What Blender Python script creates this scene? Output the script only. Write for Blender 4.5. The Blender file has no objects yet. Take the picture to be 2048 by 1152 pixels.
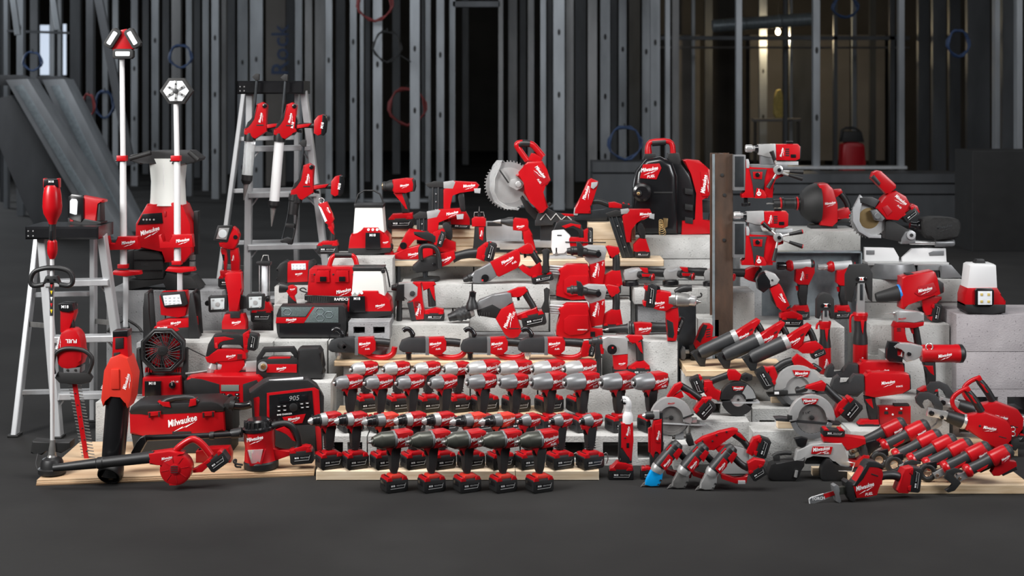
import bpy, bmesh, math, random
from mathutils import Vector, Matrix, noise
random.seed(7)
S = bpy.context.scene
COL = S.collection
# ---------------------------------------------------------------- camera, world, lights, exposure
F, H, HY, CX = 2800.0, 1.44, 180.0, 1024.0      # focal length in pixels, camera height, horizon row, centre column
cam = bpy.data.objects.new('camera', bpy.data.cameras.new('camera')); COL.objects.link(cam)
cam.location = (0, 0, H); cam.rotation_euler = (math.pi/2, 0, 0)
cam.data.sensor_width = 36.0; cam.data.lens = F/2048*36.0
cam.data.shift_y = -(576-HY)/2048
cam.data.clip_end = 200
cam.data.dof.use_dof = True; cam.data.dof.focus_distance = 5.6; cam.data.dof.aperture_fstop = 3.6
S.camera = cam
wd = bpy.data.worlds.new('world'); S.world = wd; wd.use_nodes = True
wd.node_tree.nodes['Background'].inputs[0].default_value = (0.75, 0.85, 1, 1)
wd.node_tree.nodes['Background'].inputs[1].default_value = 0.045
def area(name, loc, aim, sx, sy, power, col=(1, 1, 1), spread=180):
    d = bpy.data.lights.new(name, 'AREA'); d.shape = 'RECTANGLE'; d.size = sx; d.size_y = sy; d.energy = power; d.color = col
    d.spread = math.radians(spread)
    o = bpy.data.objects.new(name, d); COL.objects.link(o); o.location = loc
    o.rotation_euler = (Vector(aim)-Vector(loc)).to_track_quat('-Z', 'Y').to_euler()
    return o
area('softbox_overhead', (-0.3, 4.7, 3.3), (0, 5.9, 0.3), 3.2, 1.0, 72, (1, 0.98, 0.96), 120)
area('softbox_left', (-3.6, 3.2, 2.5), (-0.4, 5.9, 0.4), 1.2, 1.5, 78, (1, 0.99, 0.98), 110)
area('softbox_right', (3.6, 3.4, 2.3), (0.9, 5.9, 0.4), 1.1, 1.5, 40, (0.97, 0.98, 1), 110)
area('added_fill_mid', (0, 10.5, 3.6), (0, 11.5, 0), 13, 2.5, 420, (0.95, 0.97, 1))  # unseen fill lamp added to brighten the floor behind the tools
area('added_fill_far', (-3, 14, 3.3), (-2, 17, 0), 9, 2, 95, (0.86, 0.93, 1))  # added fill lamp with no real source, lifts the dark stud background
area('window_daylight_left', (-9.5, 19, 2.2), (-2, 17, 1.0), 3, 2.5, 220, (0.9, 0.95, 1))
S.view_settings.view_transform = 'Standard'; S.view_settings.look = 'None'
S.view_settings.gamma = 1; S.view_settings.exposure = 0.0; S.view_settings.use_curve_mapping = False
# ---------------------------------------------------------------- materials
MAT = {}
def mat(name, col, rough=0.5, metal=0.0, var=0.0, vscale=8.0, bump=0.0, bscale=60.0, emit=0.0, trans=0.0, alpha=1.0, ramp=None, coat=0.0, stretch=(1, 1, 1), spec=0.5):
    m = bpy.data.materials.new(name); m.use_nodes = True; nt = m.node_tree; N = nt.nodes; L = nt.links
    p = N['Principled BSDF']; c = (*col, 1)
    p.inputs['Base Color'].default_value = c; p.inputs['Roughness'].default_value = rough; p.inputs['Metallic'].default_value = metal
    p.inputs['Specular IOR Level'].default_value = spec
    if coat: p.inputs['Coat Weight'].default_value = coat; p.inputs['Coat Roughness'].default_value = 0.15
    if emit: p.inputs['Emission Color'].default_value = c; p.inputs['Emission Strength'].default_value = emit
    if trans: p.inputs['Transmission Weight'].default_value = trans; p.inputs['IOR'].default_value = 1.15
    if alpha < 1: p.inputs['Alpha'].default_value = alpha
    if var or bump or ramp:
        tc = N.new('ShaderNodeTexCoord'); mp = N.new('ShaderNodeMapping'); L.new(tc.outputs['Object'], mp.inputs['Vector'])
        mp.inputs['Scale'].default_value = stretch
    if var or ramp:
        n = N.new('ShaderNodeTexNoise'); n.inputs['Scale'].default_value = vscale; n.inputs['Detail'].default_value = 6; L.new(mp.outputs[0], n.inputs['Vector'])
        r = N.new('ShaderNodeValToRGB'); L.new(n.outputs['Fac'], r.inputs['Fac']); L.new(r.outputs['Color'], p.inputs['Base Color'])
        e = r.color_ramp.elements
        if ramp:
            e[0].position, e[0].color = ramp[0][0], (*ramp[0][1], 1); e[1].position, e[1].color = ramp[-1][0], (*ramp[-1][1], 1)
            for q in ramp[1:-1]: k = e.new(q[0]); k.color = (*q[1], 1)
        else:
            e[0].position = 0.3; e[1].position = 0.7
            e[0].color = (*[max(0, v*(1-var)) for v in col], 1); e[1].color = (*[v*(1+var) for v in col], 1)
    if bump:
        b = N.new('ShaderNodeTexNoise'); b.inputs['Scale'].default_value = bscale; b.inputs['Detail'].default_value = 4; L.new(mp.outputs[0], b.inputs['Vector'])
        bn = N.new('ShaderNodeBump'); bn.inputs['Strength'].default_value = bump; bn.inputs['Distance'].default_value = 0.004
        L.new(b.outputs['Fac'], bn.inputs['Height']); L.new(bn.outputs['Normal'], p.inputs['Normal'])
    MAT[name] = m
    return m
mat('red', (0.43, 0.0035, 0.0075), 0.33, coat=0.1, var=0.06, vscale=14, spec=0.4)
mat('orange', (0.66, 0.035, 0.02), 0.38, var=0.06, vscale=14)
mat('darkred', (0.36, 0.004, 0.01), 0.4, var=0.08)
mat('rubber', (0.0125, 0.0125, 0.013), 0.45, var=0.15, vscale=30, bump=0.08, bscale=500)
mat('grey', (0.03, 0.031, 0.0325), 0.42, var=0.12, vscale=20)
mat('black', (0.008, 0.008, 0.009), 0.24, coat=0.2, var=0.2, vscale=10)
mat('matte', (0.012, 0.012, 0.012), 0.6, var=0.2)
mat('cast', (0.2, 0.205, 0.21), 0.38, 0.35, var=0.12, vscale=18)
mat('olive', (0.075, 0.078, 0.066), 0.34, 0.5, var=0.1, vscale=14)
mat('silver', (0.46, 0.46, 0.455), 0.34, 0.4, var=0.1, vscale=16)
mat('chrome', (0.72, 0.72, 0.71), 0.2, 0.7, var=0.06)
mat('steel', (0.3, 0.295, 0.285), 0.3, 0.6, var=0.2, vscale=30)
mat('alu', (0.5, 0.51, 0.52), 0.4, 0.35, var=0.1, vscale=20, stretch=(1, 1, 0.2))
mat('white', (0.7, 0.7, 0.7), 0.45, var=0.03)
mat('print', (0.9, 0.9, 0.9), 0.5, var=0.02)
mat('greyprint', (0.35, 0.35, 0.35), 0.5, var=0.02)
mat('redprint', (0.55, 0.01, 0.015), 0.5, var=0.02)
mat('diffuser', (0.66, 0.675, 0.64), 0.5, var=0.03, vscale=6)
mat('pole', (0.68, 0.68, 0.68), 0.35, var=0.02)
mat('led', (0.74, 0.77, 0.79), 0.25, var=0.04, vscale=50)
mat('clear', (0.95, 0.97, 0.97), 0.1, trans=0.75, var=0.02)
mat('lens', (0.8, 0.85, 0.86), 0.12, trans=0.4, var=0.03)
mat('screen', (0.008, 0.01, 0.012), 0.12, var=0.2)
mat('lcd', (0.16, 0.18, 0.16), 0.25, var=0.05)
mat('blue', (0.0, 0.32, 0.75), 0.35, var=0.05)
mat('bluering', (0.02, 0.2, 0.6), 0.4, var=0.05)
mat('yellow', (0.8, 0.6, 0.02), 0.5, var=0.05)
mat('brass', (0.6, 0.42, 0.2), 0.3, 0.9, var=0.1)
mat('copper', (0.62, 0.4, 0.28), 0.25, 0.9, var=0.1)
mat('mesh_grille', (0.15, 0.19, 0.19), 0.4, 0.4, var=0.25, vscale=300)
mat('cloth', (0.012, 0.012, 0.012), 0.85, var=0.3, vscale=80, bump=0.3, bscale=300)
mat('rust', (0.06, 0.04, 0.03), 0.6, 0.3, ramp=[(0.3, (0.03, 0.022, 0.018)), (0.55, (0.075, 0.045, 0.03)), (0.75, (0.13, 0.055, 0.03))], vscale=12, bump=0.25, bscale=120, stretch=(1, 1, 0.35))
mat('steel_dark', (0.05, 0.055, 0.06), 0.4, 0.7, var=0.25, vscale=14)
mat('galv', (0.25, 0.29, 0.31), 0.4, 0.4, var=0.18, vscale=25)
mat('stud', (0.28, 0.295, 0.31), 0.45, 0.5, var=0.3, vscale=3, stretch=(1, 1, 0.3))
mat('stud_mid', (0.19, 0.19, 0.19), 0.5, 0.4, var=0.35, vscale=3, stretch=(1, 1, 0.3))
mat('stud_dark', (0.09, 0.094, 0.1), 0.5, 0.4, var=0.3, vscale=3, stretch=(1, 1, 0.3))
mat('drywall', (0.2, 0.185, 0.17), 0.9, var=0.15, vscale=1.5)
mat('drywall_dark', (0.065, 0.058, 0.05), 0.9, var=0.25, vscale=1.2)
mat('window_light', (0.75, 0.85, 1.0), 0.5, emit=0.55)
mat('bulb', (1, 0.85, 0.55), 0.5, emit=14)
mat('sack', (0.55, 0.42, 0.12), 0.6, var=0.2, vscale=20)
mat('cable_red', (0.22, 0.03, 0.03), 0.5, var=0.2)
mat('cable_blue', (0.03, 0.06, 0.14), 0.5, var=0.2)
mat('pine', (0.55, 0.38, 0.22), 0.6, ramp=[(0.25, (0.42, 0.27, 0.14)), (0.5, (0.62, 0.46, 0.29)), (0.75, (0.70, 0.55, 0.38))], vscale=6, stretch=(1.2, 9, 14), bump=0.1, bscale=60)
mat('pine_fresh', (0.75, 0.6, 0.42), 0.6, ramp=[(0.3, (0.62, 0.46, 0.29)), (0.7, (0.82, 0.69, 0.52))], vscale=5, stretch=(1.2, 8, 16), bump=0.06, bscale=60)
mat('plywood', (0.5, 0.33, 0.2), 0.6, ramp=[(0.25, (0.33, 0.15, 0.075)), (0.45, (0.52, 0.35, 0.21)), (0.75, (0.66, 0.50, 0.33))], vscale=3, stretch=(0.8, 6, 5), bump=0.1, bscale=50)
mat('ply_edge', (0.33, 0.2, 0.11), 0.7, ramp=[(0.4, (0.22, 0.12, 0.06)), (0.6, (0.52, 0.36, 0.21))], vscale=4, stretch=(0.6, 4, 120))
def concrete(name, lo, hi, pit):
    m = mat(name, hi, 0.85, bump=0.5, bscale=140, ramp=[(0.28, lo), (0.55, tuple((a+b)/2 for a, b in zip(lo, hi))), (0.75, hi)], vscale=9, spec=0.3)
    nt = m.node_tree; N = nt.nodes; L = nt.links; p = N['Principled BSDF']
    old = p.inputs['Base Color'].links[0].from_socket
    v = N.new('ShaderNodeTexVoronoi'); v.inputs['Scale'].default_value = 70; v.inputs['Randomness'].default_value = 1
    tc = [n for n in N if n.type == 'TEX_COORD'][0]; L.new(tc.outputs['Object'], v.inputs['Vector'])
    r = N.new('ShaderNodeValToRGB'); L.new(v.outputs['Distance'], r.inputs['Fac']); r.color_ramp.elements[0].position = 0.10; r.color_ramp.elements[1].position = 0.2
    r.color_ramp.elements[0].color = (pit, pit, pit, 1); r.color_ramp.elements[1].color = (1, 1, 1, 1)
    mx = N.new('ShaderNodeMix'); mx.data_type = 'RGBA'; mx.blend_type = 'MULTIPLY'; mx.inputs[0].default_value = 0.8
    L.new(old, mx.inputs[6]); L.new(r.outputs['Color'], mx.inputs[7]); L.new(mx.outputs[2], p.inputs['Base Color'])
concrete('block', (0.36, 0.36, 0.345), (0.57, 0.57, 0.555), 0.4)
concrete('block_dark', (0.2, 0.205, 0.21), (0.36, 0.365, 0.37), 0.25)
concrete('block_mauve', (0.34, 0.315, 0.325), (0.46, 0.43, 0.44), 0.4)
mat('floor', (0.05, 0.05, 0.05), 0.85, ramp=[(0.3, (0.016, 0.0155, 0.0155)), (0.55, (0.022, 0.0215, 0.021)), (0.75, (0.028, 0.0275, 0.027))], vscale=1.6, bump=0.15, bscale=30, spec=0.2)
# ---------------------------------------------------------------- mesh helpers
def finish(bm, name, material, parent=None, smooth=True, sharp=0.62):
    bmesh.ops.recalc_face_normals(bm, faces=bm.faces)
    for f in bm.faces: f.smooth = smooth
    if smooth:
        for e in bm.edges:
            e.smooth = len(e.link_faces) == 2 and e.calc_face_angle(0) < sharp
    me = bpy.data.meshes.new(name); bm.to_mesh(me); bm.free()
    me.materials.append(MAT[material])
    o = bpy.data.objects.new(name, me); COL.objects.link(o)
    if parent: o.parent = parent
    return o
def chaikin(p, n, closed=True):
    for _ in range(n):
        q = []
        m = len(p)
        rng = range(m) if closed else range(m-1)
        if not closed: q.append(p[0])
        for i in rng:
            a, b = p[i], p[(i+1) % m]
            q.append(tuple(a[k]*.75+b[k]*.25 for k in range(len(a)))); q.append(tuple(a[k]*.25+b[k]*.75 for k in range(len(a))))
        if not closed: q.append(p[-1])
        p = q
    return p
def bm_prism(pts3, dvec, r, seg=2, holes=()):
    """front outline pts3 (Vectors, planar), extruded along dvec, rim edges bevelled by r"""
    bm = bmesh.new()
    a = [bm.verts.new(p) for p in pts3]; b = [bm.verts.new(p+dvec) for p in pts3]
    n = len(a)
    bm.faces.new(a); bm.faces.new(b[::-1])
    for i in range(n): bm.faces.new((a[i], b[i], b[(i+1) % n], a[(i+1) % n]))
    if r > 0:
        rim = [e for e in bm.edges if (e.verts[0] in a) == (e.verts[1] in a)]
        bmesh.ops.bevel(bm, geom=rim, offset=r, segments=seg, profile=0.6, affect='EDGES', clamp_overlap=True)
    return bm
def bm_lathe(p0, p1, prof, n=20, bm=None):
    bm = bm or bmesh.new()
    ax = (p1-p0); L = ax.length; ax.normalize()
    u = ax.orthogonal().normalized(); v = ax.cross(u)
    rings = []
    for t, r in prof:
        c = p0+ax*(L*t)
        if r <= 1e-7: rings.append([bm.verts.new(c)])
        else: rings.append([bm.verts.new(c+u*(r*math.cos(2*math.pi*i/n))+v*(r*math.sin(2*math.pi*i/n))) for i in range(n)])
    for A, B in zip(rings, rings[1:]):
        for i in range(n):
            j = (i+1) % n
            if len(A) == 1 and len(B) == 1: continue
            if len(A) == 1: bm.faces.new((A[0], B[i], B[j]))
            elif len(B) == 1: bm.faces.new((A[i], B[0], A[j]))
            else: bm.faces.new((A[i], B[i], B[j], A[j]))
    for R in (rings[0], rings[-1]):
        if len(R) > 1: bm.faces.new(R)
    return bm
def bm_tube(pts, rad, n=8, closed=False, flat=1.0):
    bm = bmesh.new(); m = len(pts); rings = []
    up = None
    for i, p in enumerate(pts):
        a = pts[i-1] if (i or closed) else p; b = pts[(i+1) % m] if (i < m-1 or closed) else p
        t = (b-a).normalized()
        if up is None: up = t.orthogonal().normalized() if abs(t.y) > 0.9 else Vector((0, 1, 0))
        u = (up-t*up.dot(t))
        u = u.normalized() if u.length > 1e-6 else t.orthogonal().normalized()
        v = t.cross(u); up = u
        R = rad[min(i, len(rad)-1)] if isinstance(rad, (list, tuple)) else rad
        rings.append([bm.verts.new(p+u*(R*flat*math.cos(2*math.pi*k/n))+v*(R*math.sin(2*math.pi*k/n))) for k in range(n)])
    for i in range(m if closed else m-1):
        A, B = rings[i], rings[(i+1) % m]
        for k in range(n): bm.faces.new((A[k], A[(k+1) % n], B[(k+1) % n], B[k]))
    if not closed: bm.faces.new(rings[0]); bm.faces.new(rings[-1][::-1])
    return bm
TXT = {}
def text_mesh(s, shear=0.0, bold=0.0, material='print'):
    key = (s, shear, bold, material)
    if key in TXT: return TXT[key]
    c = bpy.data.curves.new('lettering', 'FONT'); c.body = s; c.shear = shear; c.offset = bold; c.resolution_u = 2; c.extrude = 0.004
    o = bpy.data.objects.new('lettering', c); COL.objects.link(o)
    me = bpy.data.meshes.new_from_object(o.evaluated_get(bpy.context.evaluated_depsgraph_get()))
    bpy.data.objects.remove(o); bpy.data.curves.remove(c)
    xs = [v.co.x for v in me.vertices]; ys = [v.co.y for v in me.vertices]
    w = max(xs)-min(xs); cx = (max(xs)+min(xs))/2; cy = (max(ys)+min(ys))/2
    for v in me.vertices: v.co = Vector(((v.co.x-cx)/w, -v.co.z*0.02, (v.co.y-cy)/w))   # upright in XZ, facing -Y, width 1
    me.materials.clear(); me.materials.append(MAT[material]); me.name = 'lettering'
    TXT[key] = me
    return me
def logo_mesh(material='print'):
    key = ('logo', material)
    if key in TXT: return TXT[key]
    base = text_mesh('Milwaukee', 0.28, 0.022, material)
    bm = bmesh.new(); bm.from_mesh(base)
    for v in bm.verts: v.co.z = v.co.z*1.3+0.05
    big = [v for v in bm.verts if v.co.x < -0.31]
    for v in big: v.co.z = 0.05-0.1+(v.co.z+0.05)*1.12
    for z in ([(-.42, -.25), (-.02, -.135), (-.05, -.178), (.46, -.075), (.05, -.205), (.08, -.165)],):
        bm.faces.new([bm.verts.new((x, -0.002, y)) for x, y in z])
    me = bpy.data.meshes.new('lettering'); bm.to_mesh(me); bm.free(); me.materials.append(MAT[material])
    TXT[key] = me
    return me
def depth_of(py, z): return (H-z)*F/(py-HY)
def height_of(py, Y): return H-(py-HY)*Y/F
def W(px, py, Y): return Vector(((px-CX)/F*Y, Y, H-(py-HY)/F*Y))
def tag(o, label, cat=None, group=None, kind=None):
    o['label'] = label
    if cat: o['category'] = cat
    if group: o['group'] = group
    if kind or cat: o['kind'] = kind or 'thing'
    return o
class T:
    """one thing: an Empty at its base; its parts are given in picture units at the thing's own distance (u = metres per unit)"""
    def __init__(s, name, label, cat, px, py, Y=None, z=None, yaw=0, comp=True, group=None, kind=None, cr=(0, 0, 1), warp=None):
        s.warp = warp
        s.k = k = cr[2]; qx, qy = cr[0]+px/k, cr[1]+py/k
        if Y is None: Y = depth_of(qy, z)
        s.px, s.py, s.Y, s.u = px, py, Y, Y/F/k
        s.c = math.cos(math.radians(yaw)) if comp else 1.0
        s.o = bpy.data.objects.new(name, None); COL.objects.link(s.o); s.o.empty_display_size = 0.05
        s.o.location = W(qx, qy, Y); s.o.rotation_euler = (0, 0, math.radians(yaw))
        if cat: tag(s.o, label, cat, group, kind)
    def v(s, p, d=0.0):
        if len(p) > 2: d = d+p[2]
        if s.warp: p = s.warp(p[0], p[1])
        return Vector(((p[0]-s.px)*s.u/s.c, d*s.u, -(p[1]-s.py)*s.u))
    def p(s, name, pts, th, m, d=0, r=None, sm=0, par=None, seg=2):
        if r is None: r = 1.3*s.k
        if sm: pts = chaikin(list(pts), sm)
        P = [s.v(q, d-th/2) for q in pts]
        return finish(bm_prism(P, Vector((0, th*s.u, 0)), r*s.u, seg), name, m, par or s.o)
    def b(s, name, x0, y0, x1, y1, th, m, d=0, r=None, par=None):
        return s.p(name, [(x0, y0), (x1, y0), (x1, y1), (x0, y1)], th, m, d, r, 0, par)
    def q(s, name, cx, cy, w, h, ang, th, m, d=0, r=None, par=None, sm=0, ch=0):
        if ch: base = [(-w/2+ch, -h/2), (w/2-ch, -h/2), (w/2, -h/2+ch), (w/2, h/2-ch), (w/2-ch, h/2), (-w/2+ch, h/2), (-w/2, h/2-ch), (-w/2, -h/2+ch)]
        else: base = [(-w/2, -h/2), (w/2, -h/2), (w/2, h/2), (-w/2, h/2)]
        return s.p(name, s.rot(base, cx, cy, ang), th, m, d, r, sm, par)
    def rot(s, pts, cx, cy, ang):
        a = math.radians(ang); ca, sa = math.cos(a), math.sin(a)          # positive = anticlockwise in the picture
        return [(cx+x*ca+y*sa, cy-x*sa+y*ca) for x, y in pts]
    def l(s, name, p0, p1, prof, m, d=0, par=None, n=20):
        return finish(bm_lathe(s.v(p0, d), s.v(p1, d), [(t, r*s.u) for t, r in prof], n), name, m, par or s.o, True, max(0.4, 6.6/n))
    def t(s, name, pts, rad, m, d=0, sm=2, closed=False, par=None, n=10, flat=1.0):
        P = [tuple(q)+((0,) if len(q) == 2 else ()) for q in pts]
        if sm: P = chaikin(P, sm, closed)
        R = [x*s.u for x in rad] if isinstance(rad, (list, tuple)) else rad*s.u
        return finish(bm_tube([s.v(q, d) for q in P], R, n, closed, flat), name, m, par or s.o, True, 1.3)
    def disc(s, name, c, R, th, m, d=0, par=None, n=28, r=0.12, hole=0):
        pr = [(0, hole), (0, R*(1-r)), (r*0.6, R), (1-r*0.6, R), (1, R*(1-r)), (1, hole)]
        if not hole: pr = [(0, 0)]+pr[1:-1]+[(1, 0)]
        else: pr = pr+[(0, hole)]
        bm = bm_lathe(s.v(c, d-th/2), s.v(c, d+th/2), [(t, q*s.u) for t, q in pr], n)
        if hole:
            bmesh.ops.delete(bm, geom=[f for f in bm.faces if len(f.verts) > 4], context='FACES_ONLY'); bmesh.ops.remove_doubles(bm, verts=bm.verts, dist=1e-6)
        return finish(bm, name, m, par or s.o)
    def ring(s, name, c, R, r, m, d=0, par=None, n=32, a0=0, a1=360):
        full = a1-a0 >= 360
        k = n if full else n+1
        pts = [(c[0]+R*math.cos(math.radians(a0+(a1-a0)*i/n)), c[1]-R*math.sin(math.radians(a0+(a1-a0)*i/n))) for i in range(k)]
        return s.t(name, pts, r, m, d, 0, full, par)
    def put(s, name, me, x, y, w, ang, d, par, yaw=0):
        o = bpy.data.objects.new(name, me); COL.objects.link(o); o.parent = par or s.o
        o.location = s.v((x, y), d); o.scale = (w*s.u,)*3
        o.rotation_euler = Matrix.Rotation(-math.radians(ang), 3, 'Y').to_euler() if not yaw else (Matrix.Rotation(math.radians(yaw), 3, 'Z') @ Matrix.Rotation(-math.radians(ang), 3, 'Y')).to_euler()
        return o
    def logo(s, x, y, w, ang=12, d=-10, m='print', par=None, yaw=0):
        return s.put('script_logo', logo_mesh(m), x, y, w, ang, d, par, yaw)
    def txt(s, body, x, y, w, ang=0, d=-10, m='print', par=None, bold=0.02, shear=0, yaw=0):
        return s.put('lettering', text_mesh(body, shear, bold, m), x, y, w, ang, d, par, yaw)
    def bar3(s, name, a, b, w, th, m, r=0.002, side=None, par=None):
        q = s.o.location
        return oriented_box(name, W(*a)-q, W(*b)-q, w, th, m, par or s.o, r, side)
    def batt(s, cx, cy, w, h, ang=0, th=26, d=0, cap=True, lab=True, m='rubber'):
        """battery: chamfered black pack, red shoulder cap, plate with lettering; h is the black part"""
        R = lambda pts: s.rot(pts, cx, cy, ang)
        c = min(w, h)*0.16
        b = s.p('battery', R([(-w/2+c, -h/2), (w/2-c, -h/2), (w/2, -h/2+c*.6), (w/2, h/2-c), (w/2-c, h/2), (-w/2+c, h/2), (-w/2, h/2-c), (-w/2, -h/2+c*.6)]), th, m, d, min(3*s.k, h*.12))
        if cap:
            for sg in (-1, 1):
                s.p('battery_latch', R([(sg*w*.28, -h/2-h*.16), (sg*w*.42, -h/2-h*.12), (sg*w*.47, -h/2+h*.12), (sg*w*.2, -h/2+h*.12)]), th+s.k, 'red', d, s.k, par=b)
        if lab:
            f = d-th/2-.25*s.k; e = s.k
            q = R([(0, h*.06)])[0]
            s.p('label_plate', R([(-w*.36, -h*.16), (w*.40, -h*.16), (w*.33, h*.26), (-w*.30, h*.26)]), .5*e, 'black', f, 0, par=b)
            s.p('label_outline', R([(-w*.31, h*.20), (w*.31, h*.20), (w*.38, -h*.16), (w*.36, -h*.16), (w*.30, h*.16), (-w*.31, h*.16)]), .5*e, 'greyprint', f-.3*e, 0, par=b)
            q = R([(-w*.20, -h*.02)])[0]; s.txt('M18', q[0], q[1], w*.17, ang, f-.4*e, 'print', b, 0.03)
            q = R([(w*.15, -h*.02)])[0]; s.txt('REDLITHIUM', q[0], q[1], w*.38, ang, f-.4*e, 'greyprint', b, 0.02)
        return b
K1=(0,300,3.84); K2=(0,580,2.81); K3=(380,130,3.115); K4=(380,420,3.841); K5=(260,640,3.3875); K6=(640,330,3.717); K7=(940,260,3.839); K8=(900,480,4.114)
K9=(1240,260,3.84); K10=(1200,500,4.114); K11=(1180,730,4.266); K12=(1520,500,3.839); K13=(1520,720,3.841); K14=(1580,320,2.88); K15=(0,0,3.84)
def copy_tree(o, parent=None):
    c = o.copy(); COL.objects.link(c)
    if parent: c.parent = parent
    for ch in list(o.children): copy_tree(ch, c)
    return c
def box_mesh(name, x0, x1, y0, y1, z0, z1, m, parent=None, r=0.003):
    P = [Vector((x0, y0, z0)), Vector((x1, y0, z0)), Vector((x1, y0, z1)), Vector((x0, y0, z1))]
    return finish(bm_prism(P, Vector((0, y1-y0, 0)), r, 1), name, m, parent)
def oriented_box(name, a, b, w, th, m, parent=None, r=0.002, side=None):
    """bar from a to b, w across (in the direction side), th the other way"""
    a, b = Vector(a), Vector(b); t = (b-a).normalized()
    sd = Vector(side) if side else Vector((1, 0, 0)); sd = (sd-t*sd.dot(t)).normalized(); n = t.cross(sd).normalized()
    P = [a-sd*w/2-n*th/2, a+sd*w/2-n*th/2, b+sd*w/2-n*th/2, b-sd*w/2-n*th/2]
    return finish(bm_prism(P, n*th, r, 1), name, m, parent)
# ---------------------------------------------------------------- the setting
fl = box_mesh('floor', -22, 22, 0.5, 45, -0.1, 0.0, 'floor', r=0.0); tag(fl, 'dark grey bare concrete floor of the building site', kind='structure')
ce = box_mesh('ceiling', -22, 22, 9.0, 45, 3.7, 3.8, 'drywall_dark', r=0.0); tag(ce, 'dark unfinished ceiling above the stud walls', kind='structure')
def wall(name, label):
    o = bpy.data.objects.new(name, None); COL.objects.link(o); o['label'] = label; o['kind'] = 'structure'; return o
def stud(par, x0, x1, Y, m='stud', ytop=-90, dep=0.09, ybot=None):
    a, b = W(x0, 0, Y).x, W(x1, 0, Y).x
    z1 = height_of(ytop, Y); z0 = 0.0 if ybot is None else height_of(ybot, Y)
    w = b-a; t = min(0.03, w*0.25)
    P = [(a, Y), (b, Y), (b, Y+dep), (b-t*1.5, Y+dep), (b-t*1.5, Y+dep-t), (b-t, Y+dep-t), (b-t, Y+t), (a+t, Y+t), (a+t, Y+dep), (a, Y+dep)]
    P = [Vector((x, y, z0)) for x, y in P]
    o = finish(bm_prism(P, Vector((0, 0, z1-z0)), 0), 'stud', m, par, False)
    if (x1-x0) > 12 and m == 'stud':
        for k in range(3):
            zz = 0.45+k*0.75+0.2*math.sin(x0)
            if zz < z1-0.1:
                cx = (a+b)/2
                finish(bm_prism([Vector((cx+0.018*math.cos(q*math.pi/4), Y-0.002, zz+0.04*math.sin(q*math.pi/4))) for q in range(8)], Vector((0, 0.003, 0)), 0), 'knockout', 'matte', o, False)
    return o
wb = wall('wall_back', 'partition of bare galvanised steel studs across the back')
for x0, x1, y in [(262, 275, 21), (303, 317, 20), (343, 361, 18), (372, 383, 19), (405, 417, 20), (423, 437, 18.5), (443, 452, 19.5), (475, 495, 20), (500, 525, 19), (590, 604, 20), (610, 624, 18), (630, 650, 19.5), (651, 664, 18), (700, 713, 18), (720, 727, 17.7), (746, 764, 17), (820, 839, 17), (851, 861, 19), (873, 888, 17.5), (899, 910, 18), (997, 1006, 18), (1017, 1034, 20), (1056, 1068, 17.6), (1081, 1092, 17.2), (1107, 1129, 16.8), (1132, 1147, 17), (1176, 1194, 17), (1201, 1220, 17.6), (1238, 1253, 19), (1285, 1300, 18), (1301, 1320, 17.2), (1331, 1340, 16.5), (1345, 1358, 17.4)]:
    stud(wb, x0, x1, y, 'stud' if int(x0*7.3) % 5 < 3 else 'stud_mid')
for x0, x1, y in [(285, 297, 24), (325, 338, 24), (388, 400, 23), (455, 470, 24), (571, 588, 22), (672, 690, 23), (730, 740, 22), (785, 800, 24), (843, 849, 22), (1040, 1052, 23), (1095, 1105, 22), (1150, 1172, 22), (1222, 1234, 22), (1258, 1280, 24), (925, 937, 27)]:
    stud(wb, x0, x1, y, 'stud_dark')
box_mesh('floor_track', W(580, 0, 18).x, W(905, 0, 18).x, 17.95, 18.1, 0, 0.04, 'stud', wb)
box_mesh('floor_track', W(1000, 0, 17.2).x, W(1325, 0, 17.2).x, 17.15, 17.3, 0, 0.04, 'stud', wb)
box_mesh('door_header', W(905, 0, 18).x, W(1000, 0, 18).x, 18, 18.1, height_of(14, 18), height_of(2, 18), 'stud_dark', wb)
wc = wall('wall_center', 'dark unpainted boards in the rooms behind the studs')
box_mesh('drywall_sheet', W(532, 0, 21).x, W(571, 0, 21).x, 21, 21.05, 0, 3.6, 'drywall', wc)
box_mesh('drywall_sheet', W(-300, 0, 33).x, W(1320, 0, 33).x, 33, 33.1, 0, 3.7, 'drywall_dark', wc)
wr = wall('wall_right', 'glazing partition of thin pale posts with dim rooms behind')
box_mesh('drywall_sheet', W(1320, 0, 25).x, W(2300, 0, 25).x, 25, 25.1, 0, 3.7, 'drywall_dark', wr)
for x0, x1, y in [(1384, 1390, 22), (1473, 1484, 15.6), (1519, 1534, 23), (1580, 1585, 22), (1627, 1640, 15.6), (1705, 1713, 22), (1798, 1809, 15.6), (1837, 1859, 19), (1866, 1892, 18), (1899, 1921, 18), (1990, 2000, 14), (2034, 2045, 13.5)]:
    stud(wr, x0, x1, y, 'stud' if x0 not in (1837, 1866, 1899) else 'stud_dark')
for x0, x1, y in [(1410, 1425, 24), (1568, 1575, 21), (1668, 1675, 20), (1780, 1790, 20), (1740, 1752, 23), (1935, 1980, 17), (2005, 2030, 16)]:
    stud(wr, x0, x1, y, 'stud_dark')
box_mesh('cross_rail', W(1320, 0, 20).x, W(1820, 0, 20).x, 20, 20.06, height_of(80, 20), height_of(72, 20), 'stud_dark', wr)
box_mesh('cross_rail', W(1320, 0, 21).x, W(1820, 0, 21).x, 21, 21.06, height_of(97, 21), height_of(93, 21), 'drywall', wr)
box_mesh('sill_track', W(1470, 0, 15.6).x, W(1812, 0, 15.6).x, 15.55, 15.7, height_of(338, 15.6), height_of(332, 15.6), 'alu', wr)
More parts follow.
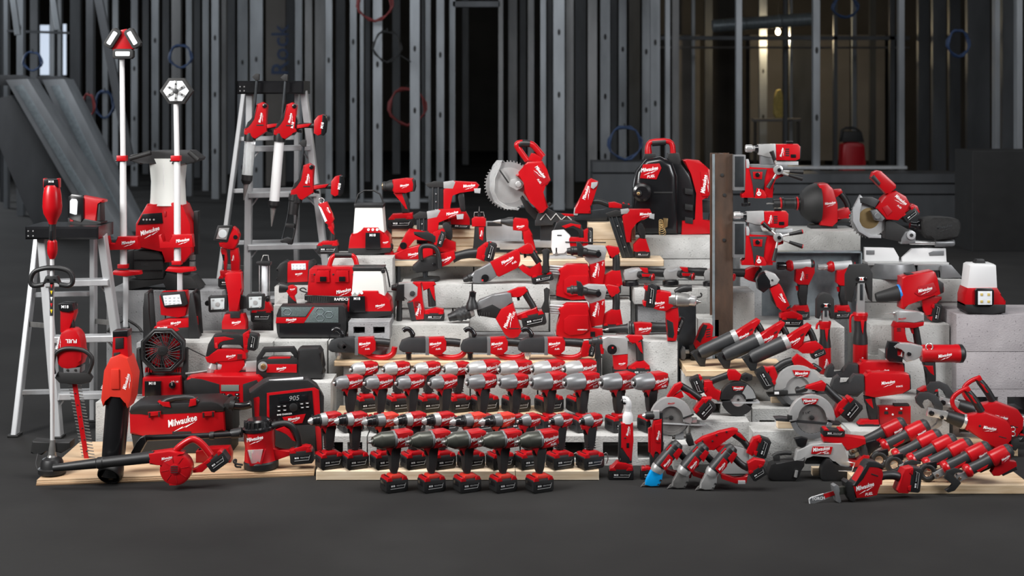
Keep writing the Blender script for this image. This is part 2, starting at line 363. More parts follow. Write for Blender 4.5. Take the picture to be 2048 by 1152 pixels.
for k, (x0, x1, m) in enumerate([(1345, 1400, 'drywall'), (1500, 1565, 'drywall'), (1585, 1625, 'stud_dark'), (1640, 1700, 'drywall'), (1715, 1770, 'drywall')]):
    box_mesh('wall_board', W(x0, 0, 24.6).x, W(x1, 0, 24.6).x, 24.6, 24.66, 0.2, height_of(70, 24.6), m, wr)
wl = wall('wall_left', 'window openings and dark posts at the left end')
for x0, x1, y, m in [(7, 15, 17, 'stud'), (33, 46, 16, 'stud'), (100, 108, 20, 'stud'), (115, 122, 20, 'stud'), (140, 160, 19, 'stud_dark'), (172, 186, 15, 'stud_dark'), (60, 75, 20, 'stud_dark'), (205, 215, 20, 'stud'), (225, 236, 22, 'stud'), (0, 6, 18, 'stud_dark')]:
    stud(wl, x0, x1, y, m)
for x0, y0, x1, y1 in [(80, 50, 98, 150), (122, 48, 132, 150)]:
    box_mesh('window_pane', W(x0, 0, 23).x, W(x1, 0, 23).x, 23, 23.03, height_of(y1, 23), height_of(y0, 23), 'window_light', wl)
oriented_box('brace', W(24, -20, 15.5), W(36, 70, 15.5), 0.06, 0.05, 'stud', wl)
oriented_box('brace', W(104, -20, 16), W(116, 60, 16), 0.06, 0.05, 'stud', wl)
oriented_box('brace', W(196, -10, 14.5), W(262, 330, 14.5), 0.08, 0.06, 'stud_dark', wl)
oriented_box('pipe', W(15, 62, 17), W(140, 66, 17), 0.03, 0.03, 'stud_dark', wl, side=(0, 0, 1))
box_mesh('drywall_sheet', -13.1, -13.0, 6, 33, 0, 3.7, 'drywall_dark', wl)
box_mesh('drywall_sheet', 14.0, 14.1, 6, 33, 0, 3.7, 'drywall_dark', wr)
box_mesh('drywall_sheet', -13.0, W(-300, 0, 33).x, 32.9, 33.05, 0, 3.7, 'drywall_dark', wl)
lt = bpy.data.objects.new('lettering', text_mesh('Rock', 0, .01, 'cable_blue')); COL.objects.link(lt); lt.parent = wc
lt.location = W(560, 98, 20.98); lt.scale = (100*21/F,)*3; lt.rotation_euler = (0, -math.pi/2, 0)
# leaning panels at the left
for k, (dx, lab) in enumerate([(0, 'wide grey framed panel leaning at the far left edge'), (72, 'grey framed panel leaning nearest the tall white light poles')]):
    Y = 13.6+k*0.8
    t = T('leaning_panel', lab, 'panel', 200+dx, 452, z=0.0) if False else T('leaning_panel', lab, 'panel', 190+dx, 180+4032/Y, Y, group='leaning framed panels')
    yb = 180+4032/Y
    q = [(22+dx, 160), (66+dx, 158), (262+dx*.4, yb), (205+dx*.4, yb)]
    t.p('edge_board', q, 60, 'stud', 0, 1)
    t.p('edge_strip', [(40+dx, 172), (56+dx, 170), (236+dx*.4, yb-6), (220+dx*.4, yb-6)], 4, 'galv', -31, .5)
    x0 = -40 if k == 0 else 60
    t.p('dark_face', [(x0, 205), (22+dx, 190), (205+dx, yb), (x0+120, yb), (x0+90, yb-60)] if k == 0 else [(87, 200), (22+dx, 190), (205+dx*.4, yb), (190, yb)], 20, 'stud_dark', 12, 1)
    t.p('top_rail', [(x0-30, 150), (40+dx, 150), (66+dx, 160), (40+dx, 172), (x0-30, 168)] if k == 0 else [(75, 152), (dx+45, 152), (66+dx, 160), (40+dx, 172), (82, 168)], 40, 'stud_dark', 10, 1)
# cable coils hung on the studs
def coil(px, py, R, Y, m, lab, turns=4, wide=1.0, tail=None):
    t = T('cable_coil', lab, 'cable', px, py+R, Y, group='cable coils on the studs')
    pts = []
    for i in range(turns*18+1):
        a = math.radians(90+20*i); k = 1+0.07*math.sin(i*1.7)+0.05*math.sin(i*.31)
        pts.append((px+R*k*wide*math.cos(a), py-R*k*math.sin(a), -3+5*math.sin(i*.27)))
    t.t('loops', pts, 1.6, m, 0, 0, n=5)
    t.t('tie', [(px-2, py-R-5), (px+2, py-R+4), (px-1, py-R-6)], 1.0, 'matte', 0, 0)
    if tail: t.t('loose_end', tail, 1.2, m, 0, 2, n=5)
coil(750, 6, 34, 16.8, 'cable_red', 'dull red cable coil hanging high at the top edge')
coil(775, 92, 30, 16.8, 'matte', 'black cable coil on a stud above the heat gun', 3, .9, [(800, 110), (812, 118), (822, 124)])
coil(815, 212, 36, 17.6, 'cable_red', 'dull red cable coil low on the studs above the heat gun')
coil(362, 112, 22, 17, 'cable_blue', 'blue cable bundle beside the hexagonal lamp head')
coil(66, 122, 18, 15.6, 'cable_blue', 'blue cable bundle above the left leaning panel', 3)
coil(210, 208, 26, 19.9, 'cable_blue', 'blue and black cable bundle beside the tallest light pole', 4, .7)
coil(178, 210, 22, 14.9, 'cable_red', 'small red cable coil behind the tallest light pole', 3, .5)
coil(1916, 86, 26, 15, 'cable_blue', 'dark blue cable coil on the right studs', 4, .8)
coil(1250, 285, 32, 16.3, 'cable_blue', 'large dark cable coil beside the drum machine handle', 4)
coil(1690, 14, 20, 17, 'cable_blue', 'tangled blue wires at the top edge right of centre', 5, 1.2)
# stack of long boards by the glazing partition
for k, (y0, y1, lab) in enumerate([(346, 366, 'uppermost'), (367, 388, 'middle'), (389, 412, 'lowest')]):
    Y = 14.8
    z0, z1 = height_of(y1, Y), height_of(y0, Y)
    if k == 2: z0 = 0.0
    o = box_mesh('long_board', W(1390 - 60*(k == 2), 0, Y).x, W(1938, 0, Y).x, Y+0.02*k, Y+0.6, z0, z1-0.01, 'stud_dark'); tag(o, f'{lab} long grey board in the low stack behind the right mitre saw', 'board', 'low stack of boards')
for k, (y0, y1, lab) in enumerate([(322, 345, 'upper'), (346, 372, 'lower')]):
    Y = 16.2
    o = box_mesh('long_board', W(1185, 0, Y).x, W(1330, 0, Y).x, Y, Y+0.5, 0.0 if k else height_of(y1, Y), height_of(y0, Y)-0.01, 'stud_dark'); tag(o, f'{lab} dark board in the short stack behind the framing nailer', 'board', 'short stack of boards')
o = box_mesh('low_parapet', W(1945, 0, 12.5).x, W(2200, 0, 12.5).x, 12.5, 13.0, 0, height_of(302, 12.5), 'matte'); tag(o, 'low dark parapet at the right edge', 'wall')
t = T('hanging_bulb', 'small glowing bulb on a cord in the dim room at right', 'lamp', 1556, 72, 22.4)
t.l('bulb', (1556, 70), (1556, 57), [(0, 0), (.15, 3.5), (.5, 5), (.85, 3), (1, 2)], 'bulb'); t.t('cord', [(1556, 57), (1556, 20), (1556, -60)], .6, 'matte', 0, 0)
t.b('junction_box', 1540, 42, 1568, 52, 8, 'sack', 4)
bd = bpy.data.lights.new('bulb_light', 'POINT'); bd.energy = 45; bd.color = (1, .8, .5); bd.shadow_soft_size = .05
bo = bpy.data.objects.new('bulb_light', bd); COL.objects.link(bo); bo.location = W(1556, 76, 22.3)
t = T('yellow_sack', 'small yellow bag standing in the dim room behind the mag drills', 'bag', 1556, 236, 22)
t.p('bag', [(1546, 236), (1548, 200), (1552, 180), (1562, 178), (1567, 205), (1569, 236)], 16, 'sack', 0, 4, 1)
t = T('workbench', 'dark brown table in the dim room behind the mag drills', 'table', 1545, depth_of and 180+4032/21.5, 21.5)
t.b('top', 1505, 237, 1600, 243, 30, 'drywall', 0)
for x in (1508, 1594): t.b('leg', x-2, 243, x+4, 180+4032/21.5, 6, 'drywall_dark', -8)
yb = 180+4032/17.5
t = T('red_compressor', 'small dark red compressor on the floor in the dim room', 'compressor', 1700, yb, 17.5)
t.p('tank', [(1680, 295), (1684, 284), (1722, 284), (1727, 297), (1724, yb-4), (1683, yb-4)], 40, 'darkred', 0, 6, 1)
t.p('motor', [(1680, 284), (1684, 262), (1720, 262), (1726, 284)], 30, 'matte', 0, 4); t.t('handle', [(1682, 275), (1684, 256), (1716, 256), (1722, 275)], 2.4, 'matte', 0, 1)
for x in (1686, 1720): t.b('foot', x-4, yb-5, x+4, yb, 40, 'matte', 0)
t = T('air_duct', 'pale duct run under the ceiling of the right hand room', 'duct', 1510, 62, 21)
t.l('duct_pipe', (1425, 52), (1622, 38), [(0, 12), (.02, 13), (.3, 13), (.31, 14), (.33, 14), (.34, 13), (.66, 13), (.67, 14), (.69, 14), (.7, 13), (1, 13)], 'galv')
t.t('hanger', [(1470, 50), (1470, -40)], 1.2, 'matte', 0, 0)
t.t('hanger', [(1580, 42), (1580, -40)], 1.2, 'matte', 0, 0)
# ---------------------------------------------------------------- concrete blocks and boards
def bm_block(x0, x1, y0, y1, z0, z1, kind):
    """a block with real openings: front 'cells' (open through) or small 'slots'"""
    if kind == 'solid':
        P = [Vector((x0, y0, z0)), Vector((x1, y0, z0)), Vector((x1, y0, z1)), Vector((x0, y0, z1))]
        return bm_prism(P, Vector((0, y1-y0, 0)), 0.004, 2)
    w, h = x1-x0, z1-z0
    if kind == 'cells': gx = [0, .12, .46, .56, .90, 1] if w > h*1.2 else [0, .16, .84, 1]; gz = [0, .22, .80, 1]
    else: gx = [0, .12, .40, .60, .88, 1]; gz = [0, .36, .74, 1]
    X = [x0+w*g for g in gx]; Z = [z0+h*g for g in gz]
    bm = bmesh.new()
    def quad(a, b, c, d): bm.faces.new([bm.verts.new(v) for v in (a, b, c, d)])
    yb = y1 if kind == 'cells' else y0+(y1-y0)*.7
    for Yf in (y0, y1):
        for i in range(len(X)-1):
            for j in range(len(Z)-1):
                hole = (i % 2 == 1) and j == 1
                if hole and (Yf == y0 or kind == 'cells'): continue
                quad(*[Vector((x, Yf, z)) for x, z in ((X[i], Z[j]), (X[i+1], Z[j]), (X[i+1], Z[j+1]), (X[i], Z[j+1]))])
    for i in range(1, len(X)-1, 2):
        a, b, c, d = X[i], X[i+1], Z[1], Z[2]
        quad((a, y0, c), (b, y0, c), (b, yb, c), (a, yb, c)); quad((a, y0, d), (b, y0, d), (b, yb, d), (a, yb, d))
        quad((a, y0, c), (a, y0, d), (a, yb, d), (a, yb, c)); quad((b, y0, c), (b, y0, d), (b, yb, d), (b, yb, c))
        if kind == 'slots': quad((a, yb, c), (b, yb, c), (b, yb, d), (a, yb, d))
    for j in range(len(Z)-1):
        quad((x0, y0, Z[j]), (x0, y1, Z[j]), (x0, y1, Z[j+1]), (x0, y0, Z[j+1])); quad((x1, y0, Z[j]), (x1, y1, Z[j]), (x1, y1, Z[j+1]), (x1, y0, Z[j+1]))
    for i in range(len(X)-1):
        quad((X[i], y0, z0), (X[i+1], y0, z0), (X[i+1], y1, z0), (X[i], y1, z0)); quad((X[i], y0, z1), (X[i+1], y0, z1), (X[i+1], y1, z1), (X[i], y1, z1))
    bmesh.ops.remove_doubles(bm, verts=bm.verts, dist=1e-5)
    return bm
def blk(x0, x1, py, z, h, dep, label, kind='solid', m='block', Y=None):
    """block whose top front edge shows at row py, top at height z"""
    if Y is None: Y = depth_of(py, z)
    a, b = W(x0, 0, Y).x+.0015, W(x1, 0, Y).x-.0015
    bm = bm_block(0, b-a, 0, dep, 0, h-.001, kind)
    o = finish(bm, 'concrete_block', m, None, kind == 'solid'); o.location = (a, Y, z-h)
    tag(o, label, 'block', 'concrete blocks of the display'); return o
def plank(name, x0, x1, py, z, h, dep, label, m='pine', yaw=0, cat='board'):
    Y = depth_of(py, z); a, b = W(x0, 0, Y).x, W(x1, 0, Y).x
    o = box_mesh(name, 0, b-a, 0, dep, 0, h-.0005, m, r=0.003); o.location = (a, Y, z-h); o.rotation_euler = (0, 0, math.radians(yaw))
    tag(o, label, cat, 'boards under the tools'); return o
Z_C, Z_B, Z_A, Z_H, Z_S, Z_D, Z_5, Z_6, Z_7 = .037, .113, .141, .312, .433, .37, .574, .661, .792
Z_L1, Z_L2, Z_L3, Z_LAN, Z_CH, Z_AR, Z_BK, Z_FL = .165, .386, .551, .42, .499, .463, .686, .546
# left stacks
blk(190, 275, 805, Z_L1, .165, .28, 'pale concrete block standing left of the wet vacuum behind the leaf blower tube', 'solid')
blk(276, 400, 806, Z_L1, .165, .26, 'concrete block under the black octagonal fan')
blk(401, 530, 806, Z_L1, .165, .26, 'concrete block under the flat red radio')
blk(272, 300, 686, Z_L2, .22, .3, 'dark concrete block behind the hedge trimmer handle', m='block_dark')
blk(301, 420, 685, Z_L2, .19, .3, 'concrete block under the roll cage floodlight')
blk(421, 545, 685, Z_L2, .19, .3, 'pale concrete block behind the grease gun')
blk(272, 545, 790, .195, .195, .15, 'lower course concrete block behind the fan', Y=6.02)
blk(212, 330, 582, Z_L3, .18, .42, 'dark pitted concrete block under the big site light, left half', m='block_dark')
blk(331, 445, 582, Z_L3, .18, .42, 'dark pitted concrete block under the big site light, right half', m='block_dark')
blk(212, 445, 660, .37, .37, .40, 'tall lower concrete block behind the roll cage floodlight', Y=depth_of(582, Z_L3)+.01, m='block_dark')
blk(446, 543, 652, Z_LAN, .42, .16, 'concrete block under the slim standing lantern', Y=6.19, m='block_dark')
blk(547, 655, 682, Z_L2, .19, .23, 'pale concrete block under the left half of the hexagon patterned speaker')
blk(656, 780, 682, Z_L2, .19, .23, 'pale concrete block under the right half of the hexagon patterned speaker')
blk(547, 780, 760, .196, .196, .22, 'wide lower concrete block behind the right angle drill chuck', 'solid', Y=depth_of(682, Z_L2)+.004)
blk(696, 780, 640, Z_AR, .077, .2, 'dark grey slotted concrete block under the front white area lantern', 'slots', 'block_dark', Y=depth_of(682, Z_L2)+.02)
blk(546, 654, 614, Z_CH, .499, .2, 'concrete block under the six bay battery charger', Y=6.12)
blk(548, 640, 577, Z_FL, .546, .14, 'concrete block under the small red floodlight', Y=6.36)
blk(655, 786, 516, Z_BK, .15, .28, 'pale concrete block under the rear white area lantern')
blk(655, 786, 560, Z_BK-.15, .536, .26, 'tall concrete block below the rear white area lantern', Y=depth_of(516, Z_BK)+.005)
blk(533, 662, 764, .26, .26, .19, 'hollow concrete block under the black transfer pump', 'cells', Y=5.64)
# drill staircase
blk(645, 734, 872, Z_B, .113, .44, 'hollow concrete block behind the two leftmost drills', 'cells')
blk(735, 880, 872, Z_B, .113, .44, 'concrete block behind the third and fourth drills', 'cells')
blk(881, 1040, 872, Z_B, .113, .44, 'concrete block behind the middle drills of the lower row')
blk(1041, 1185, 872, Z_B, .113, .44, 'concrete block with openings behind the impact drivers', 'cells')
blk(1186, 1345, 872, Z_B, .113, .24, 'hollow concrete block right of the drill rows behind the right angle tool', 'cells')
plank('pine_plank', 668, 1130, 833, Z_A, .027, .2, 'thin pine plank under the rear row of impact tools', 'pine')
for k, (a, b) in enumerate([(686, 805), (806, 940), (941, 1075), (1076, 1196)]):
    blk(a, b, 742, Z_H-.02, Z_H-.02, .15 if k else .042, ['concrete block under the leftmost right angle drill', 'concrete block under the second right angle drill', 'concrete block under the third right angle drill', 'concrete block under the rightmost right angle drill'][k], Y=5.835)
plank('pine_plank', 668, 1196, 723, Z_H, .02, .16, 'long pine plank under the four black right angle drills', 'pine')
blk(782, 938, 649, Z_S, .19, .2, 'bright concrete block under the small grey nosed rotary hammer')
blk(782, 938, 700, Z_S-.19, .243, .19, 'lower concrete block behind the second right angle drill', Y=6.03)
blk(940, 1110, 684, Z_D, .37, .2, 'tall concrete block under the largest rotary hammer', Y=6.0, m='block_dark')
blk(1111, 1205, 684, Z_D, .37, .2, 'tall concrete block under the lower dust box hammer', Y=6.0)
blk(1100, 1262, 604, .5, .5, .14, 'concrete block under the upper dust box hammer', Y=6.22)
for k, (a, b) in enumerate([(800, 944), (945, 1100)]):
    blk(a, b, 569, Z_5, .105, .2, 'upper concrete block under the polisher' if k == 0 else 'upper concrete block under the long nosed rotary hammer')
for k, (a, b) in enumerate([(790, 905), (906, 1098)]):
    blk(a, b, 620, Z_5-.105, .105, .19, ['second course concrete block behind the grey nosed rotary hammer handle', 'second course concrete block behind the largest rotary hammer'][k], Y=depth_of(569, Z_5)+.006)
blk(785, 1098, 670, Z_5-.21, .364, .19, 'wide base block of the centre stack', Y=depth_of(569, Z_5)+.01)
for k, (a, b) in enumerate([(800, 947), (948, 1170), (1171, 1260)]):
    blk(a, b, 524, Z_6-.03, .14, .2, ['concrete block behind the polisher head', 'concrete block behind the long nosed rotary hammer battery', 'concrete block behind the upper dust box hammer grip'][k], Y=6.47)
blk(800, 1260, 580, Z_6-.17, Z_6-.17, .2, 'long base block under the top pine planks', Y=6.475)
plank('pine_plank', 772, 1328, 520, Z_6, .03, .18, 'pale pine plank under the nailers and the jigsaw', 'pine_fresh')
plank('pine_plank', 960, 1168, 508, Z_6, .03, .14, 'pale pine plank under the left mitre saw', 'pine_fresh').location.y = 6.6
for k in range(3):
    plank('pine_plank', 782, 956, 458+15*k, Z_7-.0433*k, .043, .16, ['top pine plank of the stack under the heat gun', 'middle pine plank of the stack under the heat gun', 'lowest pine plank of the stack under the heat gun'][k], 'pine_fresh').location.y = 6.56+.01*(k % 2)
for k in range(2):
    plank('pine_plank', 1176, 1270, 445+22*k, .8187-.0788*k, .0788, .1, ['upper pine offcut right of the jigsaw', 'lower pine offcut right of the jigsaw'][k], 'pine_fresh').location.y = 6.54
# right stacks
blk(1262, 1430, 476, .745, .1, .34, 'upper concrete block under the black drum machine', Y=6.6)
blk(1171, 1260, 476, .745, .745, .3, 'tall concrete block left of the black drum machine behind the pine offcuts', Y=6.68)
blk(1262, 1432, 519, .645, .1, .33, 'second course concrete block behind the middle angle grinder', Y=6.605)
blk(1262, 1432, 560, .545, .545, .33, 'tall base block behind the angle grinders', Y=6.61)
blk(1268, 1416, 577, .561, .07, .16, 'thin concrete slab under the three angle grinders', m='block')
blk(1275, 1352, 612, .491, .491, .14, 'tall concrete block below the angle grinder slab', Y=6.22, m='block_dark')
blk(1238, 1356, 684, .403, .403, .2, 'tall bright concrete block behind the hammer with the dial', Y=5.78)
blk(1175, 1310, 757, .265, .265, .155, 'concrete block under the hammer with the dial', Y=5.62)
blk(1450, 1510, 585, .565, .565, .2, 'bright concrete block right of the rusty steel beam', Y=6.06)
blk(1300, 1405, 640, .47, .47, .12, 'small concrete block between the black channel and the rusty beam', Y=6.1) if False else None
blk(1395, 1440, 637, .46, .46, .14, 'narrow rounded concrete block left of the rusty steel beam', Y=6.0)
blk(1480, 1722, 463, .765, .1, .3, 'pitted concrete block under the drain snake', Y=6.68)
blk(1480, 1722, 500, .665, .665, .28, 'tall block behind the galvanised panel', Y=6.7, m='block_dark')
blk(1524, 1690, 642, .438, .19, .32, 'concrete block under the two knockout tools', Y=5.912)
blk(1524, 1690, 700, .248, .248, .3, 'lower concrete block behind the reciprocating saws', Y=5.93)
blk(1722, 1925, 560, .596, .1, .36, 'pitted concrete block under the right mitre saw', Y=6.24)
blk(1726, 1918, 605, .496, .08, .34, 'second course concrete block behind the pipe expander', Y=6.245)
blk(1740, 1900, 648, .425, .13, .2, 'pale concrete ledge block under the pipe expander battery', Y=6.06)
blk(1735, 1905, 705, .295, .295, .2, 'lower concrete block behind the silver jawed crimper', Y=6.05)
blk(1726, 1918, 640, .416, .416, .3, 'tall base block under the right mitre saw', Y=6.265)
for k, lab in enumerate(['top mauve grey block in the right end stack under the square area light', 'middle mauve grey block in the right end stack', 'bottom hollow mauve grey block in the right end stack']):
    blk(1912, 2095, 628, .48-.16*k, .16, .28, lab, 'cells' if k == 2 else 'solid', 'block_mauve', Y=5.99)
blk(1618, 1758, 757, .265, .265, .17, 'concrete block behind the open jaw crimpers', Y=5.72)
blk(1760, 1900, 803, .19, .19, .2, 'concrete block under the silver jawed crimper', Y=5.66)
blk(1365, 1480, 752, .28, .28, .1, 'concrete block under the reciprocating saw plank, left half', Y=5.73)
blk(1481, 1600, 752, .28, .28, .1, 'concrete block under the reciprocating saw plank, right half', Y=5.73)
plank('pine_plank', 1370, 1572, 737, .308, .027, .245, 'short pine plank under the reciprocating saws', 'pine').location.y = 5.66
blk(1400, 1503, 797, .22, .11, .13, 'slotted concrete block behind the black guard metal saw', 'slots', Y=5.58)
blk(1380, 1500, 842, .165, .165, .15, 'concrete block behind the three shears, left', Y=5.38)
blk(1505, 1615, 805, .175, .175, .14, 'concrete block with slots under the rear circular saw', 'slots', Y=5.56)
blk(1505, 1698, 860, .15, .15, .16, 'long concrete block under the front circular saw', Y=5.29)
blk(1700, 1830, 845, .10, .10, .15, 'concrete block under the large crimpers', Y=5.50)
blk(1905, 2010, 865, .12, .12, .2, 'slotted concrete block behind the row of press tools', 'slots', Y=5.7)
blk(1347, 1382, 875, .1, .1, .15, 'concrete block under the grey guard circular saw', Y=5.30)
blk(1770, 1850, 700, .33, .33, .12, 'narrow concrete block under the silver headed pipe expander', Y=5.9)
plank('pine_plank', 1700, 2036, 950, .035, .035, .25, 'pine plank at the right front under the press tools', 'pine').location.y = 4.985
plank('pine_plank', 1762, 2040, 950, .035, .035, .255, 'pine plank behind the front press tool plank', 'pine').location.y = 5.24
plank('pine_plank', 1858, 2050, 905, .035, .035, .17, 'pine plank under the cable cutters', 'pine').location.y = 5.5
# ---------------------------------------------------------------- pistol shaped drills and impact tools, four rows
ORD = ['first', 'second', 'third', 'fourth', 'fifth', 'sixth', 'seventh', 'eighth', 'ninth', 'tenth']
def pistol(name, cat, px, py, z, Ht, R, rear, split, nose, hm='rubber', bw=40, clip=False, foot='red', grip=True, big=False, hred='red'):
    t = T(name, '-', cat, px, py, z=z, yaw=28, comp=False)
    c = lambda x, y: (px+x, py-y)
    C = lambda *q: [c(*a) for a in q]
    yc = Ht-R; yb = yc-R
    bw *= 1.14
    b = t.batt(*c(0, 13.5), bw, 27, 0, 35)
    t.p('charge_gauge', C((-bw*.5+1, 12), (-bw*.5-.6, 14), (-bw*.5, 22), (-bw*.5+8, 32), (-bw*.5+10, 30)), 22, 'black', 0, .5, par=b)
    t.p('foot', C((-bw*.30, 25), (-bw*.22, 32), (-9, 35), (9, 35), (bw*.34, 32), (bw*.43, 25)), 25, foot, 0, 4)
    t.p('grip', C((-8, 33), (8, 33), (11, yb-6), (13, yb+4), (-9, yb+4), (-9, yb-16)), 16, hm, 1, 6, 1, seg=3)
    if grip:
        for k in range(5): t.p('grip_rib', C((-8.6, 38+k*5), (9.6, 38+k*5), (9.6, 40+k*5), (-8.6, 40+k*5)), 15.4, 'rubber', 1, .6)
    t.p('trigger', C((-16, yb-13), (-9, yb-15), (-8, yb), (-15, yb+1)), 8, 'black', 0, 2.5, 1)
    t.p('trigger_guard', C((-21, yb+5), (-18, yb-3), (-11, yb-4), (-6, yb-20), (1, yb-30), (3, yb-18), (14, yb-6), (14, yb+6)), 13, hred, 0, 3)
    h = t.p('housing', C((split, yc-R), (split, yc+R-.5), (rear-8, yc+R), (rear-1, yc+R-3), (rear, yc-R+8), (rear-5, yc-R+1)), R*1.9, hred, 0, R*.42, 0, seg=3)
    t.l('rear_cap', c(rear-3, yc), c(rear+2.5, yc), [(0, R*.9), (.6, R*.82), (1, R*.5), (1, 0)], 'rubber')
    L = rear-split
    t.logo(*c(split+L*.48, yc+1), L*.86, 10, -R*.95-.3, 'print', h)
    if big: t.txt('FUEL', *c(split+L*.62, yc-R*.55), L*.34, 10, -R*.95-.3, 'print', h, .01, .3)
    for k in range(3): t.q('vent', *c(rear-6-k*3.2, yc-R*.62), 1.3, 5, -20, .6, 'matte', -R*.95, 0, par=h)
    for nm, x0, x1, prof, m in nose: t.l(nm, c(x0, yc), c(x1, yc), prof, m, n=22)
    if clip: t.t('belt_clip', [(px+bw*.5, py-26, -12), (px+bw*.62, py-30, -16), (px+bw*.68, py-18, -17), (px+bw*.60, py-8, -16)], 1.1, 'steel', 0, 1)
    return t.o
def impact_nose(split, tip, R, m, ring=True):
    return [('gear_case', split+1, tip+6, [(0, R), (.45, R*.99), (.7, R*.92), (.9, R*.78), (1, R*.62), (1, 0)], m),
            ('nose_ring', tip+7, tip+4, [(0, R*.42), (.5, R*.42), (1, R*.34), (1, 0)], 'rubber'), ('anvil', tip+5, tip, [(0, R*.24), (.9, R*.22), (1, R*.12), (1, 0)], 'chrome')]
def drill_nose(split, tip, R, collar):
    L = split-tip
    return [('gear_collar', split+1, split-L*.34, [(0, R), (.6, R*.97), (.8, R*.9), (1, R*.85), (1, 0)], collar), ('clutch_ring', split-L*.30, split-L*.42, [(0, R*.8), (.1, R*.9), (.9, R*.9), (1, R*.8)], 'rubber'),
            ('chuck', split-L*.42, split-L*.80, [(0, R*.84), (.4, R*.82), (.45, R*.74), (.9, R*.66), (1, R*.5), (1, 0)], 'black'), ('chuck_tip', split-L*.79, tip, [(0, R*.55), (.3, R*.52), (.7, R*.34), (1, R*.2), (1, 0)], 'chrome')]
def driver_nose(split, tip, R, m):
    return [('gear_case', split+1, tip+8, [(0, R), (.4, R*.96), (.8, R*.72), (1, R*.55), (1, 0)], m), ('hex_collar', tip+8, tip+1, [(0, R*.5), (.2, R*.55), (.7, R*.5), (1, R*.38), (1, 0)], 'black'), ('bit_socket', tip+1.5, tip-1, [(0, R*.26), (1, R*.22), (1, 0)], 'chrome')]
PROTO = {
    'compact': lambda a: pistol('compact_impact_wrench', 'impact wrench', *a, 111, 13.5, 24, -9, impact_nose(-9, -38, 13.5, 'cast'), hm='rubber', grip=False),
    'driverlike': lambda a: pistol('compact_impact_driver', 'impact driver', *a, 98, 13, 23, -7, impact_nose(-7, -36, 13, 'silver'), hm='rubber'),
    'silver': lambda a: pistol('silver_impact_wrench', 'impact wrench', *a, 101, 15, 32, -4, impact_nose(-4, -43, 15, 'silver'), bw=44),
    'mid': lambda a: pistol('impact_wrench', 'impact wrench', *a, 113, 14.5, 26, -3, impact_nose(-3, -40, 14.5, 'cast'), grip=False),
    'large': lambda a: pistol('large_impact_wrench', 'impact wrench', *a, 116, 17, 34, -2, impact_nose(-2, -46, 17, 'cast'), grip=False, big=True),
    'drill': lambda a: pistol('drill_driver', 'drill', *a, 110, 13.5, 24, -8, drill_nose(-8, -44, 13.5, 'silver'), bw=42),
    'hammer': lambda a: pistol('hammer_drill', 'drill', *a, 108, 13.5, 30, -1, drill_nose(-1, -47, 13.5, 'cast'), bw=42, clip=True, hred='orange'),
    'hexdriver': lambda a: pistol('impact_driver', 'impact driver', *a, 107, 13, 24, 0, driver_nose(0, -24, 13, 'cast'), bw=42, clip=True),
    'torque': lambda a: pistol('high_torque_impact_wrench', 'impact wrench', *a, 120, 17, 38, -1, [
        ('gear_case', -1, -46, [(0, 17), (.6, 16.9), (.64, 16.2), (.9, 11), (1, 9.5), (1, 0)], 'olive'), ('case_band', 1, -4, [(0, 17.3), (.2, 17.9), (.8, 17.9), (1, 17.3)], 'cast'), ('nose_ring', -45, -49, [(0, 6.5), (.6, 6), (1, 4), (1, 0)], 'olive'), ('square_anvil', -48, -56, [(0, 4), (.4, 4), (.5, 3), (1, 3), (1, 0)], 'steel')], hm='matte', foot='orange', grip=False, big=True, bw=42)}
made = {}
def place(kind, px, py, z, label, group):
    if kind not in made: o = made[kind] = PROTO[kind]((px, py, z))
    else: o = copy_tree(made[kind])
    Y = depth_of(py, z); o.location = W(px, py, Y)
    o['label'] = label; o['group'] = group
    return o
GA, GB, GC, GD = 'rear row of impact tools', 'second row of impact wrenches', 'row of drills on the front lumber', 'front row of high torque wrenches'
for k, (x, kind) in enumerate([(732, 'driverlike'), (796, 'driverlike'), (857, 'driverlike'), (916, 'driverlike'), (969, 'silver'), (1032, 'silver'), (1098, 'silver'), (1161, 'silver')]):
    place(kind, x, 821.5, Z_A, f'{ORD[k]} tool from left in the rear row: ' + ('small impact driver with a pale nose' if k < 4 else 'impact wrench with a bright silver nose'), GA)
for k, (x, kind) in enumerate([(701, 'compact'), (761, 'compact'), (824, 'compact'), (890, 'compact'), (966, 'mid'), (1030, 'mid'), (1099, 'large'), (1165, 'large'), (1237, 'large'), (1302, 'large')]):
    place(kind, x, 861, Z_B, f'{ORD[k]} impact wrench from the left in the second row, ' + ('slim with a grey tapered nose' if k < 4 else 'with a rounded grey nose' if k < 6 else 'large with a thick grey nose'), GB)
for k, (x, kind) in enumerate([(658, 'drill'), (710, 'drill'), (767, 'hammer'), (828, 'drill'), (884, 'drill'), (942, 'hammer'), (1000, 'hammer'), (1056, 'hexdriver'), (1120, 'hexdriver'), (1180, 'hexdriver')]):
    place(kind, x, 934.5, Z_C, f'{ORD[k]} from left on the front lumber, ' + {'drill': 'drill with silver collar', 'hammer': 'drill with long grey collar', 'hexdriver': 'short driver with hex collar'}[kind], GC)
for k, x in enumerate([788, 863, 934, 1006, 1079]):
    place('torque', x, 981, 0.0, f'{ORD[k]} from left of the five olive nosed impact wrenches on the floor', GD)
plank('pine_lumber', 632, 1030, 941, Z_C, .037, .12, 'thick pine lumber under the front drills, longer left piece', 'pine_fresh')
plank('pine_lumber', 1031, 1198, 941, Z_C, .037, .12, 'short pine lumber under the impact drivers at the right end', 'pine_fresh')
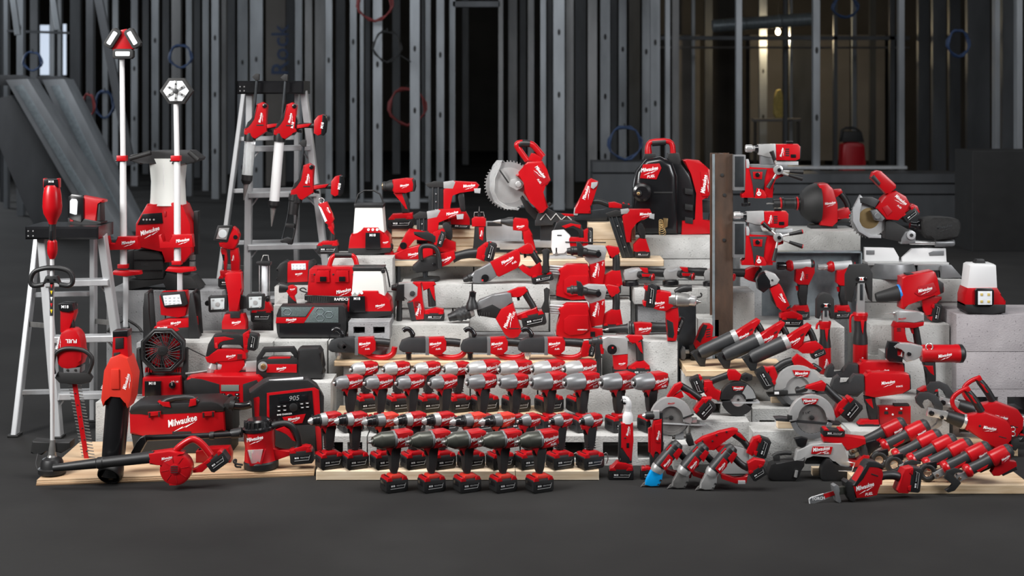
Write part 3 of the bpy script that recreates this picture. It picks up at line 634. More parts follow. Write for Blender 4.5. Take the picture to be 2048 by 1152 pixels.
# ---------------------------------------------------------------- left end: ladders, outdoor tools, lights
def ladder(label, cap, fl, fr, bl, br, fsteps, bsteps, capbox, spread):
    """cap: four (x, y, Y) rail heads front-left, front-right, back-left, back-right; fl.. feet pixels"""
    Yc = cap[0][2]
    t = T('stepladder', label, 'ladder', fl[0], fl[1], z=0.0, group='aluminium stepladders')
    feet = [(x, y, depth_of(y, 0)) for x, y in (fl, fr, bl, br)]
    ends = list(zip(cap, feet))
    for k, (a, b) in enumerate(ends):
        side = (1, 0, 0)
        ra = t.bar3('rail', a, b, .032 if k < 2 else .022, .05, 'alu', .003, side)
        t.bar3('foot', (b[0], b[1]-5, b[2]), (b[0], b[1], b[2]), .045, .06, 'matte', .003, side)
    def on(e, y):
        a, b = e; f = (y-a[1])/(b[1]-a[1]); 
        return tuple(a[i]+(b[i]-a[i])*f for i in range(3))
    for y in fsteps: 
        t.bar3('step', on(ends[0], y), on(ends[1], y-3), .026, .075, 'alu', .003, (0, 0, 1))
        p, q = on(ends[0], y+30), on(ends[0], y); q = (q[0]+22, q[1], q[2]); t.bar3('step_brace', p, q, .008, .008, 'alu')
        p, q = on(ends[1], y+30), on(ends[1], y); q = (q[0]-22, q[1], q[2]); t.bar3('step_brace', p, q, .008, .008, 'alu')
    for y in bsteps: t.bar3('back_bar', on(ends[2], y), on(ends[3], y-3), .022, .02, 'alu', .003, (0, 0, 1))
    for (i, j, y) in spread:
        p, q = on(ends[i], y), on(ends[j], y+4); t.bar3('spreader', p, q, .022, .006, 'steel', .001, (0, 0, 1))
    x0, y0, x1, y1 = capbox
    zt, zb = height_of(y0, Yc), height_of(y1, Yc); q = t.o.location
    xa, xb = W(x0, 0, Yc).x, W(x1, 0, Yc).x
    cp = box_mesh('top_cap', xa-q.x, xb-q.x, Yc-.1-q.y, Yc+.13-q.y, zb-q.z, zt-q.z, 'black', t.o, .008)
    for i in range(2):
        for j in range(2): box_mesh('rivet', xa-q.x+.012+.02*i, xa-q.x+.018+.02*i, Yc-.103-q.y, Yc-.099-q.y, zb-q.z+.012+.02*j, zb-q.z+.018+.02*j, 'chrome', cp, .001)
    return t
Yl = 5.95
lad1 = ladder('short aluminium stepladder with black top at the left edge', [(84, 470, Yl-.07), (204, 470, Yl-.07), (76, 470, Yl+.08), (187, 470, Yl+.08)], (117, 875), (258, 848), (30, 872), (187, 842), [566, 678, 792], [590, 785], (66, 449, 210, 474), [(2, 0, 648), (3, 1, 642)])
Yl = 6.84
lad2 = ladder('tall aluminium stepladder with caulking guns hooked on its black top', [(500, 182, Yl-.07), (607, 182, Yl-.07), (489, 182, Yl+.08), (594, 182, Yl+.08)], (493, 780), (683, 772), (411, 770), (592, 762), [298, 390, 494, 600], [278, 382, 486, 590], (482, 162, 613, 188), [(2, 0, 532), (3, 1, 530)])
lad2.bar3('warning_label', (437, 572, 6.80), (434, 590, 6.80), .03, .056, 'yellow', .001)
# plywood sheet on the floor (angled front edge, seen layered)
t = T('plywood_sheet', 'stained plywood sheet on the floor under the outdoor tools and vacuums', 'board', 350, 973, z=0.0)
cs = [(72, 972), (628, 952), (640, 893), (160, 893)]
for k, (z0, z1, m) in enumerate([(0, .007, 'ply_edge'), (.007, .013, 'plywood'), (.013, .02, 'plywood')]):
    P = [W(x, y, depth_of(y, 0)) for x, y in cs]; q = t.o.location
    ins = 0 if k == 0 else .004*k
    P = [Vector((p.x-q.x, p.y-q.y+(ins if i < 2 else 0), z0-q.z)) for i, p in enumerate(P)]
    finish(bm_prism(P, Vector((0, 0, z1-z0)), .001, 1), 'ply', m, t.o)
ZP = .0202
# string trimmer
t = T('string_trimmer', 'red string trimmer standing upright with white shaft and black loop handle', 'trimmer', 400, 2490, z=ZP, cr=K1)
t.p('battery', [(345, 222), (455, 222), (460, 285), (343, 285)], 70, 'black', 0, 8); t.txt('M18', 405, 240, 40, 0, -37, 'print')
t.l('motor_housing', (400, 270), (404, 570), [(0, 48), (.06, 58), (.25, 68), (.55, 73), (.72, 66), (.9, 38), (1, 27), (1, 0)], 'red', n=28)
for sx in (-1, 1): t.b('battery_rail', 400+sx*52-8, 218, 400+sx*52+8, 288, 60, 'red', 0)
t.l('throttle_grip', (402, 560), (402, 725), [(0, 27), (.3, 26), (1, 25), (1, 0)], 'rubber')
t.p('trigger', [(392, 615), (416, 615), (416, 695), (392, 690)], 30, 'black', -20, 5)
t.l('front_collar', (402, 690), (402, 835), [(0, 27), (.1, 36), (.5, 40), (.75, 36), (1, 20), (1, 0)], 'red')
t.l('shaft', (400, 820), (402, 2235), [(0, 16), (1, 16), (1, 0)], 'pole')
t.p('warning_strip', [(388, 1010), (414, 1010), (414, 1270), (388, 1270)], 2, 'matte', -17, 0)
for k in range(5): t.p('warning_mark', [(392, 1030+k*48), (410, 1030+k*48), (401, 1060+k*48)], 2, ['redprint', 'yellow', 'print'][k % 3], -19, 0)
t.t('loop_handle', [(340, 1030), (260, 1045), (235, 1010), (260, 930), (340, 905), (400, 900), (480, 905), (545, 930), (570, 1000), (545, 1045), (465, 1030)], 19, 'rubber', -18, 2)
t.p('handle_clamp', [(330, 1040), (360, 965), (445, 965), (475, 1040), (440, 1010), (365, 1010)], 60, 'rubber', -6, 6)
for x in (378, 428): t.disc('clamp_bolt', (x, 990), 7, 10, 'black', -38)
t.p('guard', [(232, 2330), (245, 2235), (380, 2250), (440, 2250), (540, 2240), (540, 2290), (470, 2330), (350, 2300), (320, 2345), (262, 2325)], 120, 'matte', 60, 10)
t.l('gear_head', (405, 2225), (400, 2370), [(0, 18), (.2, 22), (.5, 28), (.8, 30), (1, 46), (1, 0)], 'steel')
t.l('spool', (400, 2355), (400, 2490), [(0, 40), (.12, 72), (.3, 84), (.6, 88), (.65, 104), (.9, 104), (1, 80), (1, 0)], 'rubber', n=30)
t.t('cutting_line', [(310, 2440, -60), (285, 2400, -40), (290, 2330, 0)], 2.2, 'grey', 0, 2)
# flat floodlight on the ladder cap
t = T('flat_floodlight', 'small red floodlight with bright square lens standing on the short ladder', 'light', 672, 572, Y=5.93, cr=K1, yaw=-8)
t.p('base', [(540, 520), (600, 510), (806, 545), (806, 560), (660, 578), (545, 560)], 120, 'rubber', 0, 5)
t.p('shell', [(640, 350), (812, 380), (812, 398), (770, 400), (765, 540), (640, 545)], 110, 'red', 0, 8)
t.p('battery', [(760, 410), (790, 405), (795, 540), (760, 545)], 90, 'rubber', 0, 6)
hd = t.p('bezel', [(548, 360), (575, 335), (660, 345), (672, 370), (672, 520), (650, 548), (570, 530), (545, 500)], 40, 'black', -52, 10)
t.p('lens', [(566, 385), (580, 370), (618, 372), (628, 392), (622, 490), (608, 492), (565, 480)], 6, 'led', -74, 3, par=hd)
for x in (560, 625): t.b('hinge_knob', x, 505, x+28, 545, 50, 'red', -40, 6)
# tower lights
def tower(name, label, x, base_py, ytop, col_y, bracket_y, foot_y, head, xb):
    t = T(name, label, 'light', x, base_py, Y=6.05)
    t.l('lower_tube', (x+1, foot_y), (x, col_y), [(0, 7), (1, 6.4), (1, 0)], 'pole')
    t.l('upper_tube', (x, col_y), (x-2, ytop), [(0, 5.3), (1, 5), (1, 0)], 'pole')
    cl = t.b('tube_clamp', x-11, col_y-6, x+8, col_y+5, 18, 'red', 0, 2); t.b('clamp_lever', x-13, col_y+3, x+6, col_y+6, 16, 'black', 0, 1, par=cl)
    y = bracket_y
    br = t.p('carry_bracket', [(x-33, y-10), (x-27, y-12), (x-26, y+5), (x-10, y+5), (x-7, y-11), (x+33, y-11), (x+35, y+14), (x-31, y+16)], 22, 'red', -4, 2)
    t.logo(x+15, y+1, 27, 10, -15.6, 'print', br)
    t.b('tube_clamp', x-9, foot_y-2, x+10, foot_y+6, 20, 'red', 0, 2)
    t.p('leg_hub', [(x-22, foot_y+18), (x-16, foot_y+10), (x+36, foot_y+11), (x+38, foot_y+18), (x+8, foot_y+22)], 22, 'red', 0, 3)
    t.b('stem', x+1, foot_y+18, x+11, base_py-8, 8, 'alu', 0, 1)
    for sx, dd in ((-1, -14), (1, -10), (0, 22)): t.t('leg', [(x+6, base_py-24), (x+6+sx*26, base_py-10, dd*.6), (x+6+sx*34, base_py-1, dd)], 2.6, 'matte', 0, 1)
    head(t, x)
    return t
def tri_head(t, x):
    h = t.p('head_bracket', [(x-2, 60), (x+8, 58), (x+25, 92), (x+22, 98), (x-18, 116), (x-16, 98), (x-31, 92)], 16, 'red', 0, 2)
    for cx, cy, a, w in ((229, 77, 58, 27), (269, 77, -60, 27), (250, 108, 0, 27)):
        t.q('light_bar', cx, cy, 41, 20, a, 16, 'matte', -9, 2, ch=4, par=h); t.q('lens', cx, cy, 29, 9.5, a, 3, 'led', -17, 1, ch=1.5, par=h)
def hex_head(t, x):
    q = lambda R, cx=354, cy=182: [(cx+R*math.cos(math.radians(a))*1.08, cy-R*math.sin(math.radians(a))*.95) for a in (0, 62, 118, 180, 242, 298)]
    h = t.p('head_frame', q(31), 14, 'matte', 0, 2); t.p('reflector', q(24), 4, 'led', -7, 1, par=h)
    for k in range(6):
        a = 30+60*k; t.q('led_strip', 354+12*math.cos(math.radians(a)), 182-12*math.sin(math.radians(a)), 17, 5, a, 3, 'chrome', -10, .6, par=h)
        t.disc('led_chip', (354+14*math.cos(math.radians(a)), 182-14*math.sin(math.radians(a))), 1.8, 1.5, 'grey', -12, par=h, n=8)
    t.disc('hub', (354, 182), 5.5, 4, 'grey', -11, par=h)
tower('tower_light', 'tall white pole light with a three bar red lamp head', 246, 662, 112, 317, 483, 530, tri_head, 262)
tower('tower_light', 'shorter white pole light with a hexagonal black lamp head', 354, 662, 208, 317, 479, 523, hex_head, 362)
# big site light
t = T('site_light', 'large red site light with a ribbed white diffuser and black tray top', 'light', 1270, 1060, z=Z_L3+.0005, cr=K1)
t.l('diffuser', (1292, 420), (1292, 60), [(0, 138), (.15, 133), (.5, 128), (.8, 138), (1, 150), (1, 0)], 'diffuser', n=24)
for k in range(5): t.t('diffuser_rib', [(1175+58*k, 415, -20-110*math.sin(math.pi*(k+.35)/5)), (1180+55*k, 240, -16-110*math.sin(math.pi*(k+.35)/5)), (1166+62*k, 70, -26-118*math.sin(math.pi*(k+.35)/5))], 3, 'white', 0, 1)
tr = t.p('tray_top', [(1024, 50), (1040, 30), (1190, 5), (1480, 2), (1555, 60), (1545, 80), (1460, 105), (1440, 90), (1130, 85), (1110, 105), (1030, 75)], 260, 'rubber', 0, 12)
t.l('tray_roll', (1030, 60), (1190, 15), [(0, 20), (1, 20), (1, 0)], 'matte', -120, par=tr); t.l('tray_roll', (1480, 10), (1550, 70), [(0, 20), (1, 20), (1, 0)], 'matte', -120, par=tr)
bd = t.p('body', [(1160, 405), (1270, 412), (1285, 392), (1390, 392), (1400, 412), (1430, 415), (1490, 560), (1495, 780), (1440, 850), (1290, 850), (1285, 755), (1070, 735), (1075, 555)], 250, 'red', 0, 12)
t.p('control_panel', [(1130, 480), (1275, 470), (1285, 550), (1090, 562)], 8, 'black', -128, 3, par=bd)
for x in (1137, 1162, 1186, 1216): t.disc('button', (x, 523), 7, 5, 'greyprint', -134, par=bd, n=10)
for x in (1302, 1390): t.b('latch', x-7, 460, x+7, 498, 10, 'darkred', -128, par=bd)
t.logo(1185, 615, 150, 18, -126, 'print', bd)
t.p('battery_door', [(1055, 760), (1240, 760), (1280, 800), (1282, 975), (1085, 985), (1055, 950)], 200, 'matte', -10, 14)
t.b('door_rib', 1060, 825, 1275, 832, 10, 'black', -112); t.b('door_rib', 1060, 905, 1275, 912, 10, 'black', -112); t.txt('BMB', 1142, 865, 55, 0, -112, 'grey')
t.p('wheel', [(990, 770), (1040, 760), (1055, 800), (1050, 950), (1000, 940), (980, 860)], 120, 'rubber', 10, 12)
t.p('wheel', [(1395, 745), (1450, 740), (1462, 800), (1455, 950), (1400, 950)], 120, 'rubber', 0, 12)
t.p('base_frame', [(1000, 985), (1290, 985), (1300, 930), (1495, 960), (1560, 1050), (1300, 1060), (1290, 1000), (1040, 1060), (1000, 1055)], 220, 'matte', 0, 8)
t.p('side_tower', [(1490, 470), (1525, 470), (1525, 800), (1495, 800)], 80, 'rubber', 20, 6)
for y in (800, 850): t.b('hinge', 1470, y, 1510, y+38, 40, 'steel', -50)
# hedge trimmer
t = T('hedge_trimmer', 'red hedge trimmer leaning upright with blade pointing down', 'trimmer', 485, 945, z=ZP, cr=K2)
bl = t.q('blade_bar', 452, 730, 26, 440, 9, 10, 'red', 0, 2)
for k in range(24):
    f = k/23; x = 413+f*77; y = 530+f*405
    t.q('tooth', x-9, y, 48, 5, -8, 7, 'steel', 5, 1, par=bl); t.q('tooth', x+21, y+6, 42, 5, -8, 7, 'steel', 8, 1, par=bl)
for k in range(6): t.disc('blade_bolt', (425+k*13, 580+k*65), 4, 4, 'matte', -6, par=bl, n=8)
t.p('tip_plate', [(474, 900), (494, 897), (498, 940), (482, 944)], 8, 'chrome', 0, 2)
t.p('hand_shield', [(322, 485), (340, 450), (520, 455), (538, 480), (520, 510), (460, 522), (350, 515)], 20, 'matte', -40, 8)
t.t('front_handle', [(325, 460), (315, 420), (325, 350), (365, 320), (420, 315), (490, 325), (535, 360), (538, 400), (515, 455)], 12, 'rubber', -62, 2)
hs = t.p('motor_housing', [(345, 240), (395, 208), (440, 215), (472, 262), (476, 370), (465, 425), (370, 440), (328, 395)], 110, 'red', 0, 18, 1)
t.p('gear_plate', [(370, 425), (466, 425), (464, 458), (372, 458)], 100, 'cast', 0, 6)
for x in (396, 440): t.disc('bolt', (x, 440), 7, 6, 'matte', -52, n=10)
t.txt('FUEL', 418, 277, 62, 180, -58, 'print', hs); t.logo(345, 290, 70, 80, -56, 'print', hs)
t.t('rear_grip', [(398, 240), (400, 200), (388, 150)], [20, 17, 17, 17, 20, 22], 'rubber', 5, 2)
t.p('battery_holder', [(345, 80), (420, 85), (425, 130), (388, 240), (345, 235)], 80, 'red', 15, 8); t.p('battery', [(338, 75), (358, 68), (418, 72), (425, 110), (395, 120), (345, 112)], 86, 'black', 5, 6)
t.txt('M18', 378, 88, 40, 0, -40, 'print')
# leaf blower
t = T('leaf_blower', 'orange red leaf blower standing upright on its wide black tube', 'blower', 625, 1052, z=ZP, cr=K2)
t.l('tube', (668, 580), (628, 1040), [(0, 68), (.3, 66), (.9, 63), (1, 65), (1, 60), (.94, 58), (.5, 0)], 'black', n=30)
t.l('tube_mouth', (634, 985, 15), (626, 1036, -52), [(0, 62), (.2, 67), (.8, 67), (.95, 64), (.95, 58), (.3, 56), (.3, 0)], 'rubber', -8, n=30)
hb = t.p('fan_housing', [(640, 370), (690, 350), (735, 370), (768, 470), (755, 600), (735, 650), (725, 610), (700, 580), (640, 575), (605, 605), (600, 640), (588, 600), (605, 440)], 150, 'orange', 0, 30)
t.p('rear_housing', [(645, 240), (725, 230), (735, 380), (640, 400)], 90, 'red', 0, 10); t.p('battery', [(645, 225), (730, 220), (730, 255), (645, 258)], 96, 'black', 0, 8)
t.p('grip_pad', [(660, 262), (708, 258), (708, 320), (660, 325)], 96, 'rubber', -3, 8); t.p('trigger', [(650, 345), (688, 340), (685, 400), (652, 402)], 100, 'rubber', -2, 8)
t.logo(735, 500, 90, 75, -77, 'print', hb); t.logo(608, 510, 80, 72, -60, 'print', hb); t.p('centre_ridge', [(648, 430), (690, 430), (692, 540), (646, 540)], 14, 'orange', -76, 3, par=hb)
# small blower
t = T('handheld_blower', 'small red blower lying with its long black nozzle to the left', 'blower', 935, 1085, z=ZP, cr=K2)
t.l('nozzle', (870, 935), (305, 998), [(0, 33), (.3, 31), (.5, 30), (.51, 33), (.56, 33), (.57, 29), (1, 21), (1, 0)], 'rubber', -10)
hs = t.disc('fan_housing', (995, 1000), 88, 90, 'red', 0, r=.16, n=36)
t.p('outlet', [(845, 912), (960, 896), (1040, 910), (950, 960), (915, 985), (900, 965), (850, 970)], 86, 'red', 0, 8)
vt = t.disc('intake', (992, 995), 27, 10, 'darkred', -48); 
for k in range(4): t.q('intake_slot', 992, 978+k*11, 40, 4, 0, 4, 'matte', -54, .5, par=vt)
for k in range(8): a = math.radians(45*k+10); t.q('housing_rib', 992+57*math.cos(a), 995-57*math.sin(a), 42, 3, 45*k+10, 4, 'darkred', -45, .5, par=hs)
t.logo(950, 935, 62, 12, -46, 'print'); t.b('foot', 960, 1075, 1000, 1088, 80, 'red', 0)
t.t('grip_loop', [(985, 900), (1050, 850), (1090, 835), (1140, 870), (1185, 930)], [17, 17, 19, 20], 'red', 5, 2); t.t('grip_pad', [(1095, 838), (1140, 870), (1180, 925)], 19, 'rubber', 8, 2)
t.p('rear_strut', [(1085, 1005), (1130, 990), (1190, 930), (1205, 960), (1140, 1020), (1088, 1025)], 50, 'red', 8, 6)
t.batt(1225, 965, 120, 72, 36, 80, 20)
# ---------------------------------------------------------------- caulking guns on the tall ladder
def caulk(label, dx, dy, tube, rod, handle=True):
    t = T('caulking_gun', label, 'caulking gun', 600+dx, 440+dy, Y=6.62, cr=K3, group='caulking guns on the tall ladder')
    P = lambda *q: [(x+dx, y+dy) for x, y in q]
    r0, r1 = rod
    t.l('plunger_rod', r0, r1, [(0, 9), (1, 9), (1, 0)], 'steel_dark', 20); t.p('rod_hook', [(r0[0]-30, r0[1]+8), (r0[0]-5, r0[1]-14), (r0[0]+16, r0[1]-10), (r0[0]+14, r0[1]+30), (r0[0]-8, r0[1]+30)], 30, 'matte', 20, 4)
    h = t.p('housing', P((605, 245), (640, 232), (670, 252), (662, 350), (668, 415), (596, 462), (524, 432), (526, 400), (580, 380), (590, 340)), 70, 'red', 0, 12)
    t.p('rear_shell', P((545, 360), (582, 330), (600, 250), (612, 242), (605, 340), (590, 385), (530, 400)), 62, 'rubber', 6, 8)
    t.disc('speed_dial', (656+dx, 256+dy), 14, 14, 'black', -34); t.logo(632+dx, 330+dy, 62, 80, -37, 'print', h); t.b('vent', 605+dx, 372+dy, 648+dx, 380+dy, 4, 'matte', -35, 1, par=h)
    if handle:
        t.t('grip', P((660, 390), (700, 376), (780, 378)), [20, 18, 18, 17], 'rubber', 0, 1); t.p('grip_panel', P((662, 372), (760, 362), (740, 385), (690, 392), (664, 400)), 42, 'red', -3, 6)
        t.p('trigger', P((664, 402), (695, 404), (700, 424), (670, 420)), 20, 'black', 0, 4)
        b = t.p('battery_holder', P((776, 345), (800, 315), (835, 306), (825, 430), (800, 440), (774, 425)), 66, 'red', 0, 10); t.p('battery', P((826, 308), (848, 312), (856, 350), (848, 420), (832, 440), (818, 436)), 66, 'black', 0, 8)
        t.txt('M18', 828+dx, 375+dy, 38, 80, -36, 'print', b)
    t.l('tube_collar', (560+dx, 425+dy), (556+dx, 478+dy), [(0, 36), (.5, 38), (1, 36), (1, 0)], 'rubber'); t.b('tube_stop', 600+dx, 410+dy, 660+dx, 425+dy, 40, 'rubber', 4)
    tube(t)
    return t
def tube2(t):
    t.l('sausage_tube', (557, 470), (525, 852), [(0, 30), (1, 31), (1, 0)], 'white'); t.l('end_cap', (524, 846), (520, 890), [(0, 36), (.6, 35), (1, 26), (1, 0)], 'rubber'); t.l('nozzle', (519, 885), (508, 1006), [(0, 20), (.1, 18), (1, 3), (1, 0)], 'steel')
def tube1(t):
    t.l('clear_tube', (376, 468), (356, 690), [(0, 34), (.95, 33), (1, 33), (1, 30), (.1, 31)], 'clear'); t.l('inner_rod', (372, 470), (360, 680), [(0, 8), (1, 8), (1, 0)], 'chrome'); t.l('plunger', (376, 452), (375, 478), [(0, 32), (1, 30), (1, 0)], 'red')
    t.l('end_cap', (356, 685), (350, 740), [(0, 36), (.6, 35), (1, 24), (1, 0)], 'rubber'); t.l('nozzle', (350, 735), (335, 842), [(0, 20), (.1, 18), (1, 3), (1, 0)], 'steel')
def tube3(t):
    t.l('front_sleeve', (655, 805), (640, 930), [(0, 38), (.3, 38), (.35, 34), (1, 32), (1, 0)], 'rubber')
    t.t('cradle_rod', [(612, 925), (596, 1000), (570, 1102)], 5, 'steel_dark', 0, 1); t.t('cradle_rod', [(668, 930), (655, 1020), (636, 1112)], 6, 'rubber', 0, 1)
    t.p('cradle_ring', [(598, 985), (655, 990), (652, 1015), (594, 1006)], 46, 'rubber', 8, 5); t.p('cradle_end', [(568, 1085), (605, 1072), (640, 1085), (636, 1118), (612, 1116), (606, 1100), (575, 1106), (562, 1098)], 50, 'rubber', 4, 6)
caulk('caulking gun with white tube hanging at the middle of the tall ladder', 0, 0, tube2, ((592, 70), (572, 345)))
caulk('caulking gun with clear tube hanging at the left rail of the tall ladder', -184, -2, tube1, ((414, 66), (392, 335)))
caulk('caulking gun with open cradle hanging lowest on the tall ladder', 106, 378, tube3, ((706, 480), (682, 720)))
# ---------------------------------------------------------------- work lights in the left middle
t = T('stick_light', 'red stick work light with bent neck standing on its battery', 'light', 1060, 335, z=Z_BK+.001, cr=K4)
t.p('lamp_head', [(986, -48), (1054, -66), (1095, 25), (1110, 70), (1085, 115), (1042, 100)], 52, 'red', 0, 10); t.p('lens', [(988, -38), (1012, -20), (1058, 80), (1040, 92)], 56, 'led', 0, 4); t.logo(1068, 0, 50, -60, -28, 'print')
t.ring('hook', (1010, -72), 20, 3, 'chrome', 0); t.t('neck', [(1075, 90), (1088, 130), (1085, 150)], [26, 26, 24, 22], 'red', 0, 1); t.t('grip', [(1078, 140), (1098, 190), (1092, 245)], [22, 22, 22, 24], 'rubber', 0, 1)
t.p('grip_front', [(1060, 130), (1095, 120), (1112, 190), (1090, 175)], 48, 'red', 0, 6); t.p('battery_cap', [(985, 262), (1020, 238), (1130, 232), (1142, 268)], 80, 'red', 0, 6); t.batt(1060, 298, 166, 72, 0, 96)
t = T('search_light', 'red handheld search light with square reflector head tilted up', 'light', 300, 600, z=Z_L3+.001, cr=K4)
hd = t.p('bezel', [(190, 228), (222, 116), (330, 114), (336, 125), (302, 238), (290, 246)], 30, 'rubber', -34, 6); t.p('reflector', [(212, 216), (236, 134), (314, 132), (290, 222)], 6, 'chrome', -50, 2, par=hd); t.disc('lens', (262, 176), 32, 8, 'lens', -54, par=hd)
t.p('lamp_head', [(228, 246), (300, 240), (338, 124), (368, 148), (386, 190), (372, 250), (345, 296), (300, 300), (268, 288), (236, 280)], 92, 'red', 0, 14); t.disc('pivot', (358, 204), 18, 100, 'black', 0)
t.p('main_post', [(312, 296), (372, 290), (384, 380), (380, 470), (320, 470)], 60, 'red', 0, 10); t.logo(337, 365, 44, 80, -31, 'print'); t.p('trigger_post', [(240, 290), (285, 295), (290, 380), (280, 470), (262, 470), (268, 380), (240, 320)], 44, 'red', 0, 8)
t.p('trigger', [(250, 335), (272, 340), (270, 400), (255, 380)], 46, 'black', 0, 5); t.p('foot', [(236, 462), (390, 462), (395, 520), (240, 510)], 80, 'red', 0, 8); t.batt(298, 552, 150, 80, 0, 90)
t = T('swivel_light', 'red standing light with two square swivel lamp heads on arms', 'light', 345, 948, z=Z_L2+.001, cr=K4)
t.p('upper_body', [(275, 485), (300, 474), (400, 478), (408, 600), (384, 655), (384, 775), (308, 775), (298, 630), (288, 520)], 90, 'red', 0, 12); t.b('side_plate', 288, 530, 303, 640, 70, 'black', 0)
t.b('clip', 322, 770, 396, 818, 40, 'rubber', -50); t.p('lower_body', [(275, 795), (420, 792), (440, 850), (440, 915), (254, 915), (254, 850)], 120, 'red', 0, 14); t.logo(368, 855, 70, 12, -61, 'print'); t.p('base', [(252, 905), (440, 905), (438, 948), (258, 944)], 126, 'rubber', 0, 8)
t.p('arm', [(382, 650), (440, 670), (442, 755), (384, 765)], 40, 'rubber', 10, 8); t.disc('arm_knob', (135, 716), 20, 40, 'rubber', 10); t.disc('arm_knob', (596, 690), 16, 40, 'rubber', 10)
for x0, y0, x1, y1 in ((150, 650, 298, 780), (442, 638, 582, 766)):
    h = t.p('lamp_head', [(x0+10, y0+4), (x1-8, y0), (x1, y0+10), (x1-4, y1-14), (x1-14, y1-6), (x0+12, y1), (x0+2, y1-12), (x0, y0+14)], 44, 'rubber', -30, 6)
    t.p('lens', [(x0+20, y0+22), (x1-22, y0+18), (x1-24, y1-28), (x0+22, y1-22)], 6, 'lens', -53, 2, par=h); t.disc('emitter', ((x0+x1)/2, (y0+y1)/2), 17, 6, 'silver', -57, par=h)
    for i in (-1, 1):
        for j in (-1, 1): t.disc('led', ((x0+x1)/2+i*34, (y0+y1)/2+j*32), 9, 5, 'silver', -56, par=h, n=10)
t = T('slim_lantern', 'slim upright lantern with white tube and wire hook', 'light', 560, 855, z=Z_LAN+.001, cr=K4)
t.l('tube', (572, 700), (574, 425), [(0, 24), (1, 24), (1, 0)], 'led'); t.t('guard_wire', [(534, 690), (535, 425)], 4, 'chrome', -8, 0); t.t('guard_wire', [(606, 690), (608, 425)], 4, 'chrome', 10, 0)
t.p('top_cap', [(512, 398), (550, 392), (625, 398), (620, 424), (560, 424), (518, 412)], 70, 'rubber', 0, 5); t.t('hook', [(548, 392), (564, 348), (600, 348), (606, 390)], 4, 'steel', 0, 0)
t.p('body', [(575, 705), (608, 690), (640, 770), (520, 775), (545, 700)], 80, 'red', 0, 8); t.b('switch_block', 582, 658, 614, 705, 50, 'rubber', 0); t.batt(555, 814, 164, 84, 0, 90)
t = T('compact_floodlight', 'small red floodlight with white led panel and black side grips', 'light', 810, 566, z=Z_FL+.001, cr=K4)
bd = t.p('body', [(755, 395), (920, 392), (935, 420), (935, 530), (915, 545), (755, 550), (745, 470)], 120, 'red', 0, 10); t.p('led_panel', [(788, 405), (898, 402), (900, 450), (790, 452)], 6, 'led', -62, 2, par=bd)
for i in range(4):
    for j in range(2): t.disc('led', (803+i*27, 416+j*23), 7, 4, 'lens', -66, par=bd, n=8)
t.logo(845, 484, 55, 12, -62, 'print', bd)
t.p('side_grip', [(668, 450), (700, 405), (740, 383), (760, 395), (758, 545), (740, 558), (680, 540), (668, 520), (690, 510), (700, 460)], 130, 'rubber', 0, 10); t.p('side_grip', [(918, 390), (950, 380), (972, 410), (968, 440), (940, 445), (925, 540), (912, 548)], 130, 'rubber', 0, 10); t.b('base', 700, 545, 930, 566, 110, 'rubber', 0)
t = T('flashlight', 'small red flashlight with round black head pointing left', 'flashlight', 785, 725, z=Z_CH+.001, cr=K4)
t.l('head', (760, 600), (690, 594), [(0, 26), (.3, 34), (.7, 40), (1, 42), (1, 34), (.8, 20), (.8, 0)], 'rubber', -4); t.l('reflector', (712, 596), (694, 594), [(0, 10), (1, 34), (1, 0)], 'lens', -4)
t.p('body', [(755, 580), (790, 575), (822, 595), (822, 640), (800, 665), (760, 650), (742, 620)], 60, 'red', 0, 10); t.logo(792, 605, 40, 12, -31, 'print'); t.p('grip', [(755, 655), (795, 650), (822, 725), (752, 725)], 56, 'rubber', 0, 10); t.p('grip_stripe', [(765, 655), (800, 655), (815, 700), (800, 690)], 60, 'red', 0, 4)
t = T('battery_charger', 'red multi bay battery charger with carry handle', 'charger', 1090, 705, z=Z_CH+.001, cr=K4)
t.t('carry_handle', [(1065, 440), (1085, 370), (1110, 350), (1240, 350), (1265, 370), (1282, 440)], 19, 'red', 30, 1); t.t('handle_pad', [(1110, 350), (1240, 350)], 22, 'rubber', 30, 0)
bd = t.p('body', [(925, 450), (950, 432), (1290, 432), (1305, 460), (1310, 660), (910, 645), (918, 560)], 150, 'red', 0, 12)
for x in (1035, 1180):
    t.p('bay', [(x-45, 455), (x+45, 455), (x+50, 545), (x-55, 545)], 24, 'red', -76, 6, par=bd)
    t.b('contact_block', x-24, 500, x+24, 535, 16, 'black', -90, 3, par=bd)
    for k in range(9): t.b('vent_rib', x-48+k*12, 440, x-43+k*12, 458, 8, 'darkred', -76, .5, par=bd)
for x in (966, 1110, 1262): t.disc('screw', (x, 485), 7, 6, 'matte', -76, par=bd, n=10)
t.logo(1190, 615, 115, 14, -77, 'print', bd); t.p('base', [(890, 640), (960, 645), (1310, 655), (1310, 705), (960, 705), (890, 680)], 160, 'rubber', 0, 8); t.txt('RAPIDCHARGE', 1215, 673, 190, 0, -82, 'print', bold=.03)
for k in range(9): t.b('vent', 920+k*17, 655, 928+k*17, 690, 6, 'matte', -80, 1)
for k in range(6): t.b('side_vent', 940, 480+k*11, 965, 485+k*11, 4, 'darkred', -76, .5)
t.t('cord', [(915, 625), (870, 615), (850, 600), (880, 585), (905, 605)], 5, 'matte', -70, 2)
t = T('jobsite_speaker', 'black speaker with hexagon patterned grille and red stripe', 'speaker', 940, 972, z=Z_L2+.001, cr=K4)
t.p('body', [(672, 860), (690, 800), (690, 748), (705, 728), (1180, 722), (1205, 745), (1212, 900), (1195, 970), (690, 970), (678, 930)], 150, 'rubber', 0, 14)
t.b('lower_panel', 700, 862, 1165, 965, 6, 'black', -76, 4)
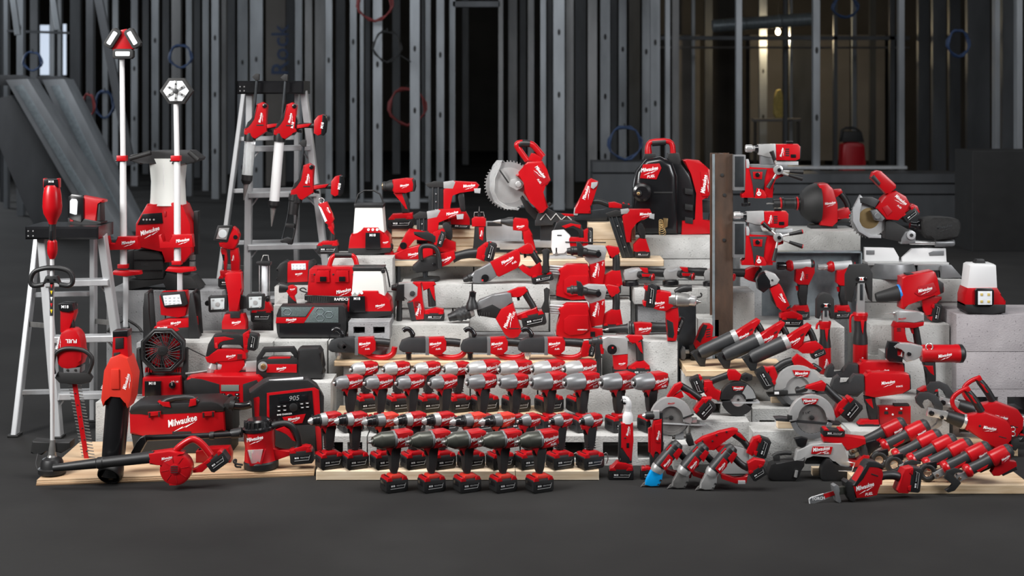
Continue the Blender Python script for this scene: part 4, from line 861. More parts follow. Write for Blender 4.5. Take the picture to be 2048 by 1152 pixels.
g1 = [(714, 735), (948, 735), (900, 806), (714, 806)]; g2 = [(965, 735), (1150, 735), (1150, 852), (888, 852)]
for g in (g1, g2): t.p('grille', g, 8, 'mesh_grille', -76, 1)
def hexes(box, inside):
    for i in range(-1, 8):
        for j in range(-1, 4):
            cx = box[0]+i*68; cy = box[1]+j*52+(i % 2)*26
            pts = [(cx+34*math.cos(math.radians(60*k)), cy+26*math.sin(math.radians(60*k))) for k in range(6)]
            if all(inside(p) for p in pts): t.t('grille_hexagon', pts, 2.2, 'galv', -82, 0, True)
hexes((760, 770), lambda p: 716 < p[0] < 940-(p[1]-735)*.6 and 737 < p[1] < 806); hexes((1010, 765), lambda p: 968-(p[1]-735)*.65 < p[0] < 1148 and 737 < p[1] < 852)
t.p('stripe', [(676, 812), (903, 812), (952, 733), (968, 733), (886, 856), (672, 856)], 10, 'red', -76, 1); t.logo(790, 832, 80, 8, -82, 'print'); t.b('side_handle', 1205, 862, 1285, 902, 60, 'rubber', 20, 10)
# white area lanterns
def lantern(label, cr, px, py, z, dx, dy, sx, handle, bx):
    t = T('area_lantern', label, 'light', px, py, z=z, cr=cr, group='white area lanterns')
    q = lambda *p: [(dx+x*sx, dy+y) for x, y in p]
    t.p('diffuser', q((20, 15), (232, 15), (255, 290), (0, 290)), 190, 'diffuser', 0, 14); t.p('top_plate', q((12, 0), (240, 0), (236, 24), (18, 24)), 196, 'rubber', 0, 5)
    bd = t.p('body', q((-8, 218), (80, 205), (86, 168), (200, 168), (208, 205), (250, 205), (285, 240), (298, 330), (-30, 330), (-18, 240)), 215, 'red', 0, 14); t.p('base', q((-32, 320), (298, 316), (296, 352), (150, 368), (-28, 368)), 220, 'rubber', 0, 8)
    x = bx
    t.p('battery_bay', q((x, 205), (x+110, 205), (x+116, 325), (x-2, 325)), 30, 'black', -112, 6); t.txt('M18', dx+(x+55)*sx, dy+222, 46*sx, 0, -128, 'print')
    for k in range(3): t.disc('button', (dx+(x+22+k*33)*sx, dy+184), 10, 8, 'print', -109, par=bd, n=12)
    t.logo(dx+258*sx if x > 60 else dx+215*sx, dy+278, 70 if x < 60 else 40, 14, -109, 'print', bd)
    if handle: t.t('bail_handle', [(dx+8*sx, dy+8, 20), (dx+45*sx, dy-95, 20), (dx+190*sx, dy-95, 20), (dx+236*sx, dy+8, 20)], 6, 'rubber', 0, 1)
    else:
        t.t('bail_handle', [(dx+10*sx, dy, 20), (dx+40*sx, dy-4, 20), (dx+220*sx, dy+2, 20), (dx+250*sx, dy+20, 20), (dx+275*sx, dy+160, 20)], 6, 'rubber', 0, 1); t.disc('handle_pivot', (dx+236*sx, dy+25), 16, 20, 'rubber', -90)
lantern('white area lantern with folded up handle standing in the rear', K6, 365, 655, Z_BK+.001, 250, 306-20, .96, True, 105)
lantern('white area lantern with lowered handle next to the hexagon speaker', K6, 370, 1118, Z_AR+.001, 238, 752, 1.02, False, -5)
# ---------------------------------------------------------------- left front: vacuums, radios, fan
t = T('cage_floodlight', 'floodlight with white led head inside a black roll cage', 'light', 975, 262, z=Z_L2+.001, cr=K2)
for x0, x1, d in ((818, 868, 0), (1072, 1132, 0)):
    t.p('cage_side', [(x0+8, 10), (x1-18 if x0 < 900 else x1-34, 4), (x1-22 if x0 < 900 else x1-20, 130), (x1, 240), (x1, 262), (x0, 262), (x0, 90)], 20, 'rubber', -46, 5); t.t('cage_bar', [(x0+22, 14, -46), (x0+22, 6, 40)], 9, 'rubber', 0, 0)
    t.p('cage_side', [(x0+8, 10), (x1-18, 6), (x1, 250), (x0, 250)], 16, 'rubber', 44, 5)
hd = t.p('lamp_head', [(905, 30), (915, 8), (1052, 2), (1066, 70), (1050, 140), (1010, 150), (912, 135)], 80, 'red', 0, 8); t.p('bezel', [(912, 22), (920, 6), (1050, 0), (1068, 70), (1050, 82), (935, 90)], 20, 'rubber', -46, 6, par=hd); t.p('lens', [(930, 24), (1024, 16), (1036, 70), (940, 78)], 5, 'led', -58, 2, par=hd)
for i in range(4):
    for j in range(3): t.disc('led', (945+i*24, 33+j*16), 6, 4, 'lens', -61, par=hd, n=8)
bs = t.p('base', [(892, 175), (960, 155), (1105, 152), (1108, 200), (892, 215)], 100, 'red', 0, 8); t.logo(1000, 178, 58, 12, -51, 'print', bs); t.p('base_foot', [(880, 208), (1110, 200), (1125, 262), (870, 262)], 104, 'rubber', 0, 6)
# fan
t = T('jobsite_fan', 'black octagonal fan on a red base with a dial', 'fan', 220, 530, z=Z_L1+.001, cr=K5)
cx, cy = 232, 200
oc = lambda R: [(cx+R*math.cos(math.radians(22.5+45*k)), cy-R*math.sin(math.radians(22.5+45*k))) for k in range(8)]
t.t('outer_frame', oc(148), 15, 'rubber', -30, 0, True); t.t('inner_frame', oc(132), 7, 'black', -40, 0, True); t.p('rear_housing', oc(146), 60, 'matte', 25, 8); t.p('top_badge', [(160, 62), (175, 38), (290, 36), (330, 70), (300, 78), (180, 80)], 60, 'red', 0, 6); t.logo(225, 50, 70, 8, -31, 'print')
for k in range(14): t.q('lower_rib', 110+k*18, 338, 9, 30, 0, 50, 'darkred', 10, 2)
for k in range(7):
    a0 = 360/7*k
    pts = [(cx+r*math.cos(math.radians(a0+s)), cy-r*math.sin(math.radians(a0+s))) for r, s in ((30, 0), (70, 14), (122, 18), (122, 50), (70, 44), (30, 30))]
    t.p('fan_blade', pts, 6, 'darkred', -10, 1)
for k in range(30):
    a0 = 12*k
    t.t('grille_wire', [(cx+r*math.cos(math.radians(a0+s)), cy-r*math.sin(math.radians(a0+s))) for r, s in ((30, 0), (75, 20), (130, 28))], 2.8, 'grey', -42, 1, n=5)
for R in (60, 95): t.ring('grille_ring', (cx, cy), R, 2.2, 'black', -40)
t.disc('grille_hub', (cx, cy), 32, 12, 'rubber', -44); t.txt('BMB', cx, cy, 30, 0, -52, 'grey')
t.p('side_arm', [(48, 190), (75, 185), (85, 360), (100, 500), (55, 500), (45, 350)], 40, 'rubber', 0, 8); t.p('side_arm', [(395, 190), (372, 185), (368, 330), (340, 400), (352, 500), (378, 500), (392, 340)], 40, 'rubber', 0, 8)
t.p('base', [(100, 382), (355, 372), (362, 505), (95, 505)], 120, 'red', 0, 10); t.b('battery', 118, 400, 228, 502, 40, 'black', -56, 6); t.txt('M18', 172, 412, 46, 0, -80, 'print'); t.disc('dial', (303, 427), 22, 20, 'black', -66); t.b('dial_pointer', 300, 408, 306, 428, 8, 'greyprint', -76, 1); t.txt('LO  HI', 318, 405, 46, 0, -62, 'print')
# flat radio
t = T('flat_radio', 'flat red and black radio with small display behind the vacuum', 'radio', 640, 552, z=Z_L1+.001, cr=K5)
bd = t.p('body', [(385, 430), (400, 380), (470, 370), (880, 362), (905, 385), (900, 550), (385, 550)], 140, 'red', 0, 12); t.p('side_speaker', [(392, 420), (430, 378), (500, 385), (620, 420), (625, 540), (400, 540)], 20, 'rubber', -66, 8, par=bd); t.p('side_speaker', [(778, 420), (870, 390), (890, 420), (885, 540), (780, 540)], 20, 'rubber', -66, 8, par=bd)
t.b('display', 632, 424, 752, 466, 8, 'lcd', -72, 3, par=bd); t.disc('tuning_knob', (692, 508), 24, 24, 'black', -76, par=bd)
for x in (645, 740):
    for y in (488, 510, 532): t.b('button', x-14, y-7, x+14, y+7, 8, 'black', -72, 2, par=bd); t.b('button_mark', x-6, y-2, x+6, y+2, 2, 'print', -77, 0, par=bd)
t.p('left_grip', [(380, 400), (432, 380), (440, 480), (385, 490)], 150, 'rubber', 0, 10)
# grease gun
t = T('grease_gun', 'red grease gun with silver barrel and coiled hose lying on the flat radio', 'grease gun', 690, 362, Y=5.78, cr=K5)
t.p('handle_loop', [(518, 240), (535, 160), (575, 95), (640, 85), (740, 92), (780, 110), (790, 160), (770, 190), (745, 150), (640, 150), (610, 165), (600, 250), (560, 260)], 70, 'rubber', 0, 12); t.p('handle_panel', [(575, 110), (650, 105), (720, 122), (640, 135), (612, 140), (590, 190), (578, 180)], 74, 'red', 0, 6)
t.p('trigger', [(583, 150), (600, 145), (604, 185), (588, 188)], 30, 'redprint', -26, 4)
bd = t.p('motor_body', [(515, 245), (560, 235), (600, 190), (760, 195), (792, 215), (795, 260), (700, 268), (600, 262), (585, 290), (530, 280)], 84, 'red', 0, 10); t.logo(692, 238, 64, 12, -43, 'print', bd)
for k in range(4): t.b('vent', 735, 224+k*9, 768, 228+k*9, 4, 'matte', -43, 1, par=bd)
t.batt(835, 145, 112, 70, 80, 80, 0); t.p('battery_holder', [(770, 90), (815, 65), (805, 215), (778, 215)], 78, 'red', 0, 6)
t.l('barrel', (600, 312), (890, 308), [(0, 34), (1, 34), (1, 0)], 'alu'); t.p('barrel_guard', [(585, 280), (620, 262), (780, 265), (785, 300), (745, 348), (600, 362), (575, 350), (580, 330), (630, 335), (640, 290)], 74, 'red', 0, 8)
t.l('pump_head', (570, 290), (548, 360), [(0, 34), (.5, 40), (1, 30), (1, 0)], 'silver'); t.b('end_cap', 790, 275, 872, 345, 74, 'silver', 0, 10); t.b('barrel_cap', 865, 262, 880, 352, 80, 'chrome', 0, 4)
t.t('hose', [(540, 340), (480, 350), (420, 358), (380, 362)], 9, 'steel', -10, 2); t.t('cord', [(520, 255), (470, 230), (400, 195), (380, 185)], 4, 'matte', 10, 2)
# transfer pump
t = T('transfer_pump', 'black transfer pump with red top buttons lying on a concrete block', 'pump', 1080, 388, z=.261, cr=K5)
t.p('frame_handle', [(862, 250), (905, 185), (1110, 180), (1150, 240), (1148, 262), (1120, 250), (1095, 205), (920, 208), (890, 262), (880, 290), (862, 290)], 60, 'rubber', 0, 6)
t.p('body', [(865, 275), (905, 255), (1140, 250), (1170, 290), (1165, 370), (880, 385), (862, 360)], 110, 'rubber', 0, 10); t.p('top_panel', [(930, 258), (960, 246), (1090, 246), (1095, 262), (940, 266)], 90, 'red', 0, 5)
pn = t.b('side_panel', 935, 288, 1140, 345, 8, 'red', -58, 4); t.logo(1036, 317, 66, 12, -63, 'print', pn)
t.p('pump_head', [(1145, 190), (1160, 182), (1285, 180), (1305, 210), (1300, 320), (1320, 350), (1312, 385), (1160, 385), (1150, 300)], 140, 'rubber', 0, 16); t.l('port', (915, 300, -62), (915, 305, -85), [(0, 18), (.6, 18), (1, 14), (1, 0)], 'brass'); t.disc('port_flange', (910, 303), 32, 10, 'silver', -58)
# wet vacuum
t = T('wet_vacuum', 'large red and black toolbox shaped wet vacuum', 'vacuum', 370, 872, z=ZP, cr=K5)
t.p('lower_bin', [(40, 745), (660, 720), (715, 740), (712, 870), (60, 870)], 250, 'matte', 0, 12)
bd = t.p('body', [(30, 600), (660, 590), (668, 720), (545, 722), (510, 748), (170, 752), (140, 740), (35, 740)], 270, 'red', 0, 14); t.p('lid', [(30, 592), (40, 560), (110, 540), (580, 522), (625, 535), (665, 565), (662, 592), (150, 612), (40, 610)], 274, 'rubber', 0, 14)
t.t('lid_handle', [(240, 545, -20), (300, 505, -20), (440, 495, -20), (490, 530, -20)], [24, 22, 20], 'rubber', -100, 1); t.p('handle_end', [(222, 520), (300, 525), (310, 560), (260, 552)], 60, 'red', -120, 6); t.p('handle_end', [(440, 505), (480, 500), (480, 545), (430, 556)], 60, 'red', -120, 6)
for x in (205, 565): t.p('latch', [(x-45, 590), (x+40, 584), (x+40, 610), (x-42, 618)], 14, 'red', -145, 4); t.b('latch_tab', x-40, 592, x-28, 628, 12, 'rubber', -150); t.b('latch_tab', x+24, 586, x+36, 622, 12, 'rubber', -150)
t.logo(388, 660, 200, 14, -137, 'print', bd); t.b('port_recess', 320, 722, 445, 752, 10, 'matte', -136, 3); t.p('side_cover', [(655, 545), (700, 540), (715, 600), (718, 740), (665, 720)], 230, 'matte', 20, 10)
t.l('hose_port', (690, 565), (720, 570), [(0, 40), (1, 36), (1, 0)], 'matte', -60); t.t('hose', [(710, 568), (770, 572), (820, 562), (832, 555)], 26, 'black', -60, 1)
# jobsite radio
t = T('jobsite_radio', 'upright black jobsite radio with red frame and clock display', 'radio', 1075, 905, z=ZP, cr=K5, yaw=12)
t.p('housing', [(818, 470), (905, 410), (940, 395), (1200, 400), (1265, 450), (1305, 520), (1300, 860), (1285, 902), (880, 900), (850, 860), (845, 500)], 150, 'rubber', 15, 16)
t.p('red_frame', [(930, 475), (1240, 452), (1270, 470), (1290, 880), (1265, 900), (930, 900)], 10, 'red', -62, 3); t.p('front_panel', [(945, 490), (1225, 470), (1258, 880), (950, 890)], 10, 'black', -66, 3)
t.p('left_frame', [(838, 500), (880, 490), (890, 505), (880, 880), (862, 870)], 40, 'red', -40, 6)
t.t('handle_post', [(912, 470), (935, 405)], 16, 'rubber', -30, 0); t.t('handle_post', [(1195, 440), (1165, 400)], 16, 'rubber', -30, 0); t.l('carry_handle', (945, 408), (1168, 398), [(0, 15), (1, 15), (1, 0)], 'alu', -30); t.b('handle_clip', 1095, 418, 1125, 440, 20, 'red', -30)
t.p('display', [(1010, 498), (1195, 484), (1198, 535), (1012, 545)], 6, 'screen', -73, 2); t.txt('905', 1108, 514, 66, 3, -77, 'greyprint', bold=.0, shear=.15)
t.disc('knob', (1102, 575), 27, 22, 'rubber', -80); 
for x, y in ((1008, 566), (1045, 564), (1008, 594), (1046, 592), (1156, 555), (1192, 552), (1160, 580), (1194, 578)): t.b('button', x-14, y-7, x+14, y+7, 8, 'rubber', -74, 2); t.b('button_mark', x-8, y-2, x+8, y+2, 2, 'print', -79, 0)
t.p('badge', [(1030, 640), (1182, 625), (1160, 685), (1055, 690)], 8, 'red', -72, 2); t.logo(1105, 656, 80, 10, -77, 'print'); t.txt('BMB CHARGER', 1045, 620, 100, 3, -74, 'print')
t.b('speaker_grille', 965, 700, 1245, 880, 6, 'matte', -72, 6)
for x, y in ((980, 660), (1010, 655), (1225, 640), (1225, 860)): t.disc('bolt', (x, y), 8, 6, 'rubber', -74, n=10)
# compact vacuum with wand
t = T('compact_vacuum', 'compact red canister vacuum with long black wand to the left', 'vacuum', 890, 1000, z=ZP, cr=K5)
bd = t.l('canister', (888, 960), (875, 735), [(0, 116), (.1, 110), (.5, 100), (.6, 104), (1, 106), (1, 0)], 'red', n=32); t.l('base_ring', (890, 1000), (888, 945), [(0, 110), (.15, 117), (.8, 117), (1, 112), (1, 0)], 'rubber', n=32)
t.l('lid', (872, 742), (866, 668), [(0, 112), (.25, 110), (.35, 90), (.85, 84), (1, 70), (1, 0)], 'black', n=32)
for k in range(10): a = math.radians(180+20*k); t.b('lid_knurl', 866+88*math.cos(a)-6, 680, 866+88*math.cos(a)+6, 720, 12, 'rubber', 88*math.sin(a), 2)
t.p('window', [(815, 855), (920, 850), (900, 945), (840, 945)], 14, 'clear', -102, 4); t.p('window_frame', [(805, 850), (815, 850), (840, 945), (905, 945), (930, 848), (940, 848), (910, 960), (832, 960)], 16, 'darkred', -104, 3)
for k in range(8): t.b('filter_pleat', 826+k*11, 858, 831+k*11, 935, 6, 'sack' if k % 3 == 1 else 'white', -94, 1)
t.logo(866, 783, 112, 12, -107, 'print')
t.t('handle', [(965, 715), (1040, 695), (1100, 710), (1140, 780), (1150, 850), (1120, 885)], [24, 26, 26, 26, 22], 'rubber', -10, 2); t.p('handle_panel', [(990, 735), (1050, 715), (1085, 735), (1125, 815), (1100, 805), (1070, 760), (1010, 745)], 56, 'red', -10, 6); t.p('lower_arm', [(965, 850), (1010, 880), (1090, 875), (1100, 905), (990, 945), (965, 920)], 60, 'red', -10, 8)
t.p('battery_holder', [(1085, 870), (1190, 842), (1225, 850), (1210, 880), (1095, 900)], 80, 'red', -10, 6); t.batt(1170, 920, 158, 90, 5, 90, -12)
t.t('wand', [(770, 745), (730, 750), (560, 762), (300, 770), (130, 778)], [30, 26, 24, 22, 20, 20, 20], 'black', -90, 2); t.l('wand_joint', (560, 762), (590, 761), [(0, 26), (.5, 28), (1, 26), (1, 0)], 'rubber', -90); t.l('wand_socket', (700, 752), (775, 742), [(0, 28), (.3, 32), (1, 34), (1, 0)], 'rubber', -80)
t.p('floor_nozzle', [(130, 760), (140, 800), (95, 880), (50, 900), (38, 870), (75, 800), (100, 770)], 70, 'rubber', -90, 10)
t.t('power_cord', [(780, 960, -20), (730, 950, -30), (715, 930, -30), (740, 920, -20), (725, 970, -30), (770, 975, -20)], 7, 'matte', -60, 2)
t = T('small_charger', 'small red battery charger behind the handheld blower', 'charger', 610, 955, z=ZP, cr=K5)
t.p('body', [(455, 880), (540, 860), (675, 855), (692, 900), (690, 952), (455, 955)], 100, 'red', 0, 10); t.b('bay', 470, 868, 560, 884, 60, 'black', 0, 4)
for k in range(6): t.b('vent', 590+k*13, 893, 596+k*13, 905, 4, 'darkred', -51, 1)
# ---------------------------------------------------------------- centre: tools on the upper planks
K16 = (640, 620, 3.032)
t = T('heat_gun', 'red heat gun with black nozzle on the pine plank stack', 'heat gun', 605, 466, z=Z_7+.001, cr=K6)
t.l('nozzle', (560, 152), (470, 160), [(0, 46), (.4, 44), (.75, 34), (.8, 37), (1, 36), (1, 28), (.7, 24), (.7, 0)], 'matte'); t.l('heater_tip', (480, 159), (464, 160), [(0, 26), (1, 27), (1, 22), (.2, 0)], 'brass')
bd = t.p('housing', [(540, 108), (640, 96), (692, 98), (704, 140), (698, 195), (640, 205), (560, 212), (542, 190)], 96, 'red', 0, 20, seg=3); t.p('rear_cap', [(686, 102), (708, 112), (714, 160), (704, 195), (690, 195)], 90, 'rubber', 0, 10); t.logo(632, 150, 66, 12, -49, 'print', bd)
t.p('grip', [(585, 215), (640, 200), (655, 250), (668, 355), (612, 355), (600, 280)], 52, 'rubber', 0, 14); t.p('grip_front', [(545, 205), (610, 205), (640, 290), (655, 330), (630, 320), (600, 260), (570, 225)], 56, 'red', 0, 6); t.p('trigger', [(568, 222), (585, 228), (590, 262), (574, 256)], 24, 'black', 0, 5)
t.p('foot', [(508, 400), (540, 362), (690, 352), (695, 395)], 92, 'red', 0, 8); t.batt(602, 430, 190, 78, 2, 100)
def nailer(label, cr, px, py, z, m, body, silver, grip, foot, bat, logo, magm='rubber', legs=True):
    t = T('cordless_nailer', label, 'nail gun', px, py, z=z, cr=cr, group='cordless nail guns')
    mg = t.p('magazine', m, 36, 'steel_dark', 6, 4); t.p('nose_piece', silver[1], 40, 'matte', -2, 4)
    a, b, c, d = m[:4]
    for f in (.28, .66): t.p('magazine_rail', [tuple(a[i]+(b[i]-a[i])*(f+o) if e else d[i]+(c[i]-d[i])*(f+o) for i in (0, 1)) for e, o in ((1, -.05), (1, .05), (0, .05), (0, -.05))], 8, 'grey', -16, 1, par=mg)
    for k in range(3): 
        f = .25+k*.25; t.disc('magazine_pin', tuple((a[i]*(1-f)+d[i]*f+b[i]*(1-f)+c[i]*f)/2 for i in (0, 1)), 5, 6, 'chrome', -18, par=mg, n=8)
    h = t.p('housing', body, 70, 'red', 0, 12); t.p('gear_case', silver[0], 66, 'silver', -4, 8); t.p('grip', grip, 46, 'rubber', 0, 12, 1); t.p('foot', foot, 66, 'red', 4, 8)
    t.batt(*bat); t.logo(*logo, -36, 'print', h); t.p('belt_hook', silver[2], 14, 'alu', -40, 3)
    return t
nailer('finish nail gun standing at the back beside the heat gun', K6, 1045, 470, Z_7+.001, [(808, 160), (918, 150), (918, 380), (805, 400)], [(1000, 118), (1160, 126), (1185, 150), (1160, 190), (1040, 205), (975, 215), (970, 300), (968, 420), (918, 420), (918, 180)], [[(918, 125), (990, 115), (1010, 125), (990, 175), (920, 172)], [(785, 140), (850, 120), (925, 125), (925, 165), (805, 165)], [(1145, 172), (1196, 170), (1192, 208), (1150, 204)]], [(1020, 205), (1072, 200), (1075, 260), (1085, 350), (1045, 350)], [(970, 400), (1000, 345), (1085, 345), (1115, 400), (1115, 445), (972, 440)], (1045, 452, 140, 34, -3, 60, 4), (1110, 155, 90, 8))
nailer('finish nail gun standing behind the planer', K6, 900, 688, Z_6+.001, [(718, 392), (800, 385), (802, 590), (720, 585)], [(880, 328), (1040, 320), (1052, 350), (1040, 375), (930, 405), (872, 415), (870, 640), (800, 640), (800, 400)], [[(795, 345), (880, 328), (900, 335), (872, 385), (800, 400)], [(690, 375), (740, 345), (805, 352), (805, 395), (705, 400)], [(1015, 365), (1070, 360), (1066, 398), (1020, 400)]], [(905, 430), (950, 415), (985, 470), (985, 560), (945, 560), (920, 480)], [(870, 580), (940, 545), (1010, 575), (1012, 640), (800, 650)], (905, 668, 200, 40, 0, 62, 4), (985, 358, 90, 14))
nailer('angled nail gun with long black magazine right of the jigsaw', K7, 1300, 980, Z_6+.001, [(1060, 660), (1150, 650), (1262, 975), (1165, 980)], [(1210, 605), (1380, 605), (1400, 650), (1330, 690), (1270, 700), (1225, 760), (1240, 860), (1200, 860), (1165, 660)], [[(1155, 610), (1215, 602), (1225, 615), (1205, 640), (1158, 645)], [(1040, 640), (1120, 615), (1160, 625), (1160, 660), (1070, 668)], [(1375, 640), (1412, 640), (1410, 682), (1372, 672)]], [(1270, 700), (1320, 705), (1345, 770), (1345, 840), (1300, 835), (1300, 770)], [(1252, 880), (1300, 830), (1350, 835), (1380, 930), (1255, 930)], (1322, 952, 120, 50, 0, 66, 4), (1345, 645, 90, 5))
t = T('framing_nailer', 'framing nail gun lying with its magazine along the pine offcuts', 'nail gun', 990, 700, Y=6.592, cr=K7, group='cordless nail guns')
t.p('housing', [(905, 385), (930, 370), (982, 392), (985, 410), (945, 530), (930, 580), (910, 605), (930, 640), (800, 640), (806, 590), (850, 510)], 70, 'red', 0, 12); t.p('nose', [(800, 600), (830, 560), (848, 580), (825, 655), (795, 652)], 60, 'silver', 0, 6); t.logo(893, 480, 110, 72, -36, 'print'); t.p('belt_hook', [(930, 400), (980, 395), (972, 425), (945, 450), (925, 440)], 20, 'alu', -36, 3)
t.p('magazine', [(830, 630), (1240, 580), (1240, 600), (1060, 640), (1050, 690), (800, 690), (800, 660)], 44, 'steel_dark', 0, 4); t.t('grip', [(935, 550), (990, 545), (1070, 575)], [22, 24, 22], 'rubber', 0, 1); t.p('foot', [(1060, 555), (1110, 550), (1165, 570), (1165, 600), (1065, 595)], 50, 'red', 0, 8); t.batt(1195, 582, 60, 34, -12, 54, 4, lab=False); t.p('rafter_hook', [(700, 640), (800, 645), (800, 662), (730, 660)], 20, 'red', 0, 3)
# planer
t = T('planer', 'red hand planer with round black front knob', 'planer', 640, 700, z=Z_6+.001, cr=K6)
t.b('sole_plate', 476, 692, 748, 704, 80, 'alu', 0, 2); bd = t.p('body', [(548, 655), (640, 620), (740, 590), (840, 610), (840, 695), (606, 700), (550, 690)], 90, 'red', 0, 10); t.logo(697, 660, 80, 12, -46, 'print', bd); t.p('front_shoe', [(482, 645), (545, 640), (552, 692), (480, 692)], 86, 'red', 0, 8); t.l('knob', (518, 640), (518, 583), [(0, 16), (.3, 26), (.8, 28), (1, 18), (1, 0)], 'rubber')
t.p('handle', [(570, 640), (640, 500), (665, 472), (700, 490), (830, 495), (880, 530), (870, 580), (840, 570), (800, 545), (700, 540), (660, 610), (640, 640)], 64, 'red', 0, 12); t.p('grip', [(690, 488), (800, 490), (870, 520), (870, 580), (835, 580), (790, 540), (700, 520)], 68, 'rubber', 0, 12); t.disc('dust_port', (622, 596), 27, 70, 'black', -4); t.p('battery_holder', [(840, 500), (915, 470), (930, 490), (900, 610), (850, 590)], 66, 'red', 0, 6); t.batt(902, 548, 120, 48, 72, 72)
# polisher
t = T('polisher', 'polisher with black loop handle and flat round pad facing down', 'polisher', 790, 858, z=Z_5+.001, cr=K6)
t.l('pad', (785, 866), (782, 832), [(0, 100), (.3, 110), (.7, 108), (1, 60), (1, 0)], 'rubber', n=32); t.l('spindle', (783, 840), (782, 770), [(0, 18), (1, 22), (1, 0)], 'steel_dark')
t.p('gear_head', [(690, 745), (735, 705), (830, 670), (890, 675), (905, 760), (850, 785), (720, 798), (692, 780)], 92, 'rubber', 0, 20); t.disc('head_screw', (850, 733), 12, 10, 'black', -46)
t.t('loop_handle', [(755, 700), (748, 610), (775, 592), (850, 595), (885, 640), (895, 760)], 18, 'rubber', -62, 2); t.p('body', [(890, 660), (1000, 632), (1010, 690), (960, 735), (905, 755)], 84, 'red', 0, 12); t.logo(940, 697, 80, 24, -43, 'print')
t.t('grip', [(985, 690), (1060, 665), (1130, 655), (1185, 650)], [42, 36, 32, 34, 36], 'rubber', 0, 1); t.p('battery_holder', [(1170, 620), (1230, 575), (1275, 570), (1225, 715), (1160, 690)], 80, 'red', 0, 10); t.batt(1265, 645, 140, 76, 75, 88)
# cut-out tool
t = T('cutout_tool', 'slim upright red cut-out tool with thin bit pointing up', 'rotary tool', 1180, 688, z=Z_6+.001, cr=K6)
t.l('bit', (1183, 350), (1184, 308), [(0, 3), (1, 1.5), (1, 0)], 'steel'); t.l('collet', (1183, 385), (1183, 345), [(0, 16), (.5, 14), (.6, 10), (1, 9), (1, 0)], 'black'); t.t('depth_frame', [(1145, 385), (1148, 352), (1215, 350), (1222, 385)], 3, 'steel', 0, 0)
t.p('head', [(1128, 400), (1150, 384), (1215, 384), (1235, 400), (1232, 455), (1130, 455)], 80, 'red', 0, 10); t.p('body', [(1150, 455), (1228, 455), (1225, 570), (1240, 640), (1240, 688), (1120, 688), (1140, 600)], 74, 'rubber', 0, 12); t.p('body_panel', [(1180, 458), (1222, 458), (1212, 560), (1185, 545)], 78, 'red', 0, 5); t.logo(1200, 505, 46, 80, -40, 'print')
# drywall screw gun
t = T('drywall_screwdriver', 'red drywall screw gun with grey tapered nose pointing left', 'screwdriver', 470, 962, z=Z_6+.001, cr=K7)
t.l('nose_cone', (330, 705), (235, 702), [(0, 38), (.4, 34), (.7, 24), (1, 18), (1, 0)], 'grey'); t.l('nose_tip', (240, 702), (178, 703), [(0, 17), (.5, 12), (1, 5), (1, 0)], 'silver'); t.p('housing', [(325, 690), (345, 672), (440, 682), (450, 700), (448, 760), (420, 775), (330, 768)], 72, 'red', 0, 14); t.logo(388, 738, 60, 10, -37, 'print')
t.p('handle', [(395, 770), (450, 745), (480, 800), (490, 905), (510, 945), (430, 945), (425, 850)], 60, 'red', 0, 12); t.p('trigger', [(402, 790), (418, 785), (425, 835), (408, 838)], 26, 'black', 0, 5); t.batt(465, 948, 110, 28, 0, 80, lab=False)
# jigsaw
t = T('jigsaw', 'jigsaw with silver gear case and black handle loop', 'jigsaw', 770, 985, z=Z_6+.001, cr=K7)
t.p('shoe', [(612, 965), (760, 962), (815, 975), (815, 986), (608, 986)], 90, 'alu', 0, 3); t.p('gear_case', [(628, 780), (645, 765), (720, 760), (770, 810), (770, 900), (720, 945), (635, 950), (622, 900)], 80, 'white', 0, 14); t.b('logo_bar', 668, 800, 702, 808, 4, 'grey', -42, 1)
t.p('roller_bracket', [(630, 910), (740, 905), (745, 965), (640, 965)], 50, 'silver', 0, 5); t.b('blade_clamp', 652, 895, 672, 970, 20, 'steel', -30); t.p('handle', [(640, 770), (665, 705), (700, 690), (800, 695), (850, 720), (872, 790), (868, 835), (835, 830), (835, 760), (790, 735), (735, 740), (715, 770)], 64, 'rubber', 0, 14); t.p('handle_panel', [(700, 735), (770, 712), (850, 725), (845, 760), (790, 725), (735, 755)], 68, 'red', 0, 5)
t.p('motor_housing', [(740, 830), (765, 820), (880, 825), (885, 885), (770, 890)], 78, 'red', 0, 8)
for k in range(4): t.b('vent', 815+k*14, 850, 822+k*14, 875, 4, 'matte', -40, 1)
t.p('battery_holder', [(870, 770), (910, 750), (920, 885), (875, 885)], 70, 'red', 0, 6); t.batt(922, 815, 130, 42, 90, 76); t.t('edge_guide', [(730, 855, -45), (1040, 860, -45)], 4, 'matte', 0, 0)
# left mitre saw
t = T('mitre_saw', 'mitre saw with raised red head and bright toothed blade in the centre', 'mitre saw', 400, 945, z=Z_6+.001, cr=K7)
t.l('turntable_base', (430, 968), (430, 900), [(0, 150), (.7, 150), (1, 140), (1, 0)], 'matte', 60, n=36); t.b('scale_strip', 230, 860, 490, 905, 8, 'silver', -110, 2)
t.b('fence', 122, 705, 400, 850, 18, 'alu', 60, 4); t.b('fence', 470, 850, 622, 940, 18, 'alu', 62, 4); t.b('fence_label', 132, 712, 245, 742, 4, 'grey', 50, 1); t.b('table_wing', 118, 850, 640, 900, 120, 'alu', 30, 5)
bl = t.disc('saw_blade', (300, 425), 180, 6, 'chrome', 10, n=64, r=.02); t.disc('blade_ring', (300, 425), 138, 8, 'silver', 10, par=bl, n=48, r=.02)
for k in range(46): a = math.radians(360/46*k); t.q('saw_tooth', 300+184*math.cos(a), 425-184*math.sin(a), 16, 8, 360/46*k+20, 8, 'chrome', 10, .5, par=bl)
